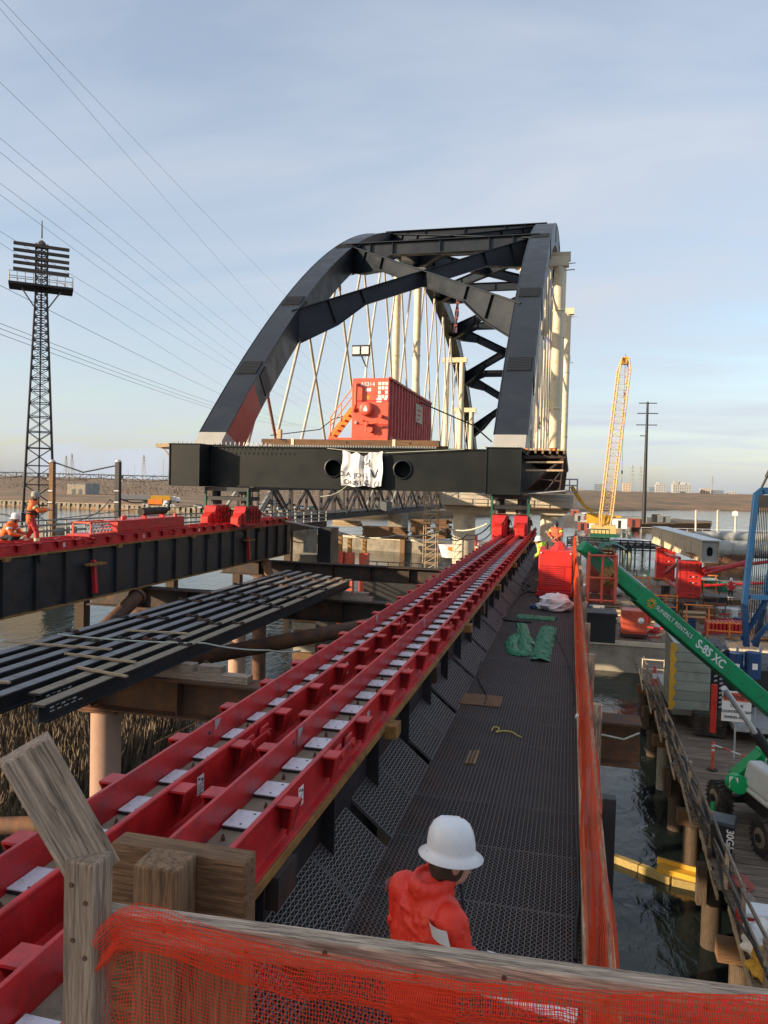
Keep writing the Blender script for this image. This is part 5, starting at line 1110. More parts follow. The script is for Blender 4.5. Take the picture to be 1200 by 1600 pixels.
cable([at_y(540, 834, 50), at_y(620, 836, 48), at_y(700, 825, 44), at_y(762, 818, 38.2)], .05, 'pale rope strung between the two girder ends', 'rope_pale', sag=.25)
cable([at_y(430, 815, 44), at_y(450, 840, 46), at_y(480, 846, 50)], .04, 'drooping brown rope at the left girder end', 'wood_brown', sag=.2)
cable([at_y(700, 838, 46), at_y(730, 835, 42), at_y(770, 815, 38), at_y(790, 810, 37)], .035, 'black hose drooping into the right shoes', 'cable', sag=.3)
cable([at_y(690, 825, 46), at_y(740, 842, 42), at_y(772, 826, 38)], .03, 'second black hose looping left of the right shoes', 'cable', sag=.3)

# ------------------------------------------------------------------ grating walkway
def grating_mesh(W, L, pitch=.043, mat='grating', n_seg=34):
    m = MB(); n = int(W/pitch)
    for i in range(n+1): x = -W/2+i*W/n; m.box(x-.0032, x+.0032, 0, L, -.028, 0)
    for y in (0.0, L-.006): m.box(-W/2, W/2, y, y+.006, -.032, .001)
    seg = n_seg; P = W/n
    for i in range(n):
        xc = -W/2+(i+.5)*P; A = []
        for k in range(seg+1):
            y = L*k/seg; x = xc + (P*.46)*(1 if k % 2 else -1); A += [(x, y, -.024), (x, y, -.001)]
        m.add(A, [(2*k, 2*k+2, 2*k+3, 2*k+1) for k in range(seg)])
        B = []
        for k in range(seg+1):
            y = L*k/seg; x = xc + (P*.44)*(1 if k % 2 else -1); B += [(x, y-.0034, -.0005), (x, y+.0034, -.0005)]
        m.add(B, [(2*k, 2*k+2, 2*k+3, 2*k+1) for k in range(seg)])
    return m.mesh('grating', mat)
t = thing('grating_walkway', 'dark steel grating walkway beside the red tracks', 'walkway', (-.7, 1.2, WALK))
GM = grating_mesh(1.8, .995)
for k in range(43): place('grating_panel', GM, t, loc=(-.69, .2+k*1.0, WALK))
for x in (-1.5, -.95, -.4, .14): m = MB(); m.box(x-.05, x+.05, .2, 43.2, WALK-.2, WALK-.034); m.build('stringer', 'black_steel', t)
for k in range(22): m = MB(); m.box(-2.0, .3, .4+k*2-.06, .4+k*2+.06, WALK-.42, WALK-.205); m.build('joist', 'black_steel', t)
GP = grating_mesh(.60, .985, .04, 'grating_pale', 24)
for k in range(39):
    y = .5+k*1.1-(.1 if k % 2 else 0)
    o = place('kick_panel', GP, t, loc=(-1.81, y, -3.28)); o.rotation_euler[1] = R(39); o.location = (-1.80, y, -3.275)
m = MB(); m.box(.195, .235, .2, 43, WALK-.02, WALK+.15); m.build('toe_board', 'lumber_y', t)
m = MB(); p = at_z(752, 1095, WALK); m.box(p.x-.33, p.x+.33, p.y-.3, p.y+.32, WALK+.004, WALK+.016); tag(m.build('cover_plate', 'wood_brown'), 'brown cover plate lying on the grating', 'plate')
for k, px in enumerate((731, 737, 743)): p = at_z(px, 1188, WALK); m = MB(); m.box(p.x-.015, p.x+.02, p.y-.18, p.y+.3, WALK+.003, WALK+.03); tag(m.build('wood_strip', 'wood_brown_y'), 'thin brown strip lying on the grating, one of three side by side', 'strip', 'strips on the grating')
# side fence: posts, top rail and orange netting
fe = thing('side_fence', 'orange debris netting fence along the right edge of the walkway', 'fence', (.3, 1.5, WALK))
for k in range(17):
    y = 3.2+k*2.45; m = MB(); m.box(.30, .39, y-.045, y+.045, WALK-.3, -2.22); m.build('post', 'dark' if k == 1 else 'wood_grey_z', fe)
m = MB(); m.box(.262, .298, .3, 42.5, -2.46, -2.37); m.build('top_rail', 'lumber_y', fe)
P = []; nx, ny = 900, 14
for j in range(ny):
    for i in range(nx):
        y = .4+i*(40.5/(nx-1)); v = j/(ny-1); z = -2.30-.02*math.sin(y*1.9)-.012*math.sin(y*5.3)-v*(1.12+.05*math.sin(y*.7))
        x = .222 - .02*math.sin(v*3.1)*math.sin(y*2.2) - .05*math.sin(v*math.pi)*abs(noise.noise(V(y*.9, v*1.3, 3))) + .022*noise.noise(V(y*4.5, v*1.2, 1))*math.sin(v*3) - .012*abs(math.sin(y*6.1+v*2.5+2*noise.noise(V(y, 0, 0)))) + (.045 if j == 0 else 0)
        P.append((x, y, z))
m = MB(); m.grid(P, nx, ny); m.build('netting', 'net_side', fe)
P = []
for j in range(7):
    for i in range(nx):
        y = .4+i*(40.5/(nx-1)); v = j/6; ph = ((y-3.2) % 2.45)/2.45; at_post = math.exp(-((ph-.5)/.22)**2)
        z = -2.30-.02*math.sin(y*1.9)-.012*math.sin(y*5.3)-v*(.25+.75*at_post+.15*noise.noise(V(y*1.4, 0, 9)))
        x = .278 if j == 0 else .312+(.11*v)*at_post+.02*noise.noise(V(y*1.7, v*2, 5))-.03*(1-at_post)
        P.append((x, y, z))
m = MB(); m.grid(P, nx, 7); m.build('netting_flap', 'net_side', fe)
# things on the walkway
t = thing('red_generator', 'tall red generator cabinet with louvres standing on the walkway', 'generator', (-.4, 24.7, WALK))
m = MB(); m.box(-.93, .12, 24.6, 26.4, WALK+.22, WALK+1.5); b_ = m.build('cabinet', 'red_bright', t, bevel=.03)
m = MB(); m.box(-.97, .16, 24.5, 26.5, WALK+.03, WALK+.22); m.build('base', 'red', t, bevel=.015)
for k in range(9): m = MB(); m.beam((-.72, 24.585, WALK+.42+.065*k), (-.12, 24.585, WALK+.42+.065*k), .03, .02, up=(0,.6,1)); m.build('louvre', 'red', b_)
m = MB(); m.box(-.9, .09, 24.57, 24.598, WALK+1.0, WALK+1.02); m.build('seam', 'red', b_)
for x in (-.86, .06): m = MB(); m.tube((x, 24.6, WALK+1.42), (x, 24.56, WALK+1.42), .025, n=8); m.build('lug', 'white', b_)
m = MB(); m.lathe([(.0, .28), (.14, .22), (.22, .1), (.3, 0)], (-.3, 25.2, WALK+1.5), 7, smooth=False); m.build('red_cover', 'red_bright', t)
m = MB(); m.tube((-.7, 25.2, WALK+1.5), (-.7, 25.2, WALK+1.72), .05, n=8); m.build('exhaust', 'dark', t)
def crumple(name, c, r, sc, mat, label, cat, seed, amp=.35):
    m = MB(); n, q = 28, 16; P = []
    for j in range(q+1):
        for i in range(n):
            th = math.pi*j/q; a = 2*math.pi*i/n; d = V(math.sin(th)*math.cos(a), math.sin(th)*math.sin(a), -math.cos(th))
            k = 1+amp*noise.noise(d*2.2+V(seed,0,0))+amp*.7*(abs(noise.noise(d*4.3+V(0,seed,0)))-.25); p = V(d.x*sc[0], d.y*sc[1], d.z*sc[2])*r*k; p.z = max(p.z, -r*sc[2]*.45); P.append(c+p)
    m.add(P, [(j*n+i, j*n+(i+1) % n, (j+1)*n+(i+1) % n, (j+1)*n+i) for j in range(q) for i in range(n)], smooth=False); return tag(m.build(name, mat), label, cat)
crumple('white_bag', V(-.33, 22.0, WALK+.16), .5, (.95, .8, .62), 'white_cloth', 'crumpled white sack in front of the red generator', 'sack', 3)
crumple('blue_rag', V(-.88, 22.1, WALK+.05), .16, (1, .8, .5), 'blue', 'small blue rag left of the white sack', 'rag', 8)
def hose(cx, cy, wx, wy, th, label, seed, rot=0.0, ring=False):
    m = MB(); rr = random.Random(seed); c_, s_ = math.cos(rot), math.sin(rot)
    pts = [(0, -wy), (0, wy)] if not ring else [(math.cos(a)*wx*.6, math.sin(a)*wy*.55-wy*.3) for a in [i*.5 for i in range(12)]]+[(wx*.3, wy*.2), (0, wy)]
    nn = 46; P = []; q = 9
    for i in range(nn):
        f = i/(nn-1)*(len(pts)-1); k = min(int(f), len(pts)-2); g = f-k; x = pts[k][0]*(1-g)+pts[k+1][0]*g; y = pts[k][1]*(1-g)+pts[k+1][1]*g
        k2 = min(k+1, len(pts)-1); tx, ty = pts[k2][0]-pts[k][0], pts[k2][1]-pts[k][1]; l = math.hypot(tx, ty) or 1; nx_, ny_ = -ty/l, tx/l
        for j in range(q):
            u = j/(q-1)*2-1; wdt = (wx if not ring else wx*.45)*(1+.12*rr.uniform(-1, 1)); X, Y = x+nx_*u*wdt, y+ny_*u*wdt
            z = th*(1-u*u)*(.6+.6*abs(noise.noise(V(i*.55, j*.9, seed))))+.012+.05*max(0, noise.noise(V(i*.8, j*.5, seed+4)))
            P.append((cx+X*c_-Y*s_, cy+X*s_+Y*c_, WALK+z))
    m.grid(P, q, nn, smooth=False); return tag(m.build('green_tarp', 'green_tarp'), label, 'tarp')
p1 = at_z(813, 1000, WALK); p2 = at_z(851, 1005, WALK)
hose(p1.x, p1.y, .32, 1.9, .07, 'green crumpled mesh bundle on the walkway, the left looped one', 2, R(3), True); hose(p2.x, p2.y, .2, 1.9, .07, 'straight green crumpled mesh bundle on the walkway, right of the looped one', 6, R(-1))
p3 = at_z(838, 968, WALK); hose(p3.x, p3.y+.2, .3, .5, .06, 'short green mesh piece linking the two green bundles', 9, R(85))
def floor_cable(pix, r, mat, label, z=.02):
    P = []
    for (x, y) in pix: p = at_z(x, y, WALK+z); P.append(p)
    Q = []
    for i in range(len(P)-1):
        for k in range(8):
            f = k/8; p0, p1_, p2_, p3_ = P[max(i-1, 0)], P[i], P[i+1], P[min(i+2, len(P)-1)]
            Q.append(.5*((2*p1_)+(p2_-p0)*f+(2*p0-5*p1_+4*p2_-p3_)*f*f+(3*p1_-p0-3*p2_+p3_)*f**3))
    m = MB(); m.path(Q+[P[-1]], r, n=6); return tag(m.build('cable', mat), label, 'cable')
floor_cable([(835, 895), (815, 908), (830, 918), (812, 930), (800, 945), (785, 965), (800, 970), (830, 972)], .03, 'cable', 'thick black cable winding from the generator past the green mesh')
floor_cable([(833, 905), (822, 913), (818, 922), (836, 926)], .03, 'cable', 'short black cable loop left of the generator')
floor_cable([(862, 985), (872, 1000), (885, 1030), (893, 1060), (896, 1100)], .012, 'cable', 'thin black cable along the right side of the walkway')
floor_cable([(768, 1142), (772, 1136), (780, 1138), (776, 1144), (785, 1142), (800, 1144), (808, 1149), (815, 1152)], .009, 'rope_yellow', 'tangled yellow rope lying on the grating')
floor_cable([(742, 1010), (752, 1030), (748, 1060), (760, 1085), (757, 1100)], .012, 'cable', 'thin black hose lying left of the green mesh bundles')
floor_cable([(905, 1290), (903, 1350), (905, 1400), (900, 1450), (899, 1500)], .016, 'cable', 'black cable along the toe board near the worker')
c = at_z(905, 1122, WALK+.3); m = MB(); m.sphere(at_x(902, 1120, .2), .035, (1,1,1.3)); tag(m.build('white_tie', 'white'), 'small white tie knot on the orange netting', 'tie')

# ------------------------------------------------------------------ foreground: railing of the photographer's platform
pf = thing('platform', 'wooden platform the photographer stands on', 'platform', (0, 0, -2.3)); m = MB(); m.box(-1.6, 1.6, -1.6, 1.78, -2.3, -2.2); m.build('deck', 'wood_grey', pf)
for x in (-1.4, 1.4):
    for y in (-1.4, 1.6): m = MB(); m.box(x-.07, x+.07, y-.07, y+.07, WALK, -2.301); m.build('leg', 'wood_grey_z', pf)
fr = thing('timber_railing', 'weathered grey timber railing draped with red netting in the foreground', 'railing', (-.4, 1.68, -2.2))
a, b = at_y(160, 1437, 1.72), at_y(1230, 1586, 1.72)
m = MB(); m.beam(a, b, .05, .075); m.build('top_rail', 'wood_grey', fr, bevel=.005)
m = MB(); m.box(-1.205, -1.115, 1.62, 1.70, -2.2, at_y(150, 1352, 1.62).z); m.build('post', 'wood_grey_z', fr, bevel=.006)
m = MB(); m.box(.62, .7, 1.75, 1.84, -2.2, -1.12); m.build('post', 'wood_grey_z', fr, bevel=.006)
x0, x1 = at_y(287, 1450, 1.82).x, at_y(392, 1450, 1.82).x; m = MB(); m.box(x0, x1, 1.80, 1.84, -2.2, -1.19); m.build('board', 'wood_brown_z', fr, bevel=.004)
p, q = at_y(146, 1358, 1.70), at_y(40, 1172, 1.62); L = (q-p).length; m = MB(); m.box(-.064, .064, -.042, .042, -.01, L*1.02)
o = tag(m.build('leaning_timber', 'wood_grey_z', bevel=.006), 'short weathered timber leaning left against the railing post', 'timber')
zd = (q-p).normalized(); yd = V(.55, -.75, .35); xd = yd.cross(zd).normalized(); yd = zd.cross(xd); o.matrix_world = Matrix.Translation(p) @ Matrix((xd, yd, zd)).transposed().to_4x4()
x0, x1 = at_y(172, 1330, 2.15).x, at_y(384, 1342, 2.15).x; zt = at_y(300, 1336, 2.15).z
m = MB(); m.box(x0, x1, 2.15, 2.24, zt-.75, zt); tag(m.build('squared_timber', 'wood_brown', bevel=.01), 'big brown squared timber just behind the railing', 'timber')
x0, x1 = at_y(207, 1350, 2.02).x, at_y(277, 1350, 2.02).x; m = MB(); m.box(x0, x1, 2.02, 2.145, -2.2, at_y(240, 1356, 2.02).z); tag(m.build('timber_stub', 'wood_brown_z', bevel=.008), 'split end timber stub in front of the big squared timber', 'timber')
NAIL = mk(lambda m: m.tube((0, 0, 0), (0, -.004, 0), .006, n=8), 'rust')
for x_, z_ in ((-1.18, -1.02), (-1.14, -1.06), (-1.175, -1.16), (-1.14, -1.2)): place('nail', NAIL, fr, loc=(x_, 1.62, z_))
for k in range(7): q = a.lerp(b, .12+.13*k); place('nail', NAIL, fr, loc=(q.x+.01*(k % 2), 1.694, q.z+.012*(-1)**k))
# red netting with real cells draped over the rail
TOP = [(120, 1478), (150, 1452), (185, 1424), (215, 1413), (260, 1420), (300, 1436), (380, 1460), (470, 1484), (600, 1508), (750, 1530), (900, 1545), (1050, 1552), (1200, 1556), (1300, 1560)]
def net_surf(u, v, lay=0):
    px = 150+u*1120; py = lerp_tab(TOP, px); base = at_y(px, py, 1.655-.012*lay); yy = base.y + .014*math.sin(u*23+v*3)*v + .012*noise.noise(V(u*9, v*3, lay)) - .01*math.sin(min(1, v*4)*math.pi)
    xx = base.x + .012*noise.noise(V(u*14, v*5, 7)) + (.02*math.sin(v*9) if u < .03 else 0)
    return V(xx, yy, base.z - v*.36 + .006*math.sin(u*60)*v)
nu, nv = 215, 36; G = [[net_surf(i/nu, j/nv) for i in range(nu+1)] for j in range(nv+1)]
m = MB()
def ribbon(m, pts, wv):
    P = []
    for p in pts: P += [p-wv, p+wv]
    m.add(P, [(2*k, 2*k+2, 2*k+3, 2*k+1) for k in range(len(pts)-1)])
for j in range(nv+1): ribbon(m, G[j], V(0, 0, .0009))
for i in range(nu+1): ribbon(m, [G[j][i] for j in range(nv+1)], V(.0008, 0, 0))
m.build('netting', 'netting', fr, kind='stuff')
m = MB()                                                     # gathered double fold along the upper edge
nu2, nv2 = 300, 13; G = []
for j in range(nv2+1):
    row = []
    for i in range(nu2+1):
        u = i/nu2; v = j/nv2; p = net_surf(u, v*.30, 1); p.y -= .012+.010*math.sin(v*9+u*5)+.006*noise.noise(V(u*40, v*6, 2)); p.z += .006*noise.noise(V(u*30, v*5, 9))-.012*v*noise.noise(V(u*6, 0, 4)); row.append(p)
    G.append(row)
for j in range(nv2+1): ribbon(m, G[j], V(0, 0, .0013))
for i in range(nu2+1): ribbon(m, [G[j][i] for j in range(nv2+1)], V(.0009, 0, 0))
m.build('netting_fold', 'netting', fr, kind='stuff')
p = at_z(800, 1600, WALK+.9); m = MB(); P = [(x, y, z) for x, y, z in ((-.38, 3.55, -2.42), (.10, 3.45, -2.42), (.14, 3.75, -2.40), (-.34, 3.85, -2.40))]; m.prism(P, (0, 0, .012)); tag(m.build('paper_sheet', 'paper'), 'white sheet held low in front of the near worker', 'paper')
# ------------------------------------------------------------------ right: timber dock
rd = random.Random(31)
dk = thing('timber_dock', 'weathered plank dock on piles right of the water channel', 'dock', (14, 30, DOCK))
y = 13.5; k = 0
while y < 47.5:
    w_ = rd.uniform(.26, .33); x0 = 4.05+rd.uniform(-.12, .1); m = MB(); dz = rd.uniform(-.012, .012); m.box(x0, 13+rd.uniform(-2, 2), y, y+w_-.025, DOCK-.12+dz, DOCK+dz); m.build('plank', 'dock_wood', dk)
    m = MB(); m.box(15.2, 30, y, y+w_-.025, DOCK-.12, DOCK+dz); m.build('plank', 'dock_wood', dk); y += w_; k += 1
for x in (4.5, 7.5, 10.5, 13.5, 18, 24): m = MB(); m.box(x-.18, x+.18, 13.4, 47.6, DOCK-.5, DOCK-.14); m.build('stringer', 'wood_brown_y', dk)
for i, yb in enumerate((15.2, 18.9, 22.6, 26.4, 30.2, 34.2, 38.4, 43)):
    m = MB(); m.box(3.8+rd.uniform(-.12, .1), 28, yb-.2, yb+.2, DOCK-.95, DOCK-.505); m.build('cap_beam', 'wood_brown', dk)
    for x in (4.25, 8.5, 13, 18): m = MB(); m.tube((x, yb, WATER-1), (x, yb, DOCK-.955), .27, n=14); m.build('pile', 'concrete_old' if i in (0, 5) else 'pile_wood', dk)
    if i % 2 == 0: m = MB(); m.box(3.75, 4.0, yb-.55, yb-.25, DOCK-1.4, DOCK-.3); m.build('fender_block', 'pile_wood', dk)
rl = thing('dock_railing', 'rickety timber and pipe railing along the dock edge', 'railing', (4.1, 28, DOCK))
for i in range(14):
    y = 14.2+i*2.05; m = MB(); dxx = rd.uniform(-.05, .05); m.beam((4.12, y, DOCK-.1), (4.12+dxx, y+rd.uniform(-.1, .1), DOCK+1.12), .09, .09, up=(0,1,0)); m.build('post', 'wood_grey_z' if i % 3 else 'lumber', rl)
    for z in (.55, 1.05): m = MB(); m.beam((4.1+rd.uniform(-.04, .04), y-.1, DOCK+z+rd.uniform(-.04, .04)), (4.1+rd.uniform(-.04, .04), y+2.15, DOCK+z+rd.uniform(-.04, .04)), .04, .1); m.build('rail', 'wood_grey_y' if (i+int(z)) % 2 else 'dock_rail', rl)
    if i % 2: m = MB(); m.beam((3.95, y, DOCK-.25), (4.0, y+3.0, DOCK+.1), .05, .14); m.build('toe_plank', 'lumber_y', rl)
for k in range(4):
    pts = [V(4.0+.12*k+.1*math.sin(i*1.3+k), 14+i*1.4, DOCK+(.2+.35*abs(math.sin(i*.9+k*2)))*(1 if k < 2 else .2)+.05) for i in range(19)]
    m = MB(); m.path(pts, .035, n=6); tag(m.build('hose', 'cable' if k % 2 else 'rubber'), ['black hose tangled along the dock railing, outermost', 'grey hose draped on the dock railing', 'black hose lying on the dock just inside the railing', 'brown hose lying furthest in from the dock railing'][k], 'hose')
# end gate of dock railing by the cone
m = MB()
for z in (.6, 1.1): m.tube((4.0, 42.0, DOCK+z), (6.2, 42.0, DOCK+z), .04, n=6)
for x in (4.0, 5.1, 6.2): m.tube((x, 42, DOCK), (x, 42, DOCK+1.15), .04, n=6)
tag(m.build('end_railing', 'concrete'), 'pale pipe railing across the far end of the dock', 'railing')
def cone(p, s, label):
    t = thing('traffic_cone', label, 'traffic cone', tuple(p)); m = MB(); m.lathe([(.16*s, .03*s), (.03*s, .72*s), (0, .72*s)], p, 14); m.build('body', 'red_bright', t); m = MB(); m.box(p.x-.2*s, p.x+.2*s, p.y-.2*s, p.y+.2*s, p.z, p.z+.03*s); m.build('base', 'red_bright', t); m = MB(); m.lathe([(.125*s, .25*s), (.085*s, .45*s)], p, 14); m.build('band', 'white', t)
cone(V(4.55, 41.2, DOCK), 1.35, 'red cone at the far end of the dock railing')
def delineator():
    p = at_z(1113, 1204, DOCK); t = thing('delineator_post', 'orange delineator post with white bands on the dock', 'post', tuple(p)); m = MB(); m.tube(p+V(0,0,.05), p+V(0,0,1.05), .05, n=10); m.build('post', 'orange_red', t)
    m = MB(); m.lathe([(.2, 0), (.2, .05), (.08, .07)], p, 10); m.build('base', 'rubber', t)
    for z in (.72, .88): m = MB(); m.lathe([(.052, z), (.052, z+.08)], p, 10); m.build('band', 'white', t)
    q = V(7.4, 27.4, DOCK+.75); n = 8
    bt = thing('barrier_tape', 'red and white barrier bar running from the orange post', 'barrier', tuple(p+V(0,0,1)))
    for i in range(n): m = MB(); a, b = (p+V(0,0,.95)).lerp(q, i/n), (p+V(0,0,.95)).lerp(q, (i+1)/n); m.tube(a, b, .025, n=6); m.build('segment', 'white' if i % 2 == 0 else 'orange_red', bt)
delineator()
def wheelie_bin():
    p = at_z(1128, 1338, DOCK); t = thing('wheeled_bin', 'black wheeled bin with white painted numbers on the dock', 'bin', tuple(p)); ax = V(.9, -.25, 0).normalized(); ay = V(.25, .9, 0).normalized()
    def B(m, w0, d0, w1, d1, z0, z1):
        P = [p+ax*a*w0/2+ay*b*d0/2+V(0,0,z0) for a, b in ((-1,-1),(1,-1),(1,1),(-1,1))]+[p+ax*a*w1/2+ay*b*d1/2+V(0,0,z1) for a, b in ((-1,-1),(1,-1),(1,1),(-1,1))]
        m.add(P, [(0,3,2,1),(4,5,6,7),(0,1,5,4),(1,2,6,5),(2,3,7,6),(3,0,4,7)])
    m = MB(); B(m, .48, .5, .62, .72, .05, 1.0); m.build('body', 'plastic_black', t, bevel=.02); m = MB(); B(m, .68, .8, .6, .7, 1.0, 1.08); m.build('lid', 'plastic_black', t, bevel=.02)
    for s in (-1, 1): m = MB(); c = p+ax*s*.28+ay*-.28+V(0,0,.13); m.tube(c, c+ax*s*.06, .13, n=12); m.build('wheel', 'rubber', t)
    face = p-ay*.325+V(0,0,.55)
    place('numbers', text_mesh('30G1', .26, 'paper', face+ax*.12+V(0,0,.38)-ay*.03, V(0,0,-1)+ay*.12, ax, .004, bold=.006), t)
wheelie_bin()
p = at_z(1114, 1272, DOCK); m = MB(); m.lathe([(.1, 0), (.1, .32), (.07, .38), (.03, .42), (.03, .5), (0, .5)], p, 12); tag(m.build('spray_bottle', 'green_light'), 'small green bottle standing on the dock near the wheel', 'bottle')
def cooler():
    p = at_z(1178, 1448, DOCK); t = thing('cool_box', 'white and red cool box on the dock edge', 'cool box', tuple(p)); m = MB(); m.box(p.x-.35, p.x+.35, p.y-.25, p.y+.25, p.z, p.z+.32); m.build('body', 'red_bright', t, bevel=.02); m = MB(); m.box(p.x-.37, p.x+.37, p.y-.27, p.y+.27, p.z+.322, p.z+.45); m.build('lid', 'white', t, bevel=.03)
cooler()
crumple('white_sheet_pile', at_z(1190, 1490, DOCK)+V(.2,0,.2), .7, (.9, .9, .6), 'white_cloth', 'white plastic sheet heap on the dock near the cool box', 'sheet', 5); crumple('yellow_bag', at_z(1195, 1525, DOCK)+V(.15,0,.2), .45, (1, 1, .7), 'yellow', 'yellow bag at the lower right dock edge', 'bag', 9); crumple('red_blue_rags', at_z(1150, 1385, DOCK)+V(0.1,0,.08), .3, (1, 1.2, .5), 'primer_red', 'red rags beside the bin on the dock', 'rags', 12)
for k in range(4):
    p = at_z(1165+k*5, 1395+k*12, DOCK+.03); m = MB(); m.beam(p, p+V(.4, -2.2+.2*k, .02), .2, .05); tag(m.build('loose_plank', 'wood_grey_y'), 'loose plank lying on the dock beside the bin', 'plank', 'loose planks by the bin')
# yellow floating boom in the channel
t = thing('floating_boom', 'yellow floating timber boom in the dark water', 'boom', tuple(at_z(1040, 1370, WATER)))
A = [at_z(x, y, WATER+.12) for x, y in ((958, 1340), (1000, 1356), (1050, 1376), (1110, 1390))]
for a, b in zip(A[:-1], A[1:]): m = MB(); m.beam(a, b-(b-a)*.02, .28, .25); m.build('log', 'boom_wood', t, bevel=.03)
m = MB(); a, b = at_z(1028, 1355, WATER+.3), at_z(1118, 1380, WATER+.3); m.beam(a, b, .45, .22); m.build('channel', 'yellow', t); m = MB(); m.beam(a+V(0,.2,.15), b+V(0,.2,.15), .08, .2); m.build('web', 'yellow', t)
# black box hung on the stub beam of the trestle
m = MB(); m.box(.45, 1.6, 26.2, 27.2, -5.1, -4.2); m.box(.4, 1.65, 26.15, 27.25, -4.198, -4.1); tag(m.build('black_box', 'dark'), 'black tarp covered box outside the orange fence', 'box')
m = MB(); q = [V(1.5, 15.83, -4.85), V(1.2, 15.8, -5.0), V(.8, 15.8, -4.95), V(.45, 15.8, -5.05)]; m.path(q, .02); tag(m.build('rope', 'rope_pale'), 'pale rope tied to the stub of the near cross beam', 'rope')

# ------------------------------------------------------------------ boom lift
def boom_lift():
    t = thing('boom_lift', 'green boom lift with grey hood on the dock, boom raised to the walkway', 'boom lift', (7.0, 24, DOCK))
    fx = V(.28, -1, 0).normalized(); sx = V(1, .28, 0).normalized(); c = V(6.4, 24.2, DOCK)
    def P(a, b, z): return c + fx*a + sx*b + V(0, 0, z)
    def bx(m, a0, a1, b0, b1, z0, z1, ta=0, tb=0):
        m.add([P(a0,b0,z0),P(a1,b0,z0),P(a1,b1,z0),P(a0,b1,z0),P(a0+ta,b0+tb,z1),P(a1-ta,b0+tb,z1),P(a1-ta,b1-tb,z1),P(a0+ta,b1-tb,z1)], [(0,1,2,3),(4,7,6,5),(0,4,5,1),(1,5,6,2),(2,6,7,3),(3,7,4,0)])
    m = MB(); bx(m, -1.7, 1.7, -.6, .6, .45, .9); m.build('chassis', 'dark', t, bevel=.03)
    for a in (-1.35, 1.35):
        m = MB(); bx(m, a-.12, a+.12, -1.1, 1.1, .4, .6); m.build('axle', 'dark', t)
        for b in (-1.25, 1.25):
            o = P(a, b, .5); w0, w1 = o-sx*.21, o+sx*.21; m = MB(); m.tube(w0+sx*.03, w1-sx*.03, .5, n=28)
            for i in range(22):
                an = 2*math.pi*i/22; d = fx*math.cos(an)+V(0,0,1)*math.sin(an); tg = fx*-math.sin(an)+V(0,0,1)*math.cos(an)
                for h, (s0, s1) in enumerate(((-.2, .02), (-.02, .2))): m.beam(o+d*.51+sx*s0+tg*(.05 if h else -.05), o+d*.51+sx*s1+tg*(-.05 if h else .05), .06, .05, up=d)
            wh = m.build('wheel', 'rubber', t); s = -1 if b < 0 else 1; m = MB(); m.tube(o+sx*s*.17, o+sx*s*.2, .27, n=20); m.build('rim', 'tan', wh); m = MB(); m.tube(o+sx*s*.2, o+sx*s*.26, .12, n=10); m.build('hub', 'dark', wh)
    m = MB(); m.tube(P(0,0,.9), P(0,0,1.1), .5, n=20); m.build('slew_ring', 'dark', t)
    m = MB(); bx(m, -1.2, 2.0, -1.0, 1.0, 1.1, 1.3); bx(m, -.6, 2.0, -1.0, -.35, 1.3, 2.05, .15, .1); m.build('hood', 'grey_pale', t, bevel=.09)
    m = MB(); bx(m, -.8, 1.8, .35, 1.0, 1.3, 2.0, .15, .1); m.build('hood', 'grey_pale', t, bevel=.08)
    m = MB(); bx(m, -1.2, .2, -.3, .3, 1.3, 2.2); m.build('turret', 'green_light', t, bevel=.03)
    # lower boom: box from the knee at its back end up to the right
    a = at_y(1150, 1218, 24.8); b = at_y(1255, 1132, 25.5); m = MB(); m.beam(a, b, .42, .5); lb = m.build('lower_boom', 'green_light', t, bevel=.03)
    m = MB(); q = at_y(1152, 1222, 24.5); m.tube(q+V(-.1,0,0), q+V(.0,-.35,.05), .28, n=16); m.build('knee', 'green_light', lb)
    m = MB(); q2 = at_y(1146, 1222, 24.2); m.box(q2.x-.12, q2.x+.12, q2.y-.06, q2.y, q2.z-.16, q2.z+.16); m.build('name_plate', 'paper', lb)
    m = MB(); q3 = at_y(1205, 1190, 24.2); m.lathe([(.13, -.02), (.17, -.02), (.17, .02), (.13, .02)], q3, 16, 'Y'); m.build('pin_boss', 'galv', lb)
    # main boom: three telescoping box sections
    tip, base = at_y(908, 852, 18.2), at_y(1330, 1213, 22.0); ax = (base-tip).normalized()
    sdv = ax.cross(V(0,0,1)).normalized(); upd = sdv.cross(ax)
    if sdv.y > 0: sdv = -sdv
    L = (base-tip).length
    secs = [(0, .2, .25, .28), (.08, .22, .28, .33), (.19, 1.0, .32, .43)]
    for i, (f0, f1, w_, h_) in enumerate(secs):
        m = MB(); m.beam(tip+ax*L*f0, tip+ax*L*f1, w_, h_, up=upd); mb_ = m.build('main_boom', 'green', t, bevel=.03)
    mid = lambda f, off, up_: tip+ax*L*f+sdv*off+upd*up_
    t1 = text_mesh('SUNBELT RENTALS', .15, 'paper', mid(.24, .167, -.04), ax, upd, .003, bold=.0); place('lettering', t1, mb_)
    place('lettering', text_mesh('S-85 XC', .29, 'paper', mid(.385, .167, -.10), ax, upd, .003, bold=.008), mb_)
    m = MB(); c0 = mid(.225, .167, .0); 
    for k in range(10): an = k*.628; m.beam(c0+(ax*math.cos(an)+upd*math.sin(an))*.06, c0+(ax*math.cos(an)+upd*math.sin(an))*.13, .03, .01, up=sdv)
    m.lathe([(.04, -.005), (.07, -.005), (.07, .005), (.04, .005)], c0, 12, 'Y'); m.build('sun_emblem', 'yellow', mb_)
    m = MB(); m.tube(mid(.03, 0, .19), mid(.2, 0, .23), .03, n=8); m.build('hose_guide', 'grey_pale', mb_)
    m = MB()
    for k in range(14): q = mid(.25+.05*k, 0, .225); m.beam(q, q+upd*.06, .1, .04, up=ax)
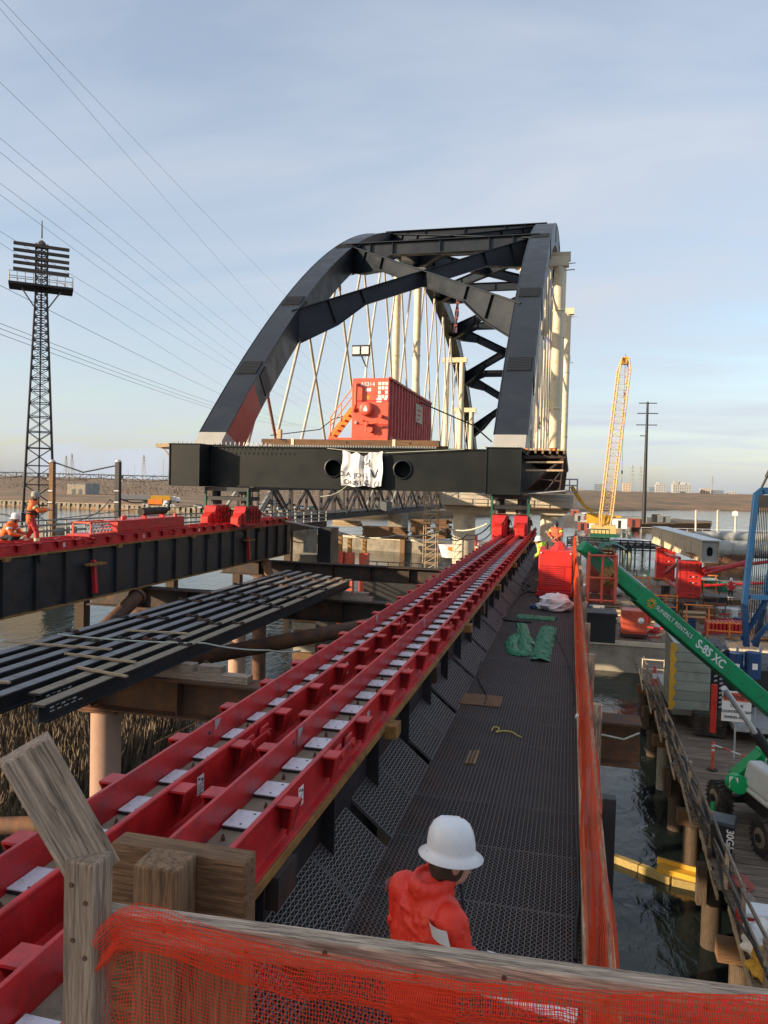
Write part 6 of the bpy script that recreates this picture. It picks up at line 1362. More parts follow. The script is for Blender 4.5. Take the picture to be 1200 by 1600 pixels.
    m.build('hose_clip', 'dark', mb_, kind='stuff')
    # lift cylinder
    a, b = at_y(1131, 1075, 21.0), at_y(1215, 1195, 23.5); m = MB(); m.tube(a, a.lerp(b, .62), .075, n=12); cy = m.build('cylinder_rod', 'white', t); m = MB(); m.tube(a.lerp(b, .55), b, .14, n=12); m.build('cylinder', 'dark', t)
    # basket at the tip
    o = V(.45, 17.4, -2.5); w_, d_, h_ = .58, 1.5, 1.1
    m = MB(); m.box(o.x, o.x+w_, o.y, o.y+d_, o.z-.05, o.z); bk = m.build('basket_floor', 'rust', t)
    for z in (.05, .55, 1.05):
        m = MB(); m.path([(o.x, o.y, o.z+z), (o.x+w_, o.y, o.z+z), (o.x+w_, o.y+d_, o.z+z), (o.x, o.y+d_, o.z+z), (o.x, o.y, o.z+z)], .03, n=6); m.build('basket_rail', 'orange_red', bk)
    for x, y in ((0,0),(w_,0),(w_,d_),(0,d_),(w_/2,0),(w_,d_/2),(0,d_/2)): m = MB(); m.tube((o.x+x, o.y+y, o.z), (o.x+x, o.y+y, o.z+1.08), .03, n=6); m.build('basket_post', 'orange_red', bk)
    m = MB(); m.box(o.x+.02, o.x+w_-.02, o.y+d_-.03, o.y+d_-.01, o.z+.05, o.z+1.0); m.box(o.x+w_-.03, o.x+w_-.01, o.y, o.y+d_, o.z+.05, o.z+.6); m.build('mesh_panel', 'primer_red', bk)
    crumple('tool_bag', V(o.x+.45, o.y+.6, o.z+.45), .24, (.8, .9, 1.2), 'rust_yellow', 'ochre tool bag hanging in the lift basket', 'tool bag', 4)
    m = MB(); q = V(o.x+.1, o.y+.9, o.z+1.15); P_ = []
    for j in range(8):
        for i in range(12): P_.append((q.x+.07*i, q.y+.12*j-.3, q.z+.13+.12*noise.noise(V(i*.5, j*.6, 1))-.02*(i-6)**2*.4))
    m.grid(P_, 12, 8); m.build('green_cover', 'green_dark', bk)
    m = MB(); m.beam(V(o.x+w_, o.y+d_*.5, o.z+.3), tip+ax*.2, .12, .16); m.build('jib', 'green_dark', t)
boom_lift()

# ------------------------------------------------------------------ crawler crane on the dock (counterweight, sign, blue mast)
def crane():
    t = thing('crawler_crane', 'blue crawler crane with grey stacked counterweight on the dock', 'crane', (8, 35, DOCK))
    p = at_y(1049, 1108, 33.5); x0 = p.x; z0 = p.z; x1 = at_y(1108, 1118, 33.5).x; H = at_y(1049, 1004, 33.5).z-z0
    n = 7
    for k in range(n): m = MB(); m.box(x0, x1, 33.5, 36.4, z0+H*k/n+.012, z0+H*(k+1)/n); m.build('counterweight_slab', 'grey_green', t, bevel=.02)
    m = MB(); m.box(x1+.01, x1+.75, 33.8, 36.2, z0, z0+H*.93); m.build('counterweight_frame', 'dark', t)
    for k in range(26): m = MB(); m.tube((x1+.18+.22*(k % 2), 33.7, z0+.1+k*H*.035), (x1+.28+.22*(k % 2), 33.66, z0+.16+k*H*.035), .05, n=6); m.build('chain_link', 'galv', t)
    m = MB(); zz = [z0+H*i/12 for i in range(13)]
    pts = [(x0-.13, 33.44, z0)]+[(x0+(.16 if i % 2 else .0), 33.44, zz[i]) for i in range(13)]+[(x0-.13, 33.44, zz[-1])]
    for i in range(12): m.prism([(x0-.13, 33.44, zz[i]), (x0+(.16 if i % 2 else .02), 33.44, zz[i]), (x0+(.16 if (i+1) % 2 else .02), 33.44, zz[i+1]), (x0-.13, 33.44, zz[i+1])], (0, .03, 0))
    m.build('zigzag_guard', 'yellow', t)
    m = MB(); m.box(x0+.1, x0+7, 34, 40, z0-.35, z0-.02); m.build('car_body', 'grey', t)
    for xx in (x0+.9, x0+5.5):
        m = MB(); m.box(xx, xx+1.1, 33.0, 40.5, DOCK+.1, DOCK+.85); tr_ = m.build('crawler_frame', 'rubber', t)
        for k in range(16): m = MB(); m.box(xx-.05, xx+1.15, 32.9+k*.48, 32.9+k*.48+.42, DOCK+.855, DOCK+.95); m.build('track_shoe', 'rubber', tr_); m = MB(); m.box(xx-.05, xx+1.15, 32.85-.04*(k % 2), 32.99, DOCK+.1+k*.05, DOCK+.14+k*.05); m.build('track_shoe', 'rubber', tr_)
    s0, s1 = at_y(1129, 1079, 30.5), at_y(1173, 1130, 30.5); m = MB(); sx0, sx1, sz0, sz1 = s0.x, s1.x, s1.z, s0.z
    m.box(sx0, sx1, 30.5, 30.54, sz0, sz1); sg = m.build('warning_sign', 'paper', t)
    m = MB(); m.box(sx0+.04, sx1-.04, 30.49, 30.498, sz1-.36, sz1-.05); m.build('header', 'orange_red', sg); W = sx1-sx0
    for tx, sz, dz, mt in (('WARNING', .235, .29, 'ink'), ('CRANE', .14, .58, 'ink'), ('COUNTERWEIGHT', .125, .80, 'ink'), ('SWING AREA', .14, 1.02, 'ink')):
        place('lettering', text_mesh(tx, sz, mt, ((sx0+sx1)/2, 30.484, sz1-dz), (1,0,0), (0,0,1), .003, 'CENTER', .003), sg)
    m = MB(); m.box((sx0+sx1)/2-.03, (sx0+sx1)/2+.03, 30.56, 30.62, DOCK, sz1); m.build('sign_post', 'galv', sg)
    m = MB(); m.box(x0+2.2, x0+9, 32.2, 34, z0-.3, z0-.08); m.build('side_walkway', 'galv', t)
    for k in range(9): xx = x0+2.2+k*.75; m = MB(); m.tube((xx, 32.25, z0-.08), (xx, 32.25, z0+.95), .025, n=6); m.build('guard_post', 'galv', t)
    m = MB(); m.tube((x0+2.2, 32.25, z0+.95), (x0+8.2, 32.25, z0+.95), .025, n=6); m.build('guard_rail', 'galv', t)
    m = MB(); m.box(x0+2.4, x0+8.5, 35, 39, z0, z0+1.6); m.build('engine_house', 'dark', t, bevel=.05)
    rr = random.Random(4); 
    for k in range(16):
        q = V(x0+2.3+rr.uniform(0, 3.2), 34.6+rr.uniform(0, .8), z0+1.6+rr.uniform(0, .2)); h = rr.uniform(.3, 1.2); m = MB(); m.tube(q, q+V(rr.uniform(-.3, .3), rr.uniform(-.2, .2), h), rr.uniform(.03, .09), n=7); m.build('pipe_fitting', rr.choice(['galv', 'cream', 'dark']), t)
    for px, mt in ((1148, 'blue_dark'), (1176, 'blue_dark')): q = at_y(px, 1040, 33.8); m = MB(); m.tube(q-V(0,0,.5), q+V(0,0,.55), .32, n=14); dr_ = m.build('oil_drum', mt, t); m = MB(); m.box(q.x-.08, q.x+.12, q.y-.33, q.y-.32, q.z-.1, q.z+.15); m.build('label_patch', 'paper', dr_)
    q = at_y(1115, 1105, 32.0); m = MB(); m.tube(q-V(0,0,1.0), q+V(0,0,.9), .12, n=10); m.build('fire_extinguisher', 'red_bright', t)
    # mast
    D = 36.5; A = [at_y(x, y, D) for x, y in ((1182, 772), (1172, 860), (1163, 945), (1166, 1010))]
    for a, b in zip(A[:-1], A[1:]): m = MB(); m.beam(a, b, .24, .32, up=(0,1,0)); m.build('mast_leg', 'blue', t, bevel=.02)
    B_ = [at_y(x, y, D+1.6) for x, y in ((1255, 772), (1200, 905), (1180, 1010))]
    for a, b in zip(B_[:-1], B_[1:]): m = MB(); m.beam(a, b, .24, .34, up=(0,1,0)); m.build('mast_leg', 'blue', t, bevel=.02)
    m = MB(); m.beam(at_y(1181, 775, D), at_y(1192, 766, D), .3, .26, up=(0,1,0)); m.beam(at_y(1190, 767, D), at_y(1262, 768, D), .3, .26, up=(0,1,0)); m.build('mast_head', 'blue', t)
    m = MB(); m.box(at_y(1184, 780, D).x, at_y(1260, 780, D).x, D-.2, D+.5, at_y(1190, 793, D).z, at_y(1190, 774, D).z); m.build('sheave_block', 'dark', t)
    m = MB(); m.beam(at_y(1164, 932, D), at_y(1260, 936, D), .2, .2); m.beam(at_y(1160, 1000, D), at_y(1230, 880, D+1), .16, .16); m.beam(at_y(1175, 1005, D), at_y(1210, 965, D), .18, .18); m.build('mast_brace', 'blue', t)
    for k in range(13):
        a = at_y(1184+k*2.5, 785, D+.3); b = at_y(1168+k*4, 990, D+.6); m = MB(); m.tube(a, b, .018, n=5); m.build('hoist_rope', 'cable', t)
    m = MB(); m.tube(at_y(1190, 762, D), at_y(1206, 730, D), .05, n=6); m.tube(at_y(1198, 746, D), at_y(1206, 730, D), .1, n=6); m.build('pendant_rod', 'dark', t)
crane()

# ------------------------------------------------------------------ barge with gear
BZ = -10.6
t = thing('work_barge', 'long flat grey work barge crossing behind the dock', 'barge', (8, 62, WATER))
m = MB(); m.box(-1.2, 36, 55.6, 99, WATER-.4, BZ); m.build('hull', 'concrete_old', t, bevel=.05)
m = MB(); m.box(-1.25, 36, 55.5, 55.7, BZ-.3, BZ+.02); m.build('rub_rail', 'concrete', t)
for k in range(40): m = MB(); x = -1.0+k*.85; m.box(x, x+.8, 55.8, 98.8, BZ+.003, BZ+.07); m.build('deck_board', 'dock_wood', t)
def generator(px0, px1, py0, py1, Y, mat, label):
    a, b = at_y(px0, py1, Y), at_y(px1, py0, Y); t = thing('generator_box', label, 'generator', (a.x, Y, a.z)); m = MB(); m.box(a.x, b.x, Y, Y+1.6, a.z, b.z); bd = m.build('cabinet', mat, t, bevel=.04)
    m = MB(); m.lathe([(0, -.01), (.22, -.01), (.22, .01)], V(a.x+(b.x-a.x)*.75, Y-.01, a.z+(b.z-a.z)*.6), 16, 'Y'); m.build('round_badge', 'paper', bd)
    m = MB(); m.box(a.x+.1, b.x-.1, Y-.02, Y-.003, a.z+.1, a.z+.16); m.build('seam', 'red', bd); m = MB(); m.box(a.x-.05, b.x+.05, Y-.05, Y+1.65, a.z-.15, a.z-.005); m.build('skid', 'dark', bd)
generator(971, 1012, 956, 990, 56.2, 'orange_red', 'pinkish red generator box on the barge beside a cone')
cone(at_z(1026, 989, BZ+.07), 1.9, 'red cone standing right of the barge generator')
# red jacking towers built of stacked modules
def jack_tower(px0, px1, py0, py1, Y, n, label):
    a, b = at_y(px0, py1, Y), at_y(px1, py0, Y); W, H = b.x-a.x, b.z-a.z; t = thing('jacking_tower', label, 'jacking tower', (a.x+W/2, Y, a.z), 'red jacking towers'); w1 = W*.33
    for k in range(n):
        z0, z1 = a.z+H*k/n, a.z+H*(k+1)/n-.02
        m = MB(); m.box(a.x, b.x, Y, Y+W*.9, z0, z1); md = m.build('module', 'red_bright', t, bevel=.015)
        m = MB(); m.box(a.x+w1-.06, a.x+w1+.06, Y-.03, Y-.004, z0, z1); m.box(a.x+.04, a.x+.14, Y-.03, Y-.004, z0, z1); m.box(b.x-.14, b.x-.04, Y-.03, Y-.004, z0, z1); m.build('rib', 'red', md)
        for f in (.52, .78): m = MB(); m.box(a.x+W*f-.07, a.x+W*f+.07, Y-.012, Y-.003, z0+(z1-z0)*.35, z0+(z1-z0)*.65); m.build('slot', 'dark', md)
        m = MB(); m.lathe([(0, -.012), (.06, -.012), (.06, .0)], V(a.x+W*.65, Y-.003, (z0+z1)/2), 8, 'Y'); m.build('disc', 'paper' if k in (2, 3) else 'red', md)
    for sx_ in (a.x+.15, b.x-.35):
        for sy_ in (Y+.1, Y+W*.6): m = MB(); m.box(sx_, sx_+.2, sy_, sy_+.2, BZ+.08, a.z-.15); m.build('support_leg', 'grey', t)
    m = MB(); m.box(a.x-.2, b.x+.2, Y-.1, Y+W, a.z-.15, a.z-.01); m.build('support_plate', 'rust', t)
jack_tower(1025, 1056, 857, 905, 88, 6, 'farther red jacking tower under the cream box girder'); jack_tower(1059, 1097, 878, 933, 73, 6, 'nearer red jacking tower under the cream box girder')
def box_girder():
    a, b = at_y(1018, 846, 95), at_y(1096, 881, 70.5); t_a, t_b = at_y(1018, 822, 95), at_y(1096, 847, 70.5); t = thing('box_girder', 'cream steel box girder lying on the red jacking towers', 'box girder', tuple((a+b)/2))
    dv = b-a; sd = V(-dv.y, dv.x, 0).normalized(); 
    if sd.x < 0: sd = -sd
    W = 1.4; H = ((t_a.z-a.z)+(t_b.z-b.z))/2
    a.z = (a.z+b.z)/2; b.z = a.z
    def ring(p): return [p, p+sd*W, p+sd*W+V(0,0,H), p+V(0,0,H)]
    m = MB(); A, B_ = ring(a), ring(b); m.add(A+B_, [(0,1,5,4),(1,2,6,5),(2,3,7,6),(3,0,4,7),(0,3,2,1)]); m.build('web_plates', 'cream', t)
    d = dv.normalized(); c = b+sd*W/2+V(0,0,H/2)-d*.25
    m = MB(); n = 24; O, I = [], []
    for i in range(n):
        an = 2*math.pi*i/n; x, z = math.cos(an), math.sin(an); k = 1/max(abs(x), abs(z)); O.append(c+sd*x*k*W/2+V(0,0,z*k*H/2)); I.append(c+sd*x*.25+V(0,0,(z*.25+(.16 if z > 0 else -.16))))
    m.add(O+I, [(i, (i+1) % n, n+(i+1) % n, n+i) for i in range(n)]); m.build('diaphragm', 'grey', t)
    m = MB(); q = [c-d*.6+sd*s*.5+V(0,0,z*.6) for s, z in ((-1,-1),(1,-1),(1,1),(-1,1))]; m.add(q, [(0,1,2,3)]); m.build('inner_bulkhead', 'dark', t)
    m = MB()
    for f in (.25, .5, .72, .84): p = a+dv*f-sd*.02; m.beam(p, p+V(0,0,H), .05, .03, up=sd)
    m.build('stiffener', 'cream', t)
    for f in (.2, .55): p = a+dv*f-sd*.03+V(0,0,H*.5); m = MB(); m.prism([p, p+d*.35+V(0,0,.14), p+d*.35-V(0,0,.14)], -sd*.02); m.build('lifting_eye', 'dark', t)
    m = MB(); p = a+dv*.85-sd*.35+V(0,0,H*.4); m.beam(p, p+d*1.8, .5, .06); m.beam(p+d*.4, p+d*.4+sd*.3-V(0,0,.5), .06, .06); m.beam(p+d*1.5, p+d*1.5+sd*.3-V(0,0,.5), .06, .06); m.build('work_bracket', 'wood_brown', t)
    m = MB(); m.prism([r_+V(0,0,.02) for r_ in (A[3], A[2]+sd*.3, B_[2]+sd*.3, B_[3])], (0,0,.08)); m.build('top_plate', 'grey_pale', t)
box_girder()
# grey pipes and red arms behind
for i, (p, q, r, mat, lb) in enumerate(((at_y(1085, 838, 150), at_y(1215, 842, 150), 1.0, 'grey', 'upper grey pipeline behind the box girder'), (at_y(1110, 857, 142), at_y(1215, 860, 142), 1.5, 'grey', 'lower thicker grey pipeline behind the box girder'))):
    t = thing('pipeline', lb, 'pipe', tuple((p+q)/2)); m = MB(); m.tube(p, q, r, n=18); m.build('pipe', mat, t); m = MB(); m.tube(p.lerp(q, .3), p.lerp(q, .33), r*1.08, n=18); m.build('collar', mat, t)
    m = MB(); m.box(p.x+2, p.x+6, p.y-1.2, p.y+1.2, WATER-.2, p.z-r*.6); m.build('cradle', 'rust', t)
for i, (p, q, r, lb) in enumerate(((at_y(1097, 897, 72.5), at_y(1168, 878, 75), .22, 'thick red strut rising from the nearer jacking tower to the right'), (at_y(1098, 890, 72.5), at_y(1215, 876, 77), .17, 'upper red strut from the nearer jacking tower'), (at_y(1100, 915, 72), at_y(1215, 910, 73), .12, 'thin dark red bar right of the nearer jacking tower'), (at_y(1040, 895, 86), at_y(1062, 878, 74), .2, 'short red strut between the two jacking towers'), (at_y(1040, 905, 86), at_y(1062, 920, 74), .2, 'lower red strut between the two jacking towers'), (at_y(1040, 865, 86), at_y(1062, 872, 75), .15, 'red tie between the tops of the two jacking towers'))):
    t = thing('red_strut', lb, 'strut', tuple((p+q)/2), 'red struts on the barge'); m = MB(); m.tube(p, q, r, n=12); m.build('tube', 'red', t); m = MB(); m.tube(p, p.lerp(q, .08), r*1.3, n=12); m.build('end_flange', 'red', t)
# barge clutter, each piece its own thing
rc = random.Random(17)
def frame_rack(px, py, Y, w_, h_, mat, label):
    p = at_z(px, py, BZ+.07); Y = p.y; t = thing('steel_rack', label, 'rack', tuple(p), 'racks on the barge')
    for x in (0, w_*.5, w_): m = MB(); m.box(p.x+x-.05, p.x+x+.05, Y-.05, Y+.05, p.z, p.z+h_); m.build('upright', mat, t)
    for z in (.45, .95): m = MB(); m.box(p.x-.05, p.x+w_+.05, Y-.1, Y-.052, p.z+h_*z-.07, p.z+h_*z+.02); m.build('rail', mat, t)
frame_rack(1022, 962, 61, 1.8, 1.9, 'orange', 'orange guard frame on the barge left of the nearer jacking tower'); frame_rack(985, 925, 68, 3.5, 1.7, 'orange', 'rusty orange rack in the middle of the barge'); frame_rack(1100, 968, 60.5, 1.6, 1.5, 'wood_brown', 'brown open crate frame right of the nearer jacking tower'); frame_rack(1105, 995, 59.2, 3.0, 1.2, 'orange', 'orange barrier frame at the right part of the barge edge'); frame_rack(960, 905, 72, 2.5, 1.2, 'rust', 'low rust rack at the left part of the barge')
items = [(905, 965, 60.5, 1.0, 1.2, 'dark'), (930, 960, 62, 1.4, .8, 'grey'), (948, 985, 60, 1.3, .5, 'wood_brown'), (925, 930, 68, 2.0, 1.0, 'grey_pale'), (955, 935, 68, 1.0, .7, 'red'), (1048, 985, 60, .8, .5, 'red'), (1000, 935, 66, 1.5, .6, 'wood_brown'), (1070, 960, 60.5, 1.6, 1.2, 'dark'), (1120, 945, 64, 2.0, .8, 'dark'), (1110, 920, 70, 1.6, .9, 'green_tarp'), (1135, 925, 70, 1.8, 1.0, 'green_tarp'), (1105, 912, 74, 2.5, .5, 'cream'), (1140, 960, 63, 1.8, .5, 'grey'), (1040, 930, 68, .8, 1.0, 'dark'), (1150, 945, 66, 1.5, .5, 'wood_brown'), (1125, 955, 62, .5, .7, 'red_bright')]
adj = ['dark', 'grey', 'brown wooden', 'pale grey', 'dull red', 'small red', 'brown timber', 'dark machine', 'long dark', 'green wrapped', 'larger green wrapped', 'cream flat', 'grey flat', 'dark upright', 'low brown', 'small bright red']
where = ['at the left end of the barge beside the fence', 'just right of the barge left end', 'left of the red generator box', 'behind the left part of the barge', 'above the red generator box', 'right of the barge cone', 'in the middle of the barge', 'below the nearer jacking tower', 'right of the jacking towers', 'right of the nearer jacking tower', 'beside the worker in red on the barge', 'behind the green wrapped crates', 'near the blue crane mast', 'between rack and jacking tower', 'close to the blue crane mast', 'right of the brown crate frame']
for i, (px, py, Y, w_, h_, mat) in enumerate(items):
    p = at_z(px, py, BZ+.07); Y = max(56, p.y); t = thing('equipment_crate', adj[i]+' crate '+where[i], 'crate', tuple(p), 'crates and gear on the barge')
    m = MB(); m.box(p.x-w_/2, p.x+w_/2, Y, Y+w_*.8, p.z, p.z+h_*.8); m.build('box', mat, t, bevel=.04); m = MB(); m.box(p.x-w_/2-.04, p.x+w_/2+.04, Y-.04, Y+w_*.8+.04, p.z+h_*.8+.003, p.z+h_*.92); m.build('lid', mat, t); 
    for s in (-.3, .3): m = MB(); m.box(p.x+w_*s-.05, p.x+w_*s+.05, Y-.035, Y-.004, p.z, p.z+h_*.8); m.build('batten', 'rust' if i % 2 else 'dark', t)
for i in range(40):
    x = at_y(rc.uniform(935, 1160), 980, 64).x; y = rc.uniform(56.2, 84); a = rc.uniform(-.6, .6); L = rc.uniform(1.2, 3.2); m = MB(); m.beam((x, y, BZ+.16), (x+L*math.cos(a), y+L*math.sin(a), BZ+.16+rc.uniform(0, .35)), .12, .12)
    tag(m.build('loose_bar', rc.choice(['rust', 'wood_brown', 'red', 'lumber'])), 'loose bar or timber lying among the gear on the barge deck', 'bar', 'loose bars on the barge')
t = thing('red_rail_stack', 'row of short red rails standing at the barge edge by the blue mast', 'rail stack', tuple(at_y(1130, 995, 59.5)))
for k in range(12): p = at_z(1108+k*6, 990, BZ+.07); m = MB(); m.box(p.x-.09, p.x+.09, p.y, p.y+1.7, p.z, p.z+.75); m.build('rail_piece', 'red_bright', t)
p = at_y(905, 900, 50); t = thing('red_cylinder', 'red inclined hydraulic cylinder behind the lift boom', 'cylinder', tuple(p)); a, b = at_y(930, 905, 58), at_y(942, 872, 58); m = MB(); m.tube(a, b, .25, n=12); m.build('barrel', 'red_bright', t); a2 = at_y(932, 930, 58); m = MB(); m.tube(a, a2, .14, n=10); m.build('rod', 'red', t)
p = at_z(950, 922, BZ+.6); t = thing('tank', 'grey horizontal tank on the barge behind the lift boom', 'tank', tuple(p)); m = MB(); m.tube(p+V(-1.0,0,0), p+V(1.4,0,0), .55, n=18); m.build('shell', 'grey_pale', t); m = MB(); m.box(p.x-.8, p.x+1.2, p.y-.4, p.y+.4, BZ+.07, p.z-.4); m.build('saddle', 'dark', t)

# ------------------------------------------------------------------ farther right: crane boom, pole, piles, sheds
def yellow_crane():
    b = at_d(945, 822, 185); tp = at_d(977, 560, 185); t = thing('lattice_crane', 'yellow lattice boom crane beyond the works, boom nearly upright', 'crane', (b.x, b.y, WATER)); ax = tp-b; L = ax.length; ax.normalize(); sx = V(1, .2, 0).normalized(); sy = ax.cross(sx).normalized()
    def hw(f): return 1.3 if .06 < f < .93 else (.75 if f >= .93 else 1.0+f*5)
    def c(f, i): s = ((-1,-1),(1,-1),(1,1),(-1,1))[i % 4]; return b+ax*L*f+sx*s[0]*hw(f)+sy*s[1]*hw(f)*.9
    fs = [0, .06]+[.06+.87*k/22 for k in range(1, 23)]+[1.0]
    for i in range(4): m = MB(); m.path([c(f, i) for f in fs], .18, n=5); m.build('boom_chord', 'crane_boom', t)
    for k in range(len(fs)-1):
        m = MB()
        for i in range(4): m.beam(c(fs[k], i), c(fs[k+1], i+1), .09, .09); m.beam(c(fs[k+1], i), c(fs[k+1], i+1), .08, .08)
        m.build('lacing', 'crane_boom', t)
    m = MB(); m.beam(tp-ax*1.5, tp+ax*.3, 1.3, 1.1); m.build('boom_head', 'yellow', t); m = MB(); m.tube(tp, tp+V(.1,0,1.2), .05, n=5); m.build('aerial', 'dark', t)
    m = MB(); m.beam(b-ax*.4, b+ax*2.8, 1.5, 1.2); m.build('boom_foot', 'yellow', t)
    m = MB(); m.box(b.x-3.2, b.x+2.6, b.y-1, b.y+3, b.z-1.8, b.z+.2); m.build('house', 'crane_boom', t); m = MB(); m.box(b.x-3.4, b.x+3.2, b.y-2, b.y+4, WATER+.9, b.z-1.9); m.build('crawler', 'green_dark', t)
    m = MB(); q = at_d(972, 735, 182); m.tube(tp, q, .04, n=5); m.tube(q, q-V(0,0,3.2), .03, n=5); m.build('hoist_line', 'cable', t); m = MB(); m.beam(q, q-V(0,0,.8), .35, .35, up=(0,1,0)); m.build('hook_block', 'dark', t)
    q = at_d(975.5, 613, 181); m = MB(); m.beam(q, q-V(0,0,.8), .25, .25, up=(0,1,0)); m.build('overhaul_ball', 'dark', t)
    m = MB(); m.box(b.x-8, b.x+8, b.y-4, b.y+8, WATER-.3, WATER+.9); m.build('barge', 'dark', t)
yellow_crane()
def black_pole():
    b = at_d(1005.5, 822, 268); tp = at_d(1012, 628, 268); t = thing('steel_pole', 'tall black steel power pole with short cross arms', 'pole', (b.x, b.y, WATER)); m = MB(); m.tube((b.x, b.y, WATER), b, .85, n=12); m.tube(b, tp, .78, .38, n=12); m.build('shaft', 'dark', t)
    for py, w0, w1 in ((631, 13, 14), (647, 15, 16), (665, 16, 15), (682, 10, 0)):
        q = at_d(1006+(824-py)/196*6, py, 268); k = 268/FPX; m = MB(); m.beam(q-V(w0*k, 0, -.25), q+V(w1*k, 0, .2), .3, .3); m.build('cross_arm', 'dark', t)
black_pole()
for i, (px, pt, pb, lb) in enumerate(((1087, 797, 838, 'pale lamp post, left of the three by the water'), (1121, 797, 838, 'pale lamp post, middle of the three by the water'), (1149, 798, 836, 'pale post with a white box, right of the three by the water'))):
    p = at_d(px, pb, 205); q = at_d(px+.5, pt, 205); t = thing('lamp_post', lb, 'post', tuple(p), 'posts by the right water'); m = MB(); m.tube((p.x, p.y, WATER), q, .28, .22, n=8); m.build('shaft', 'concrete', t)
    if i == 2: m = MB(); m.box(q.x-.8, q.x+.5, q.y-.4, q.y+.1, q.z-1.4, q.z-.2); m.build('box', 'white', t)
    else: m = MB(); m.beam(q, q+V(.5, 0, .05), .1, .08); m.build('arm', 'concrete', t)
# low causeway with a white rail behind the posts
t = thing('causeway', 'thin low causeway strip in the right water', 'causeway', tuple(at_z(1120, 832, WATER))); a, b = at_z(1000, 831, WATER), at_z(1260, 838, WATER); m = MB(); m.beam(a+V(0,0,.3), b+V(0,0,.3), 3, 1.0); m.build('strip', 'mud', t); m = MB(); m.beam(a+V(0,-4,1.6), b+V(0,-4,1.6), .15, .12); m.build('rail', 'white', t)
for i in range(12): p = a.lerp(b, i/11)+V(0,-4,0); m = MB(); m.tube(p-V(0,0,.2), p+V(0,0,1.6), .06, n=5); m.build('rail_post', 'white', t)
def dock_cluster(px, py, Y, w_, d_, label, mat='dark'):
    p = at_y(px, py, Y); t = thing('fender_dock', label, 'dock', (p.x, Y, WATER), 'black fender docks'); m = MB(); m.box(p.x-w_/2, p.x+w_/2, Y, Y+d_, p.z-.5, p.z); m.build('deck', mat, t)
    for k in range(int(w_/1.3)+1):
        x = p.x-w_/2+k*1.3; m = MB(); m.box(x-.14, x+.14, Y-.15, Y+.1, WATER-.3, p.z+.9); m.build('fender_pile', mat, t)
    for z in (.3, .8, -.9): m = MB(); m.box(p.x-w_/2, p.x+w_/2, Y-.22, Y-.152, p.z+z, p.z+z+.22); m.build('waler', mat, t)
    return p
dock_cluster(932, 848, 152, 11, 6, 'black timber fender dock below the yellow crane'); pc = dock_cluster(998, 853, 145, 9, 8, 'black fender dock carrying white pipes')
for k in range(5): m = MB(); m.tube((pc.x-2.4+k*1.15, 145.3, pc.z+.5), (pc.x-4.4+k*1.15, 152, pc.z+.5), .48, n=12); tag(m.build('white_pipe', 'white'), 'white pipe lying on the black fender dock', 'pipe', 'white pipes on the fender dock')
for px, pt, pb, lb in ((976, 834, 862, 'short teal pile left of the white pipes dock'), (985, 832, 872, 'pale green leaning pile in the water'), (1011, 892, 915, 'square teal pile standing behind the barge racks')):
    p, q = at_z(px, pb, WATER), None; D = p.y; q = at_y(px-1, pt, D); m = MB(); m.tube(p-V(0,0,.5), q, .38 if px != 985 else .34, n=12); m.tube(q, q+V(0,0,.08), .42, n=12); tag(m.build('mooring_pile', 'teal_pile'), lb, 'pile')
t = thing('green_skid', 'dark green slotted skid frame below the yellow crane', 'skid', tuple(at_d(936, 838, 178))); p = at_d(922, 840, 178); q = at_d(952, 826, 178)
for z in (0, 1): m = MB(); zz = p.z+(q.z-p.z)*z*.85; m.box(p.x, q.x, p.y, p.y+1.5, zz, zz+.2); m.build('beam', 'green_dark', t)
for k in range(6): x = p.x+(q.x-p.x)*k/5; m = MB(); m.box(x-.1, x+.1, p.y+.01, p.y+.2, p.z+.2, q.z-.17); m.build('upright', 'green_dark', t)
far_items = [(910, 815, 'primer_red'), (918, 812, 'white'), (925, 806, 'primer_red'), (905, 803, 'far_pale'), (960, 803, 'yellow'), (975, 806, 'far_pale'), (968, 812, 'white'), (990, 810, 'primer_red'), (1000, 806, 'far_pale'), (1025, 802, 'dark'), (1038, 803, 'far_steel'), (935, 800, 'yellow'), (898, 795, 'primer_red'), (915, 797, 'white')]
nm = {'primer_red': 'dull red', 'white': 'white', 'far_pale': 'grey', 'yellow': 'yellow', 'dark': 'black', 'far_steel': 'steel grey'}
for i, (px, py, mat) in enumerate(far_items):
    p = at_z(px, py+11, WATER+1.5); t = thing('site_container', nm[mat]+' site container on the spoil bank behind the yellow crane', 'container', tuple(p), nm[mat]+' site containers on the spoil bank'); w_ = rc.uniform(2.5, 5); h_ = rc.uniform(1.5, 2.6)
    m = MB(); m.box(p.x-w_/2, p.x+w_/2, p.y, p.y+2.4, p.z-.6, p.z+h_); m.build('box', mat, t); m = MB(); m.box(p.x-w_/2-.1, p.x+w_/2+.1, p.y-.1, p.y+2.5, p.z+h_+.01, p.z+h_+.15); m.build('roof', 'far_pale', t); m = MB(); m.box(p.x-.5, p.x+.4, p.y-.06, p.y-.01, p.z-.5, p.z+h_*.8); m.build('door', 'dark', t)
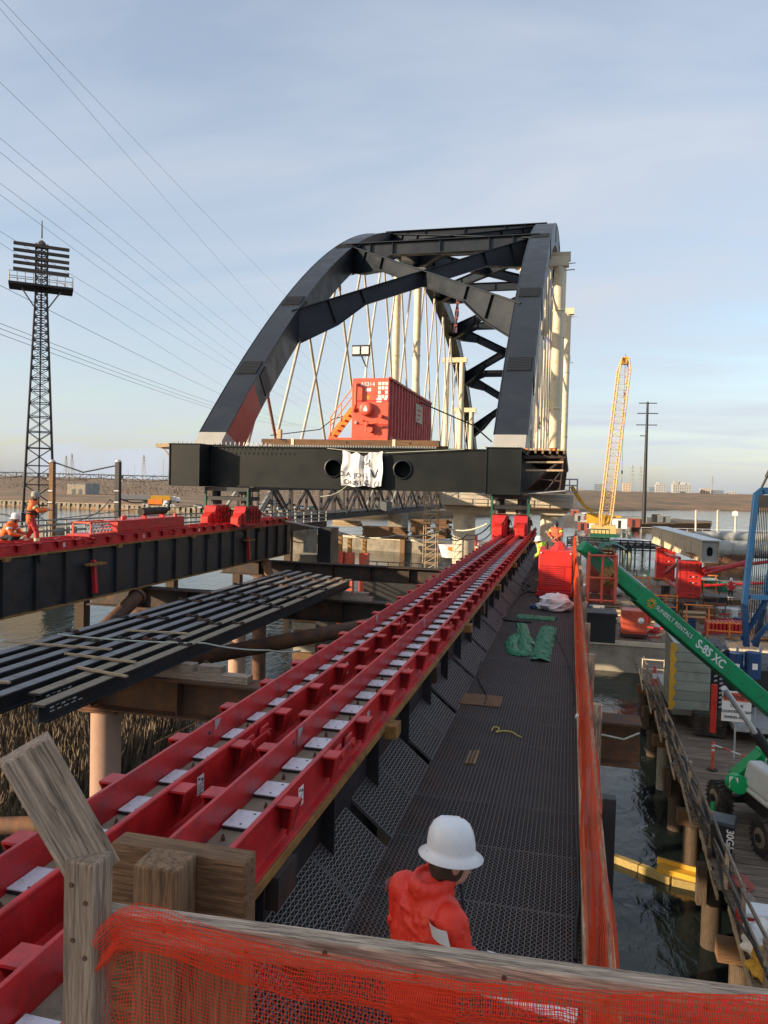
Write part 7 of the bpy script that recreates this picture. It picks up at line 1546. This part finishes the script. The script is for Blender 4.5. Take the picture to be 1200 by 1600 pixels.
# articulated lift arm right of the formwork
t = thing('lift_arm', 'folded yellow and white lift arm right of the concrete pier', 'lift', tuple(at_d(905, 800, 80)))
a, b, c = at_d(893, 760, 80), at_d(912, 790, 80), at_d(926, 800, 80)
m = MB(); m.beam(a, b, .3, .35); m.beam(b, c, .3, .35); m.build('arm', 'yellow', t); m = MB(); m.beam(at_d(900, 786, 80), c, .22, .3); m.build('lower_arm', 'white', t)
for z in (-.6, .1, .75): m = MB(); m.path([a+V(-1.0, -.6, z), a+V(.6, -.6, z), a+V(.6, .6, z), a+V(-1.0, .6, z), a+V(-1.0, -.6, z)], .07, n=5); m.build('basket_rail', 'galv', t)
for x_, y_ in ((-1, -.6), (.6, -.6), (.6, .6), (-1, .6), (-.2, -.6)): m = MB(); m.tube(a+V(x_, y_, -.6), a+V(x_, y_, .78), .07, n=5); m.build('basket_post', 'galv', t)
m = MB(); m.box(c.x-.6, c.x+.6, c.y-.6, c.y+.6, c.z-1.2, c.z-.1); m.build('base', 'yellow', t)

# ------------------------------------------------------------------ people
def chain(m, pts):
    for (p, r), (q, r2) in zip(pts[:-1], pts[1:]): m.tube(p, q, r, r2, n=12); 
    for p, r in pts: m.sphere(p, r*.99, n=12, m=8)
def figure(label, loc, rz, J, top, legs, hat='white', vox=.012, sleeves=True, brim='full', harness=False, bands='reflect', hood=None, patches=True, head_turn=0.0, near=False):
    t = thing('person', label, 'person', (0, 0, 0)); c = {k: Vector(v) for k, v in J.items()}
    H = c['head']; hn = V(math.sin(head_turn), math.cos(head_turn), 0)
    b = MB(); b.sphere(H+V(0,0,.01), .098, (.80, .98, 1.2), 16, 12); b.sphere(H+hn*.035-V(0,0,.065), .06, (.9, 1, 1.05), 12, 8)
    b.sphere(H+hn*.105-V(0,0,.02), .017, (.8, 1.1, 1.5), 8, 6); b.sphere(H+hn*.088-V(0,0,.068), .02, (1.4, .6, .5), 8, 6)
    sn = V(hn.y, -hn.x, 0)
    for s in (-1, 1): b.sphere(H+sn*s*.082-V(0,0,.01), .03, (.45, .8, 1.2), 8, 6); b.sphere(H+hn*.078+sn*s*.032+V(0,0,.012), .018, (1, .7, .7), 8, 6)
    chain(b, [(H-V(0,0,.06), .055), (c['neck']-V(0,0,.05), .06)])
    chain(b, [(c['neck']-V(0,0,.08), .1), (c['pelvis'], .12)])
    for s in 'LR':
        chain(b, [(c['sh'+s], .055), (c['el'+s], .042), (c['wr'+s], .03)]); w_ = c['wr'+s]; d = (w_-c['el'+s]).normalized(); sd = d.cross(V(0,0,1)) if abs(d.z) < .9 else V(0,1,0); sd.normalize(); nn = sd.cross(d)
        b.sphere(w_+d*.055, .042, (.9, .9, 1), 10, 8)
        for k, fl in enumerate((.055, .068, .072, .066)):
            a0 = w_+d*.08+sd*(-.03+.02*k); chain(b, [(a0, .0105), (a0+d*fl*.55-nn*.012, .0095), (a0+d*fl*.9-nn*.035, .0085)])
        chain(b, [(w_+d*.03+sd*.035, .012), (w_+d*.065+sd*.06-nn*.01, .0105), (w_+d*.09+sd*.05-nn*.03, .009)])
        chain(b, [(c['hip'+s], .085), (c['kn'+s], .055), (c['an'+s], .04)]); f = c['to'+s]; chain(b, [(c['an'+s]-V(0,0,.03), .042), (f, .035)])
    M_ = Matrix.Translation(Vector(loc)) @ Matrix.Rotation(rz, 4, 'Z')
    def fin(o): o.parent = t; o.matrix_parent_inverse = Matrix.Identity(4); return o
    def mk_(mb, name, mat, sm=3, disp=0, ds=8, v=vox): o = remeshed(mb, name, mat, v, None, sm, disp, ds); return fin(o)
    mk_(b, 'body', 'skin', 2, v=min(vox, .01))
    j = MB(); N_, Pv = c['neck'], c['pelvis']; mid = N_.lerp(Pv, .5); up = (N_-Pv).normalized()
    sv = (c['shR']-c['shL']).normalized()
    def torso(p, wx, dy):
        for f in (-1, -.5, 0, .5, 1): j.sphere(p+sv*f*(wx-dy), dy, n=12, m=8)
    n_ = 9
    for k in range(n_+1):
        f = k/n_; p = N_.lerp(Pv-up*.10, f)-up*.03; wx = .19+.035*math.sin(min(1, f*2.2)*1.57)-.02*max(0, f-.5); wx = wx*(.62 if k == 0 else .95); torso(p, wx, .115+.02*math.sin(f*3))
    for s in 'LR': chain(j, [(c['sh'+s], .085), (c['sh'+s].lerp(c['el'+s], .5), .075), (c['el'+s], .066), (c['wr'+s].lerp(c['el'+s], .12), .052)])
    for a in range(14): an = 6.283*a/14; j.sphere(N_+V(math.cos(an)*.083, math.sin(an)*.09, .015+.02*math.cos(an-1.57)*-1), .034, (1, 1, 1.6), 8, 6)
    if near:                                                     # raised collar and loose cloth folds at the back
        for a in range(20):
            an = 6.283*a/20; j.sphere(N_+V(math.cos(an)*.088, .012+math.sin(an)*.092, .05+.012*math.sin(an)), .026, (1, 1, 1.8), 8, 6)
        rj = random.Random(6)
        for k in range(26):
            z = rj.uniform(.02, .5); an = rj.uniform(3.3, 6.1); ctr = N_.lerp(Pv, z/.46)-V(0,0,.02); q = ctr+V(math.cos(an)*.17, math.sin(an)*.125, 0); dq = V(rj.uniform(-.09, .09), 0, rj.uniform(-.03, .03)); j.tube(q-dq, q+dq, .014, .006, n=6)
        for s in 'LR':
            for k in range(7):
                p = c['sh'+s].lerp(c['el'+s], .25+.11*k); an = rj.uniform(0, 6.28); q = p+V(math.cos(an)*.068, math.sin(an)*.068, 0); dq = V(-math.sin(an)*.045, math.cos(an)*.045, rj.uniform(-.03, .03)); j.tube(q-dq, q+dq, .016, .008, n=6)
    jk = mk_(j, 'jacket', top, 3, .006 if near else .013, 16 if near else 12)
    l = MB()
    for s in 'LR': chain(l, [(c['hip'+s]+V(0,0,.03), .115), (c['hip'+s].lerp(c['kn'+s], .5), .095), (c['kn'+s], .075), (c['kn'+s].lerp(c['an'+s], .6), .068), (c['an'+s], .064)])
    torso_p = Pv; j2 = j; 
    for f in (-1, 0, 1): l.sphere(Pv+sv*f*.07-up*.05, .125, n=12, m=8)
    mk_(l, 'trousers', legs, 4, .008, 9)
    for s in 'LR':
        f = MB(); chain(f, [(c['an'+s]+V(0,0,.06), .058), (c['an'+s]-V(0,0,.02), .055), (c['to'+s]-V(0,0,.0), .045)]); mk_(f, 'boot', 'boot', 2)
    # hard hat and hair
    hb = MB(); hb.sphere(H+V(0,0,-.02)-hn*.018, .104, (.82, .95, 1.0), 16, 12)
    if hood: hb.sphere(H+V(0,0,.01)-hn*.012, .116, (.92, 1.0, 1.22), 16, 12)
    fin(hb.build('hair' if hood is None else 'hood', 'hair' if hood is None else hood))
    if hat:
        hh = MB(); n = 36; P = []; hz = H.z+.035
        prof = [(1.32, -.022), (1.34, -.016), (1.02, .004), (1.0, .03), (.985, .06), (.92, .10), (.76, .138), (.5, .162), (.22, .172), (0.001, .174)]
        if brim != 'full': prof[0] = (1.06, -.012); prof[1] = (1.07, -.008)
        for rr_, z in prof:
            for i in range(n):
                an = 2*math.pi*i/n; ex = 1.0
                if brim != 'full' and z < 0: ex = 1+.28*max(0, math.cos(an))**3
                rd_ = .112*rr_*ex; lx, ly = math.sin(an)*rd_*.93, math.cos(an)*rd_*1.1
                ridge = .009*math.exp(-(lx/.012)**2)*(1 if .05 < z < .17 and ly > -.1 else 0)+.006*math.exp(-((abs(lx)-.035)/.01)**2)*(1 if .07 < z < .165 else 0)
                q = H + sn*lx + hn*ly; P.append((q.x, q.y, hz+z+ridge-(ly*.12)))
        hh.add(P, [(jn*n+i, jn*n+(i+1) % n, (jn+1)*n+(i+1) % n, (jn+1)*n+i) for jn in range(len(prof)-1) for i in range(n)], smooth=True)
        ho = fin(hh.build('hard_hat', hat)); q = H-hn*.125+V(0,0,.052); m = MB(); m.beam(q-sn*.02, q+sn*.02, .012, .022); fin(m.build('hat_clip', hat))
        if brim == 'full': m = MB(); q = H-sn*.118+V(0,0,.085)+hn*.02; m.sphere(q, .016, (.4, 1, 1), 8, 6); fin(m.build('hat_sticker', 'rust_yellow'))
    if near:
        for s, a0 in (('L', 2.4), ('R', 3.7)):
            p = c['sh'+s].lerp(c['el'+s], .06); d = (c['el'+s]-c['sh'+s]).normalized(); P = []
            for jn in range(4):
                for i in range(9): an = a0+i*.22; P.append(p+d*(-.036+.024*jn)+V(math.cos(an)*.104, math.sin(an)*.104, .0))
            m = MB(); m.grid(P, 9, 4); fin(m.build('reflective_patch', bands))
            w_ = c['wr'+s]; d = (w_-c['el'+s]).normalized(); m = MB(); m.tube(w_-d*.07, w_+d*.0, .06, .055, n=16); fin(m.build('cuff', 'cloth_dark'))
            gm = MB(); chain(gm, [(w_, .04), (w_+d*.06, .05), (w_+d*.11, .035)]); fin(gm.build('glove', 'cloth_dark'))
        m = MB(); P = [N_+V(.03+.012*k, .16+.004*k, .02-.07*k) for k in range(7)]; m.path(P, .008, n=6); fin(m.build('zip', 'cloth_dark'))
    if patches:
        for s in ('' if near else 'LR'):
            p = c['sh'+s].lerp(c['el'+s], .42); d = (c['el'+s]-c['sh'+s]).normalized(); m = MB(); m.tube(p-d*.03, p+d*.03, .0895, .0875, n=20, caps=False); fin(m.build('reflective_band', bands))
            p = c['kn'+s].lerp(c['an'+s], .62); m = MB(); m.tube(p+V(0,0,.05), p-V(0,0,.05), .0815, .0775, n=18, caps=False); fin(m.build('reflective_band', bands))
    if harness:
        m = MB()
        for f in (.62, .78): 
            p = N_.lerp(Pv, f); P = [p+sv*math.cos(a)*.235+sv.cross(up)*math.sin(a)*.165 for a in [i*.393 for i in range(17)]]; m.path(P, .03, n=6)
        fin(m.build('tool_belt', 'cloth_dark'))
        for s in (-1, 1): m = MB(); P = [N_+sv*s*.09-up*(.02+.46*k/6)+sv.cross(up)*(-.155-.02*math.sin(k)) for k in range(7)]; m.path(P, .022, n=5); fin(m.build('harness_strap', 'cloth_dark'))
        m = MB(); m.box(Pv.x-.13, Pv.x+.1, Pv.y-.25, Pv.y-.13, Pv.z-.15, Pv.z+.12); fin(m.build('tool_pouch', 'cloth_dark'))
    t.matrix_world = M_; t.location = loc; t.rotation_euler = (0, 0, rz)
    return t
STAND = dict(head=(0, .03, 1.63), neck=(0, 0, 1.46), pelvis=(0, 0, .98), shL=(-.19, 0, 1.40), shR=(.19, 0, 1.40), elL=(-.27, .03, 1.12), elR=(.27, .06, 1.12), wrL=(-.25, .2, .92), wrR=(.2, .27, 1.0),
             hipL=(-.09, 0, .94), hipR=(.09, 0, .94), knL=(-.11, .03, .50), knR=(.11, .03, .50), anL=(-.12, 0, .09), anR=(.12, 0, .09), toL=(-.14, .17, .045), toR=(.14, .17, .045))
def pose(**k): d = dict(STAND); d.update(k); return d
near = figure('worker in red jacket and white full brim hard hat in the foreground', (-.635, 3.60, WALK), R(-42), pose(head=(.035, .135, 1.60), neck=(0, .045, 1.445), elR=(.25, .06, 1.12), wrR=(.12, .27, 1.06), elL=(-.25, .05, 1.12), wrL=(-.12, .27, 1.05), shL=(-.185, .02, 1.385), shR=(.185, .02, 1.385)), 'jacket', 'jacket', 'white', .009, head_turn=R(22), near=True)
sh = near
m = MB(); 
wk1 = figure('worker in orange jacket and red trousers standing on the left track', (-18.25, 22.6, -2.47), R(-55), pose(neck=(0, .06, 1.44), head=(0, .12, 1.6), anL=(-.2, -.22, .09), knL=(-.15, .0, .5), toL=(-.22, -.06, .045), anR=(.17, .18, .09), knR=(.14, .16, .5), toR=(.18, .35, .045), shL=(-.19, .05, 1.38), shR=(.19, .05, 1.38), elL=(-.26, .22, 1.17), wrL=(-.12, .42, 1.22), elR=(.26, .25, 1.17), wrR=(.12, .45, 1.2)), 'jacket_orange', 'trousers_red', 'primer_grey', .014, brim='cap', harness=True, bands='vest_pale')
wk1.scale = (1.2, 1.2, 1.08)
wk2 = figure('worker in orange jacket and white hard hat crouching at the left edge', (-19.1, 22.5, -2.6), R(-75), pose(head=(0, .22, 1.0), neck=(0, .12, .85), pelvis=(0, -.12, .42), shL=(-.2, .1, .8), shR=(.2, .1, .8), elL=(-.3, .2, .55), elR=(.3, .22, .55), wrL=(-.2, .42, .5), wrR=(.2, .44, .5), hipL=(-.1, -.12, .38), hipR=(.1, -.12, .38), knL=(-.18, .25, .48), knR=(.18, .25, .48), anL=(-.15, .02, .09), anR=(.15, .02, .09), toL=(-.16, .18, .045), toR=(.16, .18, .045)), 'jacket_orange', 'cloth_dark', 'white', .014)
wk2.scale = (1.2, 1.2, 1.08)
ws = figure('worker in dark hood and orange vest sitting high behind the generator', (-.55, 33.2, WALK+.35), R(160), pose(neck=(0, .03, 1.44), head=(0, .08, 1.6), elL=(-.3, .1, 1.15), wrL=(-.12, .25, 1.05), elR=(.3, .1, 1.15), wrR=(.12, .25, 1.05)), 'vest_orange', 'cloth_dark', None, .016, hood='cloth_dark', bands='vest')
figure('worker in lime and orange vest with white hard hat beside the generator', (-.95, 28.6, WALK), R(75), pose(neck=(0, .1, 1.36), head=(0, .18, 1.5), pelvis=(0, -.05, .93)), 'vest', 'cloth_dark', 'white', .016, bands='jacket_orange')
figure('worker in red standing on the barge near the blue mast', tuple(at_y(1141, 938, 66)), R(170), STAND, 'trousers_red', 'cloth_dark', 'white', .02)
# platform the hooded worker stands on
m = MB(); m.box(-1.2, .15, 32.6, 33.8, WALK+.02, WALK+.35); tag(m.build('step_box', 'wood_brown'), 'low step box under the hooded worker', 'box')

# ------------------------------------------------------------------ unseen shade blocker added left of the works to shade the near works
t = thing('shade_blocker', 'added building-shaped shade blocker left of the works, outside the frame', 'building', (-22.5, 3, WATER))
m = MB(); m.box(-24, -21, 4, 17.5, -1.0, 4.25); m.build('blocker_low', 'grey', t)
m = MB(); m.box(-24, -21, -16, 3.98, -1.0, 6.6); m.build('blocker_high', 'grey', t)
m = MB(); m.box(-24.2, -20.8, 3.9, 17.7, 4.252, 4.4); m.build('roof', 'dark', t)  # top slab of the added shade blocker
for k in range(8):
    y = -14+k*4; m = MB(); m.tube((-22.5, y, WATER-1), (-22.5, y, -1.002), .25, n=12); m.build('blocker_stilt', 'rust', t)
    m = MB(); m.box(-20.998, -20.95, y, y+1.6, 1.2, 2.4); m.build('window', 'glass', t)
# more gear on the barge deck
rg = random.Random(41)
def gear_spot():
    while True:
        x, y = rg.uniform(.8, 15), rg.uniform(57, 86)
        if not (7 < x < 11.5 and 70 < y < 92): return V(x, y, BZ+.072)
for k in range(16):
    p = gear_spot(); mat, cn_ = rg.choice((('blue_dark', 'blue'), ('red', 'red'), ('grey_pale', 'grey'), ('orange', 'orange'))); t = thing('oil_drum', cn_+' drum standing among the gear on the barge', 'drum', tuple(p), cn_+' drums on the barge')
    m = MB(); m.tube(p, p+V(0,0,.88), .29, n=14); m.build('shell', mat, t); m = MB(); m.lathe([(.3, .3), (.31, .32), (.3, .34)], p, 14); m.lathe([(.3, .6), (.31, .62), (.3, .64)], p, 14); m.build('hoop', mat, t, kind='stuff')
for k in range(12):
    p = gear_spot(); t = thing('pallet_stack', 'pallet of sawn timber lying among the gear on the barge', 'pallet', tuple(p), 'timber pallets on the barge'); n_ = rg.randint(2, 5); a = rg.uniform(-.4, .4)
    for r_ in range(n_):
        for c_ in range(3): o = V(math.cos(a)*0-math.sin(a)*(.3*c_), math.cos(a)*(.3*c_), .16*r_+.08); q = p+o; m = MB(); m.beam(q, q+V(math.cos(a)*1.9, math.sin(a)*1.9, 0), .26, .14); m.build('timber', rg.choice(['lumber', 'wood_brown', 'dock_wood']), t)
for k in range(10):
    p = gear_spot(); t = thing('hose_coil', 'coiled hose lying among the gear on the barge', 'hose', tuple(p), 'hose coils on the barge'); mat = rg.choice(['rubber', 'rope_yellow', 'red', 'cable'])
    m = MB(); m.path([p+V(math.cos(i*.5)*(.35+.01*(i % 5)), math.sin(i*.5)*(.35+.01*(i % 7)), .05+.012*i/2) for i in range(40)], .045, n=6); m.build('coil', mat, t)
for k in range(9):
    p = gear_spot(); h = rg.uniform(1.0, 2.0); w_ = rg.uniform(.8, 1.8); mat, cn_ = rg.choice((('orange', 'orange'), ('red', 'red'), ('rust', 'rusty'), ('yellow', 'yellow'))); t = thing('pipe_trestle', cn_+' pipe trestle standing among the gear on the barge', 'trestle', tuple(p), cn_+' pipe trestles on the barge')
    for s in (0, w_):
        for q in (-.3, .3): m = MB(); m.tube(p+V(s, q, 0), p+V(s, 0, h), .045, n=6); m.build('leg', mat, t)
    m = MB(); m.tube(p+V(-.2, 0, h), p+V(w_+.2, 0, h), .06, n=6); m.build('top_bar', mat, t)
    m = MB(); m.tube(p+V(0, 0, h*.5), p+V(w_, 0, h*.5), .04, n=6); m.build('mid_bar', mat, t)
for o in bpy.data.objects:
    if '_w' in o.keys(): del o['_w']
bpy.data.scenes.remove(TMP)
